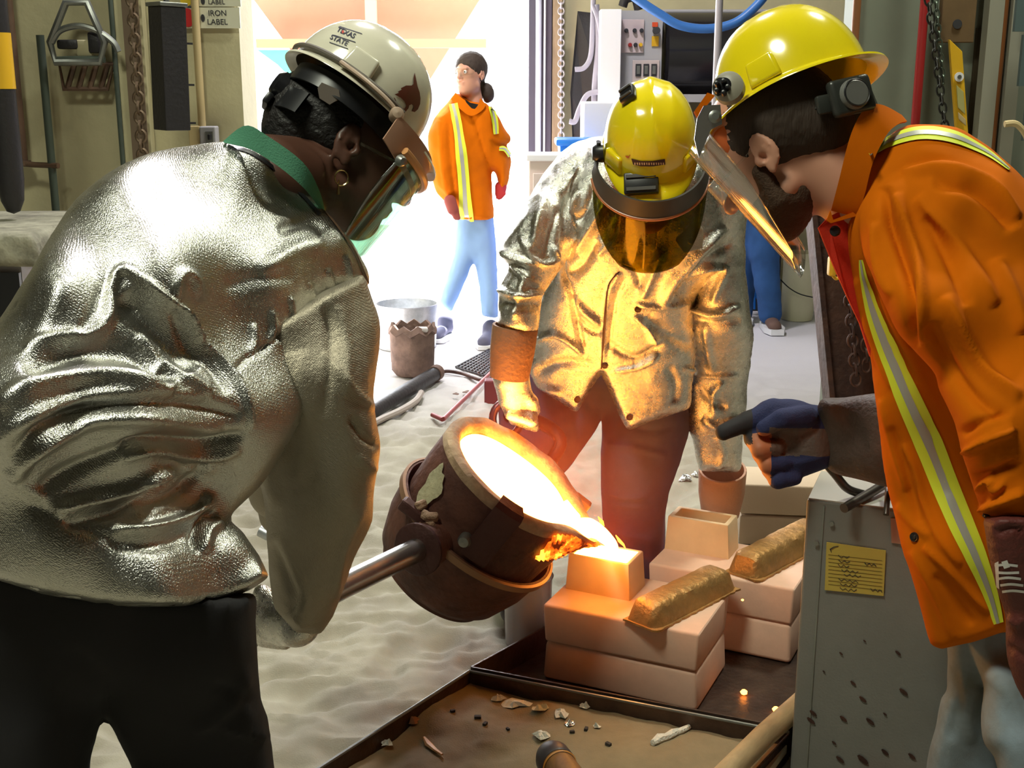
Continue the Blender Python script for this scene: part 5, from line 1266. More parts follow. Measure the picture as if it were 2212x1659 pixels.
SS = [([(560, 900), (575, 1000), (600, 1100)], 16, 6), ([(640, 760), (660, 900), (640, 1050)], 22, 5), ([(755, 900), (785, 945), (820, 966)], 8, -9), ([(700, 760), (750, 830), (790, 870), (812, 880)], 10, 6), ([(770, 980), (800, 1010), (818, 1010)], 8, 6), ([(600, 1150), (640, 1250), (650, 1330)], 18, 5),
      ([(730, 660), (750, 760), (745, 860)], 12, 5), ([(705, 660), (715, 760), (700, 900)], 10, -5), ([(590, 1170), (620, 1240), (640, 1290), (610, 1330)], 12, -8), ([(780, 1100), (740, 1190), (720, 1290)], 10, 6), ([(575, 760), (600, 900), (590, 1000)], 10, -6)]
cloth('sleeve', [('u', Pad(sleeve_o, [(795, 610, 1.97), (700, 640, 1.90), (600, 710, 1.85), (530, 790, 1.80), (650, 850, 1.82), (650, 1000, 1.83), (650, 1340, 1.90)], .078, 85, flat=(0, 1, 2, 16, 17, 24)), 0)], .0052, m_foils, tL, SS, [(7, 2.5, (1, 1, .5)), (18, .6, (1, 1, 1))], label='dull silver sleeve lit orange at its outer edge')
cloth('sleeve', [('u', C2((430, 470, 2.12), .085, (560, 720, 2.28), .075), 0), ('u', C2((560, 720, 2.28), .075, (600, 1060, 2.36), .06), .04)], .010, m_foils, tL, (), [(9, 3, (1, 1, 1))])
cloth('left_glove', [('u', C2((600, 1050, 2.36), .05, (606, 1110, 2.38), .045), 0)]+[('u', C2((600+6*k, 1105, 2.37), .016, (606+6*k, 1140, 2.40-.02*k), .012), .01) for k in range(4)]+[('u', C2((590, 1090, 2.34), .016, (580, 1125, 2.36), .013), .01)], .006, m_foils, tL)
# right glove round the shank bar
gp = [('u', C2((640, 1345, 1.93), .042, (606, 1338, 1.96), .042), 0), ('u', C2((606, 1338, 1.96), .042, (580, 1325, 1.98), .038, n=V(.3, 1, 0), s=.8), .02)]
for k in range(4):
    x = 556+k*16; gp += [('u', C2((x+14, 1290+k*3, 1.985), .0135, (x-2, 1318+k*4, 1.945), .013), .008), ('u', C2((x-2, 1318+k*4, 1.945), .013, (x+2, 1358+k*4, 1.94), .0125), .006), ('u', C2((x+2, 1358+k*4, 1.94), .0125, (x+12, 1385+k*2, 1.965), .011), .006)]
gp += [('u', C2((590, 1300, 1.95), .016, (566, 1282, 1.955), .014), .01), ('u', C2((566, 1282, 1.955), .014, (556, 1300, 1.97), .012), .006)]
cloth('glove', gp, .0045, m_foilc, tL, (), [(20, 1.5, (1, 1, 1))], label='silver glove gripping the shank bar')
collar('shirt_collar', [(482, 305), (530, 271), (580, 295), (656, 352), (690, 412), (701, 452)], [(484, 308), (540, 322), (602, 360), (652, 402), (682, 438), (699, 470)], (1.93, 2.02), .17, mat('green_cotton', (.06, .22, .13), .85, bump=.2, bscale=400), tL, bulge=.045, label='green shirt collar standing above the jacket')
bj = bvh_of(jl)
obj('neck_seam', ribbon(bj, [(700, 455), (735, 500), (765, 545), (785, 590), (795, 612)], 4, .002), m_pipe, tL, True); obj('collar_trim', ribbon(bj, [(492, 318), (545, 332), (600, 372), (650, 420), (690, 465)], 7, .002), m_black, tL, True)
for i in range(0): pass
# hair and cap band
Rm = [list(q) for q in axL]
obj('hair', mesh_field([('u', Ell(WL(0, -.045, .030), (.088, .112, .092), Rm), 0), ('u', Ell(WL(0, -.095, -.01), (.060, .050, .060), Rm), .03), ('s', Ell(WL(0, .10, -.01), (.13, .10, .10), Rm), .01), ('s', Ell(WL(0, .02, -.14), (.2, .09, .13), Rm), .02)], .005, 1, folds((), 1, [(45, 3, (1, 1, 1))])), m_hairb, tL, 'full')
axH = ortho(V(.80, -.585, .16), V(.585, .80, .17)); hL = Helmet(tL, P(768, 216, 2.14), axH, m_whel, L=.126, H=.128, visor=.05, back=.0)
hb = hL.b
obj('rim_channel', tube([hL.surf(a, 1, .006, .006) for a in [.9+i*(2*math.pi-1.8)/40 for i in range(41)]], .0045, 8), mat('dark_rim_channel', (.13, .11, .09), .5), hL.o, True)
hL.slot(math.pi*.5+.15); hL.slot(-math.pi*.5)
kx = cast(hb, 838, 262, .01)[0]
ar = ortho(hL.F, hL.U)
obj('shield_bracket', tube(smoothpts([hL.surf(1.9, 1.0, .002, .014), hL.surf(1.5, 1.0, .0, .016), hL.surf(1.1, 1, -.004, .018), hL.surf(.8, 1, -.02, .022)]), .008, 8, sq=.5), mat('worn_tan_bracket', (.42, .30, .22), .4), hL.o, True)
for p_, rr in (((838, 258), .020), ((826, 245), .010), ((852, 250), .012), ((850, 270), .010)):
    h = cast(hb, *p_, .008)
    if h: obj('bracket_knob', lathe(h[0], hL.R, [(0, .016), (rr*.7, .014), (rr, .006), (rr, -.01), (0, -.01)], 20), mat('worn_tan_bracket', (0, 0, 0)), hL.o, True)
Wl = hL.w
obj('brow_guard', sheet(Wl, .148, -.014, -.082, 1.12, tip=0, yo=.012, th=.003, flare=.004), mat('tan_brow_guard', (.52, .30, .21), .35), hL.o, True, label='tan curved brow guard')
obj('face_shield', sheet(Wl, .154, -.045, -.285, .85, tip=.2, yo=.014, tilt=-.015), m_greenclear, hL.o, 'full', label='clear greenish face shield catching orange light')
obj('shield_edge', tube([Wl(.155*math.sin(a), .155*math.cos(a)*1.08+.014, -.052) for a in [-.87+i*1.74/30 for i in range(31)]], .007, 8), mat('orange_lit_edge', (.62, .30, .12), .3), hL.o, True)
obj('shield_knob', lathe(Wl(.118, .125, -.070), (hL.R+hL.F*.6).normalized(), [(0, .012), (.006, .011), (.009, .006), (.010, 0), (0, 0)], 18), m_steel, hL.o, True)
hL.band(-.045, -.012, .6, 2*math.pi-.6, m_black, 'headband', .84)
hL.band(-.10, -.06, 2.2, 4.1, m_black, 'nape_strap', .78)
obj('ratchet_knob', lathe(Wl(.0, -.100, -.060), -hL.F, [(0, .028), (.018, .026), (.026, .018), (.028, .0), (0, 0)], 12), mat('black_gloss_plastic', (.012, .012, .014), .2), hL.o, 30)
obj('strap_tail', box(Wl(.0, -.115, -.095), (.05, .012, .022), (hL.R, hL.F, hL.U), bev=.004), m_black, hL.o, True)
obj('grey_tab', prism([P(x, y, 2.035) for x, y in ((695, 178), (732, 194), (735, 212), (712, 226), (690, 212), (686, 190))], .003, V(0, 0, 1)), mat('grey_cloth_tab', (.16, .13, .11), .8), hL.o)
# emblem: wild cat head with a feather like crest, from the helmet side
m_marn = mat('maroon_print', (.12, .025, .012), .5)
def cp_(pts, o=(560, 20), s=5.183): return [(x/s+o[0], y/s+o[1]) for x, y in pts]
obj('emblem', patch(hb, cp_([(1735, 710), (1750, 780), (1765, 860), (1790, 930), (1800, 1000), (1795, 1060), (1770, 1120), (1735, 1150), (1700, 1140), (1720, 1110), (1722, 1080), (1700, 1062), (1675, 1075), (1665, 1110), (1640, 1140), (1620, 1160), (1590, 1150), (1610, 1130), (1590, 1105), (1625, 1115), (1640, 1080), (1620, 1030), (1580, 990), (1510, 955), (1560, 935), (1545, 925), (1590, 900), (1580, 885), (1640, 855), (1700, 855), (1720, 840), (1722, 770)]), 5, .0012), m_marn, hL.o, True)
for q in ([(1500, 985), (1515, 995), (1532, 1032), (1522, 1030)], [(1428, 1022), (1436, 1030), (1505, 1146), (1496, 1142)]): obj('whisker_mark', patch(hb, cp_(q), 5, .0012), m_marn, hL.o)
def mark(bv, s, c, ex, ey, m, par, off=.0012, name='lettering', bold=.02):
    v, f = text2d(s, 1.0, bold); p2 = [(c[0]+a*ex[0]+b*ey[0], c[1]+a*ex[1]+b*ey[1]) for a, b in v]
    hit = [cast(bv, x, y, off) for x, y in p2]; f = [t_ for t_ in f if all(hit[i] for i in t_)]
    use = sorted({i for t_ in f for i in t_}); mp_ = {k: i for i, k in enumerate(use)}
    return obj(name, ([hit[i][0] for i in use], [tuple(mp_[i] for i in t_) for t_ in f]), m, par)
m_navyp = mat('dark_blue_print', (.02, .02, .05), .5)
mark(hb, 'TEXAS', (748, 72), (13, 5.5), (8, -13), m_navyp, hL.o); mark(hb, 'STATE', (733, 88), (13, 5.5), (8, -13), m_navyp, hL.o)
for a_, b_ in (((733, 58), (782, 74)), ((722, 77), (768, 92)), ((712, 92), (752, 106))): obj('print_rule', ribbon(hb, [a_, ((a_[0]+b_[0])/2, (a_[1]+b_[1])/2), b_], 1.6, .0012, 4, 1), m_navyp, hL.o)
obj('print_star', patch(hb, [(742, 66), (744, 71), (740, 74), (738, 69)], 3, .0014), mat('red_print', (.5, .05, .03), .5), hL.o)
# hoop earring with drop
eb = WL(.088, -.004, -.048); m_gl = mat('polished_gold', (1, .72, .32), .15, 1)
ea = obj('hoop_earring', tube([P(738, 384, 2.035)+V(math.cos(a)*.011, math.sin(a)*.013, .2*.011*math.cos(a)) for a in [i*math.pi/10 for i in range(20)]], .0014, 8, closed=True), m_gl, tL, True, label='gold hoop earring with a drop')
obj('drop', tube([P(732, 388, 2.035), P(730, 420, 2.035)], [.0012, .0028], 8), m_gl, ea, True)
obj('safety_glasses', tube(smoothpts([WL(.078, .0, .005), WL(.070, .06, .008), WL(.055, .098, .010), WL(.02, .115, .005)]), .0028, 8), m_clear, tL, True)
figure(sL)
# ================================================================ middle worker (silver jacket lit gold, yellow helmet)
tM = thing('person', Vector((P(1360, 1250, 3.3).x, 3.3, 0)), 'person in gold lit silver jacket and yellow helmet stooping behind the ladle', 'person')
axM = ortho(V(-.03, -.78, -.62), V(-.05, .62, -.78)); hcM = P(1405, 372, 2.80)
nk = (hcM-axM[1]*.03-axM[2]*.05, .055, P(1400, 420, 3.02), .07)
limbsM = [C2((1395, 440, 3.05), .12, (1330, 800, 3.3), .14), C2((1250, 420, 3.0), .07, (1150, 600, 2.98), .055), C2((1150, 600, 2.98), .05, (1105, 860, 2.93), .035), C2((1540, 450, 3.0), .07, (1570, 700, 3.06), .05), C2((1570, 700, 3.06), .05, (1560, 1080, 3.36), .035),
          C2((1290, 820, 3.32), .10, (1180, 1000, 3.2), .075), C2((1420, 820, 3.3), .10, (1375, 1020, 3.2), .075)]
for a_, b_ in (((1180, 1000, 3.2), (1130, 1300, 3.35)), ((1375, 1020, 3.2), (1370, 1320, 3.3))):
    q = P(*b_); q.z = .08; limbsM += [Cone(P(*a_), .07, q, .045), Cone(q, .045, q+Vector((0, -.15, -.05)), .03)]
sM, WM = face(tM, m_skin, (hcM, axM, 1.0), nk, limbsM)
LgM = [([(1310, 960), (1370, 968), (1440, 985)], 6, 7), ([(1305, 1060), (1350, 1075), (1400, 1070)], 7, 6), ([(1330, 1090), (1380, 1095)], 5, 4), ([(1330, 1150), (1400, 1165)], 7, 5), ([(1330, 900), (1400, 930), (1460, 920)], 8, -5), ([(1200, 880), (1240, 930), (1240, 980)], 9, 5)]
cloth('jeans', [('u', Pad([(1075, 800), (1500, 800), (1494, 905), (1464, 1012), (1440, 1085), (1436, 1190), (1434, 1290), (1310, 1290), (1304, 1180), (1300, 1077), (1298, 1000), (1301, 905), (1285, 930), (1234, 1004), (1200, 1060), (1160, 1290), (1050, 1290), (1075, 1100), (1080, 950)], [(1300, 820, 3.3), (1400, 1000, 3.22), (1370, 1280, 3.3), (1180, 1000, 3.2), (1120, 1280, 3.32)], .10, 75, flat=(0, 6, 15)), 0)], .007, m_jean, tM, LgM, [(12, 2.5, (1, 1, 1))])
for x in (1110, 1370): q = P(x, 1310, 3.32); boot((q.x, 3.36, 0), (0, -1), m_black, parent=tM)
MS = [([(1219, 429), (1216, 504), (1216, 579), (1234, 635), (1249, 710), (1264, 766)], 6, -12), ([(1249, 545), (1279, 489), (1305, 440)], 9, 14), ([(1235, 590), (1262, 570), (1290, 520)], 10, -9), ([(1287, 549), (1313, 519), (1335, 470)], 8, 13), ([(1227, 534), (1234, 474), (1252, 411)], 8, 11),
      ([(1340, 586), (1318, 616), (1309, 676), (1303, 766)], 5, 9), ([(1352, 600), (1332, 640), (1322, 700), (1312, 780)], 4, -7), ([(1385, 640), (1399, 609), (1417, 565), (1430, 540)], 8, 12), ([(1430, 655), (1440, 620), (1455, 596), (1507, 541), (1563, 490)], 10, 17), ([(1460, 640), (1500, 590), (1540, 550), (1580, 520)], 9, -10),
      ([(1481, 609), (1526, 577), (1563, 579), (1556, 610), (1541, 654)], 5, 11), ([(1496, 668), (1520, 672), (1544, 676), (1597, 663)], 7, 14), ([(1500, 690), (1550, 700), (1600, 690)], 9, -9), ([(1473, 792), (1526, 807), (1593, 806)], 5, 10), ([(1369, 676), (1399, 706), (1421, 747)], 6, 11), ([(1372, 650), (1420, 660), (1488, 652)], 6, 9), ([(1390, 690), (1440, 720), (1490, 745)], 14, -8),
      ([(1126, 512), (1163, 566), (1197, 556), (1195, 530)], 6, 12), ([(1089, 541), (1120, 556), (1152, 575)], 5, 14), ([(1081, 627), (1126, 640), (1167, 625)], 6, 15), ([(1085, 650), (1130, 660), (1160, 655)], 8, -9), ([(1111, 571), (1130, 600), (1163, 616)], 5, 9), ([(1152, 777), (1171, 825), (1215, 850)], 7, 9), ([(1110, 690), (1120, 640), (1135, 600)], 6, 7),
      ([(1180, 420), (1165, 480), (1150, 540)], 8, 10), ([(1205, 450), (1190, 500), (1180, 550)], 7, -8), ([(1155, 740), (1200, 720), (1250, 750), (1260, 765)], 6, 9), ([(1165, 800), (1220, 780), (1290, 790)], 10, -7), ([(1240, 640), (1262, 670), (1300, 700)], 8, 10), ([(1245, 690), (1275, 712), (1298, 720)], 6, -7), ([(1325, 800), (1380, 790), (1420, 765)], 6, 10), ([(1310, 740), (1370, 770), (1430, 740)], 8, -8),
      ([(1440, 790), (1460, 830), (1455, 870)], 8, -8), ([(1525, 700), (1532, 760), (1540, 800)], 7, 8), ([(1560, 820), (1540, 850), (1545, 900)], 7, 11), ([(1510, 830), (1530, 860), (1570, 880)], 7, -9), ([(1520, 900), (1550, 920), (1590, 900)], 7, 10), ([(1550, 940), (1560, 980), (1550, 1010)], 6, 8), ([(1345, 560), (1370, 580), (1385, 620)], 7, -8), ([(1260, 360), (1230, 390), (1215, 420)], 9, 9), ([(1285, 400), (1270, 450), (1250, 480)], 8, -7)]
MS = [(s_[0], s_[1], s_[2]*1.35) for s_ in MS]; MN = [(7, 5.5, (1, 1, 1)), (17, 2.6, (1, 1, 1)), (40, .7, (1, 1, 1))]
torM = [(1250, 330), (1300, 300), (1500, 320), (1560, 400), (1570, 560), (1500, 640), (1500, 760), (1487, 878), (1420, 902), (1359, 926), (1342, 895), (1318, 840), (1299, 800), (1280, 828), (1245, 889), (1205, 862), (1168, 838), (1148, 790), (1152, 712), (1165, 640), (1200, 570), (1200, 430)]
slL = [(1268, 308), (1234, 320), (1197, 353), (1153, 420), (1126, 468), (1100, 512), (1085, 538), (1090, 556), (1103, 578), (1084, 624), (1079, 690), (1074, 702), (1156, 724), (1160, 700), (1166, 640), (1200, 590), (1230, 540), (1250, 440), (1290, 360)]
slR = [(1500, 330), (1560, 350), (1612, 425), (1608, 480), (1604, 541), (1611, 616), (1625, 728), (1615, 803), (1609, 872), (1600, 941), (1598, 1015), (1512, 1015), (1502, 960), (1489, 905), (1492, 800), (1494, 700), (1510, 620), (1500, 500)]
jm = cloth('jacket', [('u', Pad(torM, [(1380, 330, 3.0), (1300, 500, 2.98), (1450, 500, 2.98), (1320, 750, 3.08), (1250, 860, 3.12), (1400, 880, 3.10)], [(1350, 450, .14), (1350, 650, .13), (1250, 850, .09), (1400, 880, .09)], 110, flat=(7, 8, 9, 10, 11, 12, 13, 14, 15)), 0),
        ('u', Pad(slL, [(1260, 350, 2.98), (1150, 520, 2.90), (1115, 680, 2.86)], .072, 60, flat=(11,)), .018), ('u', Pad(slR, [(1560, 400, 2.98), (1570, 620, 3.02), (1560, 900, 3.22), (1560, 1000, 3.28)], .072, 60, flat=(10,)), .018)], .0052, m_foilc, tM, MS, MN)
bm_ = bvh_of(jm)
for x, y in ((1306, 789), (1360, 901), (1247, 863), (1378, 668)): snap(bm_, x, y, .009, m_rust, tM)
obj('placket_edge', ribbon(bm_, [(1338, 586), (1316, 616), (1308, 676), (1303, 740), (1299, 796)], 3, .002), m_rust, tM, True)
cf = P(1500, 500, 2.80)
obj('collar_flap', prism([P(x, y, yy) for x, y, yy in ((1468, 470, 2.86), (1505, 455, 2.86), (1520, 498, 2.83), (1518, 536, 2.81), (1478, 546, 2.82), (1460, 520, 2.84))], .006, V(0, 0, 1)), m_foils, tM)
obj('flap_snap', lathe(P(1492, 520, 2.815), V(0, 0, -1), [(0, .004), (.007, .004), (.009, 0)], 14), m_steel, tM, True)
mcf = mat('tan_glove_cuff', (.58, .32, .20), .7, bump=.3, bscale=80, var=.2)
def tubecuff(pt, pb, r0, r1, m, parent, label=None, name='glove_cuff', seam=True):
    a, b = P(*pt), P(*pb); d = b-a
    o = obj(name, lathe(a, d, [(r0, 0), (r0*1.02, .003), (r0*.99, d.length*.5), (r1, d.length), (r1-.004, d.length), (r0*.95, d.length*.5), (r0-.006, 0)], 28, closed_prof=True), m, parent, True, label=label)
    return o
tubecuff((1561, 1013, 3.33), (1556, 1108, 3.38), .068, .056, mcf, tM, 'tan leather glove cuff hanging at the right hand')
tubecuff((1113, 704, 2.86), (1100, 815, 2.86), .055, .048, m_leath, tM, 'brown leather gauntlet cuff')
cloth('glove', [('u', C2((1556, 1090, 3.38), .045, (1550, 1150, 3.40), .042), 0)]+[('u', C2((1530+16*k, 1150, 3.40), .014, (1526+16*k, 1195, 3.40), .012), .01) for k in range(4)]+[('u', C2((1520, 1120, 3.38), .016, (1512, 1150, 3.38), .013), .01)], .006, m_leath, tM)
gg = [('u', C2((1104, 810, 2.87), .045, (1112, 860, 2.89), .040), 0)]
for k in range(4):
    x = 1100+k*15; y = 872+k*5; gg += [('u', C2((x, y, 2.885), .016, (x+4, y+22, 2.865), .014), .01), ('u', C2((x+4, y+22, 2.865), .014, (x+10, y+36, 2.90), .012), .006)]
gg += [('u', C2((1126, 842, 2.87), .018, (1148, 866, 2.87), .014), .01), ('u', C2((1148, 866, 2.87), .014, (1158, 886, 2.885), .012), .006)]
cloth('glove', gg, .005, m_foilc, tM, (), [(25, 2.5, (1, 1, 1))], label='silver backed glove gripping the ring handle')
hM = Helmet(tM, P(1404, 312, 2.76), ortho(V(-.02, -.80, -.60), V(-.05, .60, -.80)), m_yhel, L=.128, Wd=.103, H=.145, visor=.035, brim=.006)
hb2 = hM.b
m_char2 = mat('charcoal_plastic', (.045, .04, .035), .4)
obj('brow_guard', sheet(hM.w, .124, -.004, -.048, 1.55, tip=0, yo=.045, flare=.008, th=.004), m_char2, hM.o, True, label='charcoal brow guard round the helmet peak')
obj('guard_rim', tube([hM.w(.131*math.sin(a),   .131*math.cos(a)*1.08+.045, -.050) for a in [-1.5+i*3/36 for i in range(37)]], .004, 8, sq=1), mat('orange_brown_rim', (.40, .15, .06), .35), hM.o, True)
obj('face_shield', sheet(hM.w, .131, -.048, -.235, 1.40, tip=.6, yo=.046, tilt=-.01), m_amber, hM.o, 'full', label='olive tinted face shield')
for sx_ in (-1, 1):
    obj('side_mount', lathe(hM.w(sx_*.112, .03, .005), hM.R*sx_, [(0, .02), (.014, .018), (.020, .010), (.022, -.006), (0, -.006)], 16), m_black, hM.o, True)
    obj('mount_arm', tube([hM.w(sx_*.116, .02, .03), hM.w(sx_*.122, .04, -.03), hM.w(sx_*.124, .06, -.06)], .009, 8, sq=.6), m_black, hM.o, True)
obj('lime_lens', box(hM.w(-.124, .035, -.02), (.006, .016, .06), (hM.R, hM.F, hM.U), bev=.003), mat('lime_plastic', (.45, .62, .05), .3), hM.o, True)
def clip(px, py, w_, h_, nm, extra=True):
    h = cast(hb2, px, py, .006); n_ = h[1]; x_ = (hM.R*-1); x_ = (x_-n_*n_.dot(x_)).normalized(); y_ = n_.cross(x_)
    o = obj(nm, box(h[0], (w_, h_, .018), (x_, y_, n_), bev=.004), m_black, hM.o, True)
    if extra:
        for s_ in (-.3, .3): obj('clip_ridge', box(h[0]+n_*.010+y_*s_*h_, (w_*.86, h_*.18, .006), (x_, y_, n_), bev=.001), m_char2, o)
clip(1386, 398, .076, .048, 'lamp_clip'); clip(1360, 208, .036, .040, 'top_clip')
st = obj('sticker', patch(hb2, [(1364, 342), (1385, 347), (1410, 347), (1436, 343), (1437, 355), (1410, 359), (1385, 359), (1368, 355)], 5, .0012), mat('dark_maroon_sticker', (.05, .012, .01), .5), hM.o, True)
mpk = mat('peach_print', (.75, .50, .30), .6)
for i, x in enumerate(range(1371, 1434, 5)): obj('sticker_letter', patch(hb2, [(x, 350.5), (x+2.6, 350.5), (x+2.6, 355.5), (x+(1.2 if i % 2 else 0), 355.5)], 3, .002), mpk, st)
for k in range(3): obj('sticker_globe', ribbon(hb2, [(1352+k*2, 336), (1357+k, 340), (1362-k*2, 334+k*3)], 2, .0014, 4, 1), mat('orange_print', (.5, .12, .02), .5), st)
for sx_, x in ((-1, 1318), (1, 1488)): hM.slot(sx_*.95)
eyes(WM, 1, axM, figure(sM))
# ================================================================ right worker (orange jacket, yellow helmet)
tR = thing('person', Vector((P(2150, 1500, 1.85).x, 1.95, 0)), 'bearded person in orange striped jacket and yellow helmet leaning in from the right', 'person')
axR = ortho(V(-.60, -.60, .46), V(-.70, .68, .15)); hcR = P(1664, 326, 2.16)
nk = (hcR-axR[1]*.045-axR[2]*.045, .052, P(1850, 410, 2.12), .074)
limbsR = [C2((1900, 460, 2.12), .11, (2150, 700, 2.0), .13), C2((2150, 700, 2.0), .13, (2250, 1150, 1.92), .13), C2((1980, 420, 1.98), .07, (2080, 800, 1.82), .055), C2((2080, 800, 1.82), .05, (2170, 1200, 1.75), .04), C2((2170, 1200, 1.75), .035, (2200, 1400, 1.76), .03),
          C2((1900, 560, 2.25), .06, (2010, 880, 2.3), .045), C2((2010, 880, 2.3), .04, (1790, 935, 2.38), .032), C2((2230, 1200, 1.9), .11, (2170, 1480, 1.80), .08), C2((2200, 1200, 2.0), .10, (2080, 1480, 2.08), .07)]
for a_, b_ in (((2170, 1480, 1.80), (2200, 2100, 1.9)), ((2080, 1480, 2.08), (2060, 1900, 2.15))):
    q = P(*b_); q.z = .09; limbsR += [Cone(P(*a_), .075, q, .045), Cone(q, .045, q+Vector((-.15, .03, -.055)), .03)]
sR_, WR = face(tR, m_skin, (hcR, axR, 1.08), nk, limbsR)
RmR = [list(q) for q in axR]
def ER(x, y, z, a, b, c, s=1.06): return Ell(WR(x, y, z), (a*s, b*s, c*s), RmR)
obj('hair', mesh_field([('u', ER(0, -.030, .030, .082, .114, .094), 0), ('u', ER(0, -.085, -.020, .062, .055, .062), .03), ('s', ER(0, .105, -.01, .13, .10, .10), .01), ('s', ER(0, .03, -.15, .2, .08, .13), .02), ('s', ER(-.09, -.002, -.01, .03, .026, .036), .006), ('s', ER(.09, -.002, -.01, .03, .026, .036), .006)], .0045, 1, folds((), 1, [(60, 2, (1, 1, 1))])), m_hair, tR, 'full')
bd_ = [('u', ER(0, .034, -.068, .067, .066, .056), 0), ('u', ER(0, .062, -.100, .038, .038, .032), .02), ('u', Cone(WR(-.066, .020, -.02), .013, WR(-.055, .03, -.07), .02), .012), ('u', Cone(WR(.066, .020, -.02), .013, WR(.055, .03, -.07), .02), .012), ('s', ER(0, .118, -.030, .045, .035, .030), .010), ('s', ER(0, .102, -.054, .020, .02, .007), .004), ('s', ER(0, -.095, -.115, .10, .05, .04), .02)]
obj('beard', mesh_field(bd_, .0042, 1, folds((), 1, [(70, 2.2, (1, 1, 1))])), m_beard, tR, 'full')
for g in (-1, 1): obj('eyebrow', tube(smoothpts([WR(g*.018, .096, .026), WR(g*.034, .094, .032), WR(g*.05, .084, .026)]), [.003]*17 if False else .0035, 6), m_hair, tR, True)
gl = obj('safety_glasses', tube(smoothpts([WR(.080, -.01, .012), WR(.076, .05, .012), WR(.062, .088, .012)]), .0025, 8), m_clear, tR, True, label='clear wraparound safety glasses')
obj('lens', sheet(lambda x, y, z: WR(x, y*1.0, z), .078, .026, -.016, 1.2, tip=.1, yo=.034, th=.002), m_clear, gl, 'full')
obj('temple_arm', tube(smoothpts([WR(-.080, -.01, .012), WR(-.076, .05, .012), WR(-.062, .088, .012)]), .0025, 8), m_clear, gl, True)
axh = ortho(V(-.88, -.345, .30), V(-.33, .90, .22))
hR = Helmet(tR, P(1716, 203, 2.16), axh, m_yhel, L=.132, H=.150, visor=.03)
hR.slot(-math.pi*.5+.25); hR.slot(math.pi*.5-.25)
sR = -1 if (hR.R.y > 0) else 1
for nm, rr, o_, mm in (('mount_disc', .026, .004, mat('grey_mount', (.30, .28, .22), .4)), ('mount_knob', .019, .018, mat('black_gloss_plastic', (0, 0, 0)))):
    c = P(1566 if nm == 'mount_knob' else 1574, 190, 2.06); obj(nm, lathe(c, (hR.R*sR), [(0, .016), (rr*.6, .015), (rr, .008), (rr, -.012), (0, -.012)], 24), mm, hR.o, True)
for k in range(5):
    a = k*1.257; c = P(1560, 190, 2.045)+V(math.cos(a), math.sin(a), 0)*.010; obj('knob_lobe', lathe(c, hR.R*sR, [(0, .01), (.0035, .009), (.005, 0)], 10), m_black, hR.o, True)
# shield carrier: silver plate at the temple then long clear sheet
m_alu = mat('silver_bracket', (.62, .60, .60), .25, .9)
UR = V(-.70, .70, .06).normalized(); FR = V(-.66, -.62, .38); FR = (FR-UR*UR.dot(FR)).normalized(); RR = FR.cross(UR)
oc = P(1682, 236, 2.14)
def WS(x, y, z): return oc+RR*x+FR*y+UR*z
obj('bracket_plate', prism([P(x, y, 2.03) for x, y in ((1520, 228), (1556, 226), (1560, 268), (1536, 280), (1510, 340), (1500, 300), (1506, 255))], .004, V(0, 0, 1)), m_alu, hR.o)
obj('bracket_bolt', lathe(P(1545, 252, 2.025), V(0, 0, -1), [(0, .004), (.006, .004), (.009, .001), (.011, 0)], 16), m_steel, hR.o, True)
obj('orange_brow_cloth', prism([P(x, y, 2.10) for x, y in ((1500, 240), (1528, 200), (1545, 206), (1520, 235), (1512, 262))], .01, V(0, 0, 1)), m_orange, hR.o)
obj('brow_pad', box(P(1575, 300, 2.14), (.05, .04, .05), (RR, FR, UR), bev=.012), mat('orange_brow_pad', (.6, .12, .02), .7), hR.o, True)
obj('face_shield', sheet(WS, .116, .060, -.235, 1.05, tip=.35, yo=.035, tilt=.02, th=.003), m_clearR, hR.o, 'full', label='long clear curved face shield')
# ratchet suspension
m_sus = mat('dark_green_black_plastic', (.03, .032, .028), .35)
hR.band(-.095, -.055, 2.1, 4.2, m_sus, 'nape_strap', .86, .006)
cR = P(1842, 205, 2.035); nR = V(.25, .05, -.97)
obj('ratchet_housing', box(cR-nR*.006, (.075, .062, .02), (V(.95, .25, .2).normalized(), V(-.25, .96, 0), nR), bev=.008, seg=3), m_sus, hR.o, True)
rk = obj('ratchet_knob', lathe(cR, nR, [(0, .014), (.020, .014), (.0245, .010), (.026, 0), (.026, -.006)], 28), mat('grey_ratchet_knob', (.15, .15, .14), .4), hR.o, True)
obj('knob_ring', lathe(cR, nR, [(.021, .0145), (.0225, .0155), (.024, .0135)], 28), m_black, rk, True)
obj('strap_slider', box(P(1790, 224, 2.05), (.045, .032, .012), (V(.95, .22, .2).normalized(), V(-.22, .97, 0), nR), bev=.005), m_sus, hR.o, True)
obj('strap_arm', tube(smoothpts([P(1830, 215, 2.05), P(1790, 226, 2.06), P(1740, 240, 2.09), P(1700, 238, 2.13)]), [.020, .018, .016, .012]*1 if False else .014, 10, sq=.4), m_sus, hR.o, True)
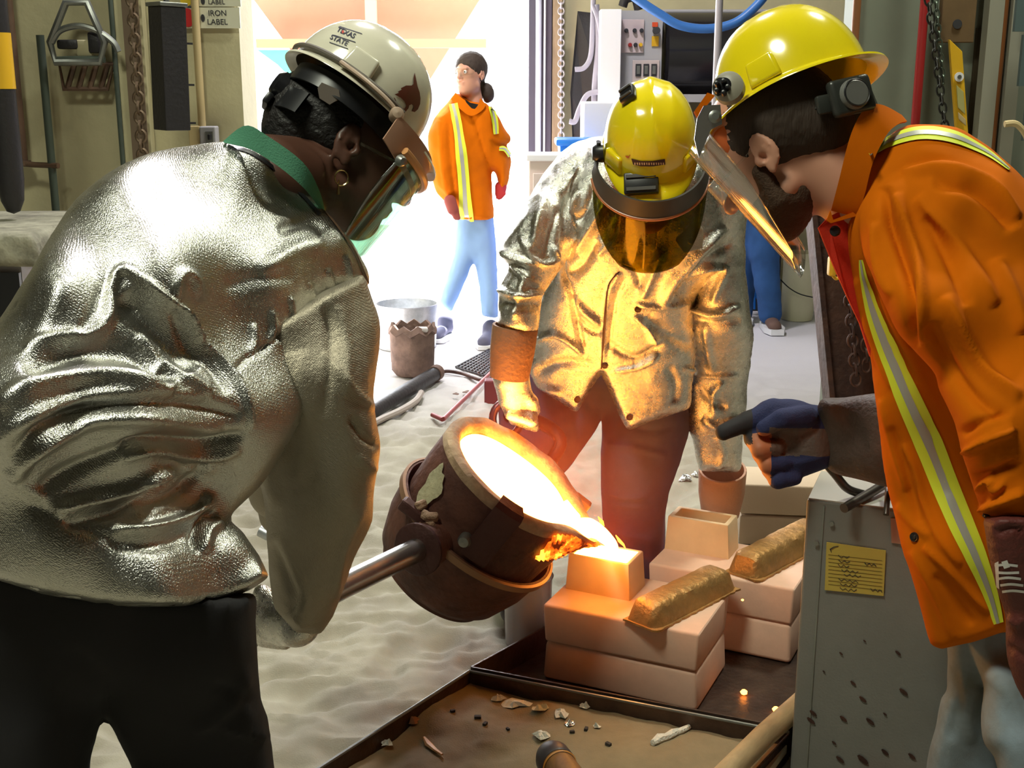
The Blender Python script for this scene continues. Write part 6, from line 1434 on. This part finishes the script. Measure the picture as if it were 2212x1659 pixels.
# jacket
bodyR = [(1852, 395), (1890, 330), (1940, 280), (1990, 268), (2060, 276), (2105, 298), (2150, 330), (2212, 388), (2330, 540), (2420, 900), (2440, 1300), (2300, 1380), (2166, 1364), (2100, 1386), (2032, 1402), (2010, 1392), (1990, 1320), (1968, 1240), (1948, 1180), (1930, 1100), (1914, 1040), (1904, 960), (1890, 850), (1880, 770), (1858, 690), (1836, 600), (1828, 500)]
RSb = [([(1905, 860), (1930, 960), (1960, 1060)], 9, 8), ([(1925, 920), (1955, 1010), (1975, 1080), (1990, 1130)], 8, -8), ([(1950, 960), (1975, 1010), (2000, 1090), (2030, 1160), (2075, 1220)], 8, 9), ([(1995, 1180), (2040, 1220), (2090, 1270), (2140, 1320)], 7, 9), ([(1970, 1190), (2010, 1260), (2040, 1330), (2060, 1380)], 9, 7), ([(2020, 1240), (2060, 1290), (2100, 1350)], 10, -7),
       ([(1850, 600), (1872, 690), (1895, 760), (1925, 840)], 7, 8), ([(1875, 600), (1900, 680), (1940, 760), (1975, 830)], 9, -9), ([(1940, 1090), (1970, 1130), (2010, 1160)], 8, 6), ([(2000, 900), (2030, 1000), (2060, 1080)], 12, -6)]
slo = [(1905, 400), (1950, 372), (2030, 355), (2110, 372), (2190, 440), (2290, 600), (2330, 900), (2330, 1120), (2128, 1122), (2104, 1060), (2082, 985), (2064, 913), (2031, 842), (2022, 806), (1983, 764), (1940, 716), (1912, 660), (1884, 590), (1866, 540), (1868, 460)]
RSs_ = [([(1911, 405), (1920, 471), (1945, 531), (1962, 592), (1970, 690), (1975, 750)], 12, -13), ([(1935, 420), (1955, 480), (1980, 560), (1990, 650), (1990, 740)], 12, 10), ([(1950, 376), (2031, 368), (2092, 380), (2150, 411), (2200, 471)], 10, 10), ([(2016, 395), (2092, 402), (2150, 445), (2188, 495)], 14, -12), ([(1983, 425), (2047, 501), (2107, 592), (2150, 660)], 15, 8), ([(2000, 470), (2050, 560), (2090, 660)], 13, -8),
       ([(2041, 640), (2089, 735), (2138, 812), (2205, 860)], 14, 13), ([(2010, 700), (2050, 790), (2110, 860), (2180, 900)], 16, -9), ([(2085, 981), (2138, 947), (2190, 926)], 8, 13), ([(2075, 940), (2120, 910), (2170, 890)], 9, -7), ([(2118, 1102), (2167, 1082), (2212, 1066)], 8, 12), ([(2100, 1030), (2150, 1020), (2200, 1000)], 10, -10), ([(2110, 1065), (2135, 1035), (2150, 1060), (2170, 1040)], 6, 8), ([(1890, 480), (1895, 560), (1925, 640)], 9, 7), ([(2150, 560), (2190, 650), (2212, 720)], 16, 9)]
RSs = [(s_[0], s_[1], s_[2]*1.5) for s_ in RSs_]
jr = cloth('jacket', [('u', Pad(bodyR, [(1900, 360, 2.10), (2060, 300, 2.08), (2212, 420, 2.02), (1900, 700, 2.12), (1950, 1000, 2.10), (2040, 1350, 2.05), (2250, 900, 1.98), (2300, 1300, 1.95)], [(1950, 400, .10), (2200, 600, .15), (1950, 1000, .06), (2050, 1350, .06), (2300, 1200, .13)], 130, flat=(10, 11, 12, 13, 14)), 0),
    ('u', Pad(slo, [(1950, 420, 2.035), (2100, 450, 1.98), (2050, 700, 1.88), (2180, 1000, 1.78), (2220, 1110, 1.76)], .085, 90, flat=(7,)), .035)], .0052, m_orange, tR, RSb+RSs, [(9, 2.5, (1, 1, 1))])
bj2 = bvh_of(jr)
stripes(bj2, [(1880, 336), (1923, 308), (1971, 292), (2016, 290), (2062, 299), (2101, 316), (2140, 338), (2178, 368)], [12, 22, 27, 28, 26, 20, 13, 5], tR)
bjr = bvh_of(jr)
stripes(bjr, [(1862, 560), (1870, 610), (1890, 680), (1925, 770), (1972, 880), (2008, 960), (2040, 1040), (2078, 1130), (2110, 1200), (2140, 1275), (2160, 1345)], [8, 18, 34, 46, 56, 62, 60, 56, 48, 34, 22], tR)
for x, y in ((1976, 1160), (1846, 640)): snap(bjr, x, y, .009, m_black, tR)
snap(bj2, 2134, 1114, .008, m_black, tR)
collar('jacket_collar', [(1795, 455), (1812, 390), (1838, 290), (1870, 232), (1905, 226), (1948, 248)], [(1852, 470), (1868, 420), (1886, 350), (1915, 292), (1940, 268), (1960, 262)], (2.06, 2.10), .16, m_orange, tR, bulge=.05, label='turned up orange jacket collar')
lp = [(1768, 492), (1790, 468), (1850, 440), (1856, 520), (1862, 620), (1884, 720), (1880, 770), (1858, 700), (1830, 640), (1800, 572)]
lv = [P(x, y, 2.06+.02*(x > 1840)) for x, y in lp]
lpo = obj('red_lapel', prism(lv, .006, V(0, 0, 1)), mat('red_lining', (.62, .03, .008), .8, bump=.1, bscale=400), tR, label='bright red jacket lining turned outward')
obj('lapel_button', lathe(P(1804, 499, 2.055), V(0, 0, -1), [(0, .004), (.006, .004), (.009, .0015), (.0095, 0)], 18), m_black, lpo, True)
obj('collar_edge', prism([P(x, y, 2.045) for x, y in ((1794, 455), (1800, 475), (1848, 456), (1852, 466), (1795, 482), (1786, 476))], .005, V(0, 0, 1)), m_orange, lpo)
# near arm gauntlet at the right edge
ga = [(2122, 1116), (2330, 1110), (2330, 1560), (2240, 1540), (2200, 1490), (2176, 1420), (2171, 1330), (2150, 1260), (2135, 1190)]
gt = cloth('gauntlet', [('u', Pad(ga, [(2180, 1150, 1.72), (2230, 1450, 1.74)], .058, 60, flat=(0,)), 0)], .006, m_leathr, tR, [([(2180, 1330), (2200, 1345), (2212, 1330)], 7, 9), ([(2185, 1400), (2212, 1420)], 8, -6), ([(2150, 1150), (2190, 1140), (2212, 1150)], 7, -8)], [(20, 1.5, (1, 1, 1))], label='dark red leather gauntlet with white print')
bg = bvh_of(gt); mwp = mat('white_print', (.7, .68, .66), .6)
for i, (x, y) in enumerate(((2150, 1222), (2153, 1236), (2157, 1250), (2162, 1264), (2166, 1278))):
    obj('print_bar', ribbon(bg, [(x, y), (x+22, y-3+(4 if i == 1 else 0)), (x+48, y)], 5.5, .0012, 4, 1), mwp, gt)
obj('print_mark', patch(bg, [(2150, 1216), (2158, 1212), (2160, 1272), (2154, 1268)], 4, .0012), mwp, gt); obj('print_mark', patch(bg, [(2164, 1213), (2176, 1209), (2182, 1224), (2170, 1228)], 4, .0013), mwp, gt)
# jeans
JR = [([(2110, 1480), (2090, 1540), (2100, 1600)], 12, 7), ([(2130, 1450), (2180, 1500), (2212, 1560)], 14, 6), ([(2060, 1440), (2070, 1520), (2050, 1600)], 10, -6)]
cloth('jeans', [('u', Pad([(2046, 1350), (2200, 1350), (2200, 1900), (1990, 1900), (2002, 1660), (2021, 1572), (2036, 1505), (2048, 1485)], [(2080, 1400, 2.15), (2080, 1800, 2.17)], .07, 55, flat=(0, 2)), 0),
    ('u', Pad([(2085, 1350), (2420, 1330), (2420, 1900), (2180, 1900), (2156, 1660), (2128, 1608), (2121, 1555), (2127, 1488), (2114, 1446), (2096, 1395)], [(2200, 1380, 2.14), (2180, 1500, 2.04), (2200, 1650, 2.0), (2250, 1800, 1.98)], .085, 60, flat=(0, 2)), .004),
    ('u', Cone(P(2060, 1850, 2.22), .075, Vector((P(2060, 1900, 2.25).x, 2.25, .1)), .06), .02), ('u', Cone(P(2260, 1850, 1.98), .085, Vector((P(2220, 2100, 2.0).x, 2.0, .1)), .06), .02)], .008, m_jeanl, tR, JR, [(8, 3, (1, 1, 1))])
for q in ((P(2060, 1900, 2.25).x, 2.25), (P(2220, 2100, 2.0).x, 2.0)): boot((q[0], q[1], 0), (-1, .2), m_leath, parent=tR)
# far arm: gauntlet cuff and pointing glove
cf = cloth('gauntlet', [('u', Pad([(1768, 866), (1830, 858), (1900, 848), (1960, 850), (1960, 1060), (1916, 1052), (1850, 1034), (1800, 1022), (1782, 1000), (1772, 940)], [(1780, 930, 2.37), (1930, 950, 2.28)], .050, 70, flat=(3,)), 0)], .006, m_gleath, tR, [([(1800, 880), (1850, 930), (1880, 1000)], 12, -4)], [(12, 2, (1, 1, 1))], label='grey leather gauntlet of the pointing hand')
gl_ = [('u', C2((1770, 935, 2.375), .056, (1700, 925, 2.39), .054, n=V(0, 0, 1), s=.7), 0), ('u', C2((1700, 915, 2.39), .05, (1670, 905, 2.385), .04, n=V(0, 0, 1), s=.75), .02), ('u', C2((1760, 970, 2.37), .045, (1700, 1000, 2.38), .038), .02)]
gl_ += [('u', C2((1672, 890, 2.385), .024, (1616, 910, 2.375), .020), .012), ('u', C2((1616, 910, 2.375), .020, (1562, 934, 2.365), .0165), .006)]
for k, (x, y) in enumerate(((1630, 952), (1648, 985), (1668, 1018))):
    gl_ += [('u', C2((x+55, y-20, 2.40), .023, (x, y-6, 2.37), .021), .010), ('u', C2((x, y-6, 2.37), .021, (x+12, y+18, 2.345), .0185), .006), ('u', C2((x+12, y+18, 2.345), .0185, (x+48, y+14, 2.35), .016), .006)]
gl_ += [('u', C2((1740, 900, 2.35), .024, (1690, 905, 2.335), .020), .012), ('u', C2((1690, 905, 2.335), .020, (1650, 925, 2.34), .0165), .006)]
gv, gq = mesh_field(gl_, .0045, 2, folds([([(1780, 985), (1720, 1000), (1680, 985)], 6, 3)], 1, [(30, 1, (1, 1, 1))]))
gx_, gy_, _ = topx(gv[gq].mean(1)); gi = np.zeros(len(gq), int)
gi[(gy_ > 925) & (gy_ < 985) & (gx_ > 1660)] = 1; gi[(gx_ < 1665) & (gy_ > 935)] = 2; gi[(gx_ < 1625) & (gy_ < 960)] = 3
obj('glove', (gv, gq, gi), [m_navy, m_gleath, mat('red_lit_leather', (.42, .14, .06), .6), mat('dark_finger_cloth', (.02, .018, .022), .8)], tR, 'full', label='navy work glove with one finger pointing')  # curled fingers coloured orange red as if lit by the pour
rb_ = obj('curved_bar', tube(smoothpts([P(1650, 985, 2.36), P(1700, 990, 2.36), P(1760, 980, 2.36), P(1800, 1020, 2.36), P(1830, 1055, 2.37), P(1866, 1068, 2.40)]), .009, 12), mrod, smooth=True, label='curved dark bar held in the pointing glove', cat='bar', base=P(1820, 1045, 2.37))
eyes(WR, 1.06, axR, figure(sR_))
# ================================================================ woman walking by the doorway
YWm = 7.15
tW = thing('person', Vector((P(1030, 700, YWm).x, YWm, 0)), 'walking person in orange striped jacket and light jeans in the bright doorway', 'person')
axW = ortho(V(-.55, -.12, -.8), V(.02, 1, 0)); hcW = P(1015, 163, YWm)
limbsW = [C2((1020, 260, YWm), .11, (1022, 440, YWm), .12), C2((960, 260, YWm), .05, (955, 340, YWm-.08), .04), C2((955, 340, YWm-.08), .04, (972, 430, YWm-.15), .032), C2((1060, 260, YWm+.03), .05, (1090, 320, YWm+.05), .04), C2((1090, 320, YWm+.05), .04, (1082, 410, YWm-.02), .03),
          C2((1008, 470, YWm), .085, (1000, 570, YWm-.02), .06), C2((1000, 570, YWm-.02), .06, (965, 670, YWm+.05), .04), C2((1035, 470, YWm), .085, (1053, 580, YWm-.1), .06), C2((1053, 580, YWm-.1), .06, (1058, 690, YWm-.12), .04)]
sW, WW = face(tW, m_skin, (hcW, axW, .98, 1, 1), (hcW-axW[2]*.07-axW[1]*.02, .045, P(1024, 235, YWm), .06), limbsW, .014)
RmW = [list(q) for q in axW]
EW = lambda x, y, z, a, b, c: Ell(WW(x, y, z), (a, b, c), RmW)
obj('hair', mesh_field([('u', EW(0, -.022, .045, .084, .100, .092), 0), ('u', EW(.02, -.09, -.03, .045, .05, .08), .03), ('u', EW(-.05, -.10, -.10, .035, .035, .055), .03), ('s', EW(0, .105, -.035, .085, .085, .085), .01), ('s', EW(0, .03, -.16, .1, .10, .10), .01)], .007, 1, folds((), 1, [(30, 5, (1, 1, 1))])), m_hair, tW, 'full')
obj('safety_glasses', sheet(lambda x, y, z: WW(x, y, z), .076, .026, -.014, 1.3, tip=.1, yo=.03, th=.002), m_clear, tW, 'full')
jwo = [(985, 203), (1012, 214), (1040, 222), (1052, 226), (1074, 250), (1088, 276), (1104, 304), (1092, 312), (1102, 342), (1098, 384), (1089, 412), (1075, 412), (1076, 392), (1071, 372), (1060, 370), (1062, 420), (1066, 472), (1025, 478), (988, 478), (984, 450), (964, 436), (938, 402), (930, 340), (926, 290), (945, 250), (966, 226)]
jw = cloth('jacket', [('u', Pad(jwo, [(1020, 250, YWm), (1020, 460, YWm), (950, 350, YWm-.06), (1090, 340, YWm+.02)], .125, 36, flat=(16, 17), s0=20, blur=1), 0)], .012, m_orange, tW, [([(1012, 230), (1030, 280), (1045, 330), (1060, 370)], 3, -12), ([(968, 250), (972, 340), (985, 440)], 4, -14), ([(1060, 300), (1080, 312), (1100, 308)], 4, -14), ([(950, 260), (955, 340), (965, 420)], 5, 10)], [(9, 8, (1, 1, 1))])
bw = bvh_of(jw)
stripes(bw, [(981, 226), (988, 270), (996, 340), (1003, 410), (1011, 476)], [16, 20, 24, 25, 26], tW, 4, .012)
stripes(bw, [(1058, 232), (1066, 262), (1070, 290)], [10, 13, 10], tW, 4, .012); stripes(bw, [(1076, 322), (1088, 324), (1098, 338)], [8, 9, 9], tW, 4, .012)
obj('dark_shirt', prism([P(x, y, YWm-.115) for x, y in ((1004, 214), (1016, 222), (1036, 226), (1038, 240), (1036, 262), (1018, 244))], .02, V(0, 0, 1)), m_black, tW)
collar('jacket_collar', [(984, 200), (1002, 216), (1022, 236), (1034, 226), (1038, 212)], [(974, 214), (990, 232), (1016, 250), (1040, 240), (1050, 226)], (YWm-.08, YWm-.08), .14, m_orange, tW, bulge=.06)
cloth('jeans', [('u', Pad([(986, 462), (1064, 462), (1070, 520), (1074, 600), (1077, 686), (1042, 682), (1036, 620), (1024, 566), (1012, 590), (990, 640), (975, 674), (950, 654), (966, 600), (984, 540)], [(1020, 480, YWm), (1060, 680, YWm-.1), (965, 660, YWm+.03)], .085, 26, flat=(0, 4, 10), blur=1, s0=20), 0)], .012, mat('sky_denim', (.22, .36, .62), .9), tW, (), [(12, 5, (1, 1, 1))])
m_shoe = mat('grey_canvas_shoe', (.10, .10, .16), .8)
for x, y, yy, dx in ((962, 712, YWm+.08, (-.3, -1)), (1060, 718, YWm-.1, (-.2, -1))):
    q = P(x, y, yy); s_ = boot((q.x, yy, -.0), dx, m_shoe, parent=tW, name='shoe', ht=.085)
    obj('shoe_sole', prism([Vector((q.x+a, yy+b, .002)) for a, b in ((-.05, .05), (.045, .05), (.04, -.12), (.0, -.23), (-.07, -.24), (-.09, -.15))], .02, (0, 0, 1)), m_white, s_)
cloth('hand', [('u', C2((1082, 408, YWm-.02), .035, (1080, 424, YWm-.03), .025), 0)]+[('u', C2((1076+3*k, 420, YWm-.03), .010, (1074+3*k, 432, YWm-.04), .009), .006) for k in range(4)], .008, m_red, tW, name_='x') if False else None
obj('glove', mesh_field([('u', C2((1082, 404, YWm-.02), .036, (1080, 418, YWm-.03), .030), 0)]+[('u', C2((1076+3.4*k, 416, YWm-.03), .011, (1074+3*k, 429-abs(k-1.5), YWm-.05), .009), .006) for k in range(4)]+[('u', C2((1087, 410, YWm-.03), .012, (1090, 420, YWm-.05), .009), .006)], .008, 1), mat('red_glove', (.40, .02, .02), .8), tW, 'full')
obj('glove', mesh_field([('u', C2((972, 434, YWm-.14), .036, (978, 452, YWm-.15), .034), 0)]+[('u', C2((974+4*k, 450, YWm-.15), .011, (982+3.5*k, 472, YWm-.16), .009), .006) for k in range(4)]+[('u', C2((968, 442, YWm-.15), .012, (972, 460, YWm-.17), .009), .006)], .008, 1), mat('dark_red_glove', (.25, .05, .04), .8), tW, 'full')
eyes(WW, .98, axW, figure(sW))
# ================================================================ bystander behind the clear shield
YB = 7.45
tB = thing('person', Vector((P(1645, 712, YB).x, YB, 0)), 'standing person in plaid shirt and blue jeans behind the clear face shield', 'person')
axB = ortho(V(-.6, -.1, -.8), V(0, 1, 0)); hcB = P(1652, 150, YB)
figB = [C2((1650, 240, YB), .13, (1650, 420, YB), .13), C2((1610, 240, YB), .055, (1592, 340, YB), .045), C2((1592, 340, YB), .045, (1605, 420, YB-.15), .035), C2((1695, 240, YB), .055, (1715, 340, YB), .045), C2((1715, 340, YB), .045, (1712, 440, YB-.05), .035), C2((1635, 430, YB), .09, (1662, 690, YB-.02), .045), C2((1615, 430, YB), .09, (1598, 690, YB+.25), .045)]
sB, WB = face(tB, m_skin, (hcB, axB, 1.0), (hcB-axB[2]*.07, .05, P(1650, 225, YB), .07), figB, .014)
obj('hair', mesh_field([('u', Ell(hcB+axB[2]*.04-axB[1]*.02, (.086, .10, .09), [list(q) for q in axB]), 0), ('s', Ell(hcB+axB[1]*.11-axB[2]*.02, (.1, .09, .1), [list(q) for q in axB]), .01)], .008, 1), m_hair, tB, 'full')
m_plaid = mat('plaid_shirt_cloth', (.35, .08, .09), .9, col2=(.20, .18, .24), vscale=22, ramp=(.45, .55))
cloth('plaid_shirt', [('u', C2((1650, 245, YB), .15, (1650, 420, YB), .155), 0), ('u', C2((1610, 240, YB), .075, (1592, 340, YB), .062), .03), ('u', C2((1592, 340, YB), .062, (1603, 400, YB-.12), .055), .03), ('u', C2((1695, 240, YB), .075, (1715, 340, YB), .062), .03), ('u', C2((1715, 340, YB), .062, (1712, 410, YB-.04), .055), .03)], .012, m_plaid, tB, (), [(9, 8, (1, 1, 1))])
cloth('jeans', [('u', C2((1636, 430, YB), .115, (1650, 540, YB-.02), .09), 0), ('u', C2((1650, 540, YB-.02), .085, (1664, 678, YB-.02), .068), .03), ('u', C2((1612, 430, YB), .115, (1598, 690, YB+.25), .070), .02)], .012, mat('deep_blue_denim', (.03, .11, .32), .9, var=.3), tB, (), [(10, 8, (1, 1, 1))])
q = P(1664, 712, YB-.02)
for qq, dd in ((Vector((q.x, YB, 0)), (-.05, -1)), (Vector((P(1598, 690, YB+.25).x, YB+.27, 0)), (-.3, -1))):
    s_ = boot((qq.x, qq.y, .015), dd, mat('brown_canvas_shoe', (.16, .09, .07), .8), parent=tB, name='shoe', ht=.085)
    obj('shoe_sole', prism([qq+Vector((a, b, .002)) for a, b in ((-.055, .05), (.055, .05), (.065, -.14), (.04, -.23), (-.04, -.23), (-.065, -.14))], .035, (0, 0, 1)), m_white, s_)

figure(sB)

GROUPS = {'firebrick': 'pale insulating bricks stacked in twos', 'metal_ingot': 'bronze ingots lying on the brick stacks', 'casting_mould': 'open square sand moulds on the bricks', 'charcoal_bit': 'charcoal bits on the tray sand',
          'ash_scrap': 'pale ash scraps on the tray sand', 'ember': 'glowing embers round the bricks', 'foil_scrap': 'foil scraps on the sand floor', 'round_bar': 'metal bars on the grey cabinet', 'wall_pipe': 'pipes running up the foundry walls',
          'wall_chain': 'chains hanging on the right wall', 'beam_chain': 'chains draped on the leaning beam', 'person': 'people working in the foundry', 'dry_leaf': 'dry leaf scraps'}
for o in list(SC.objects):
    k = o.name.split('.')[0]
    if o.parent is None and 'label' in o and k in GROUPS: o['group'] = GROUPS[k]
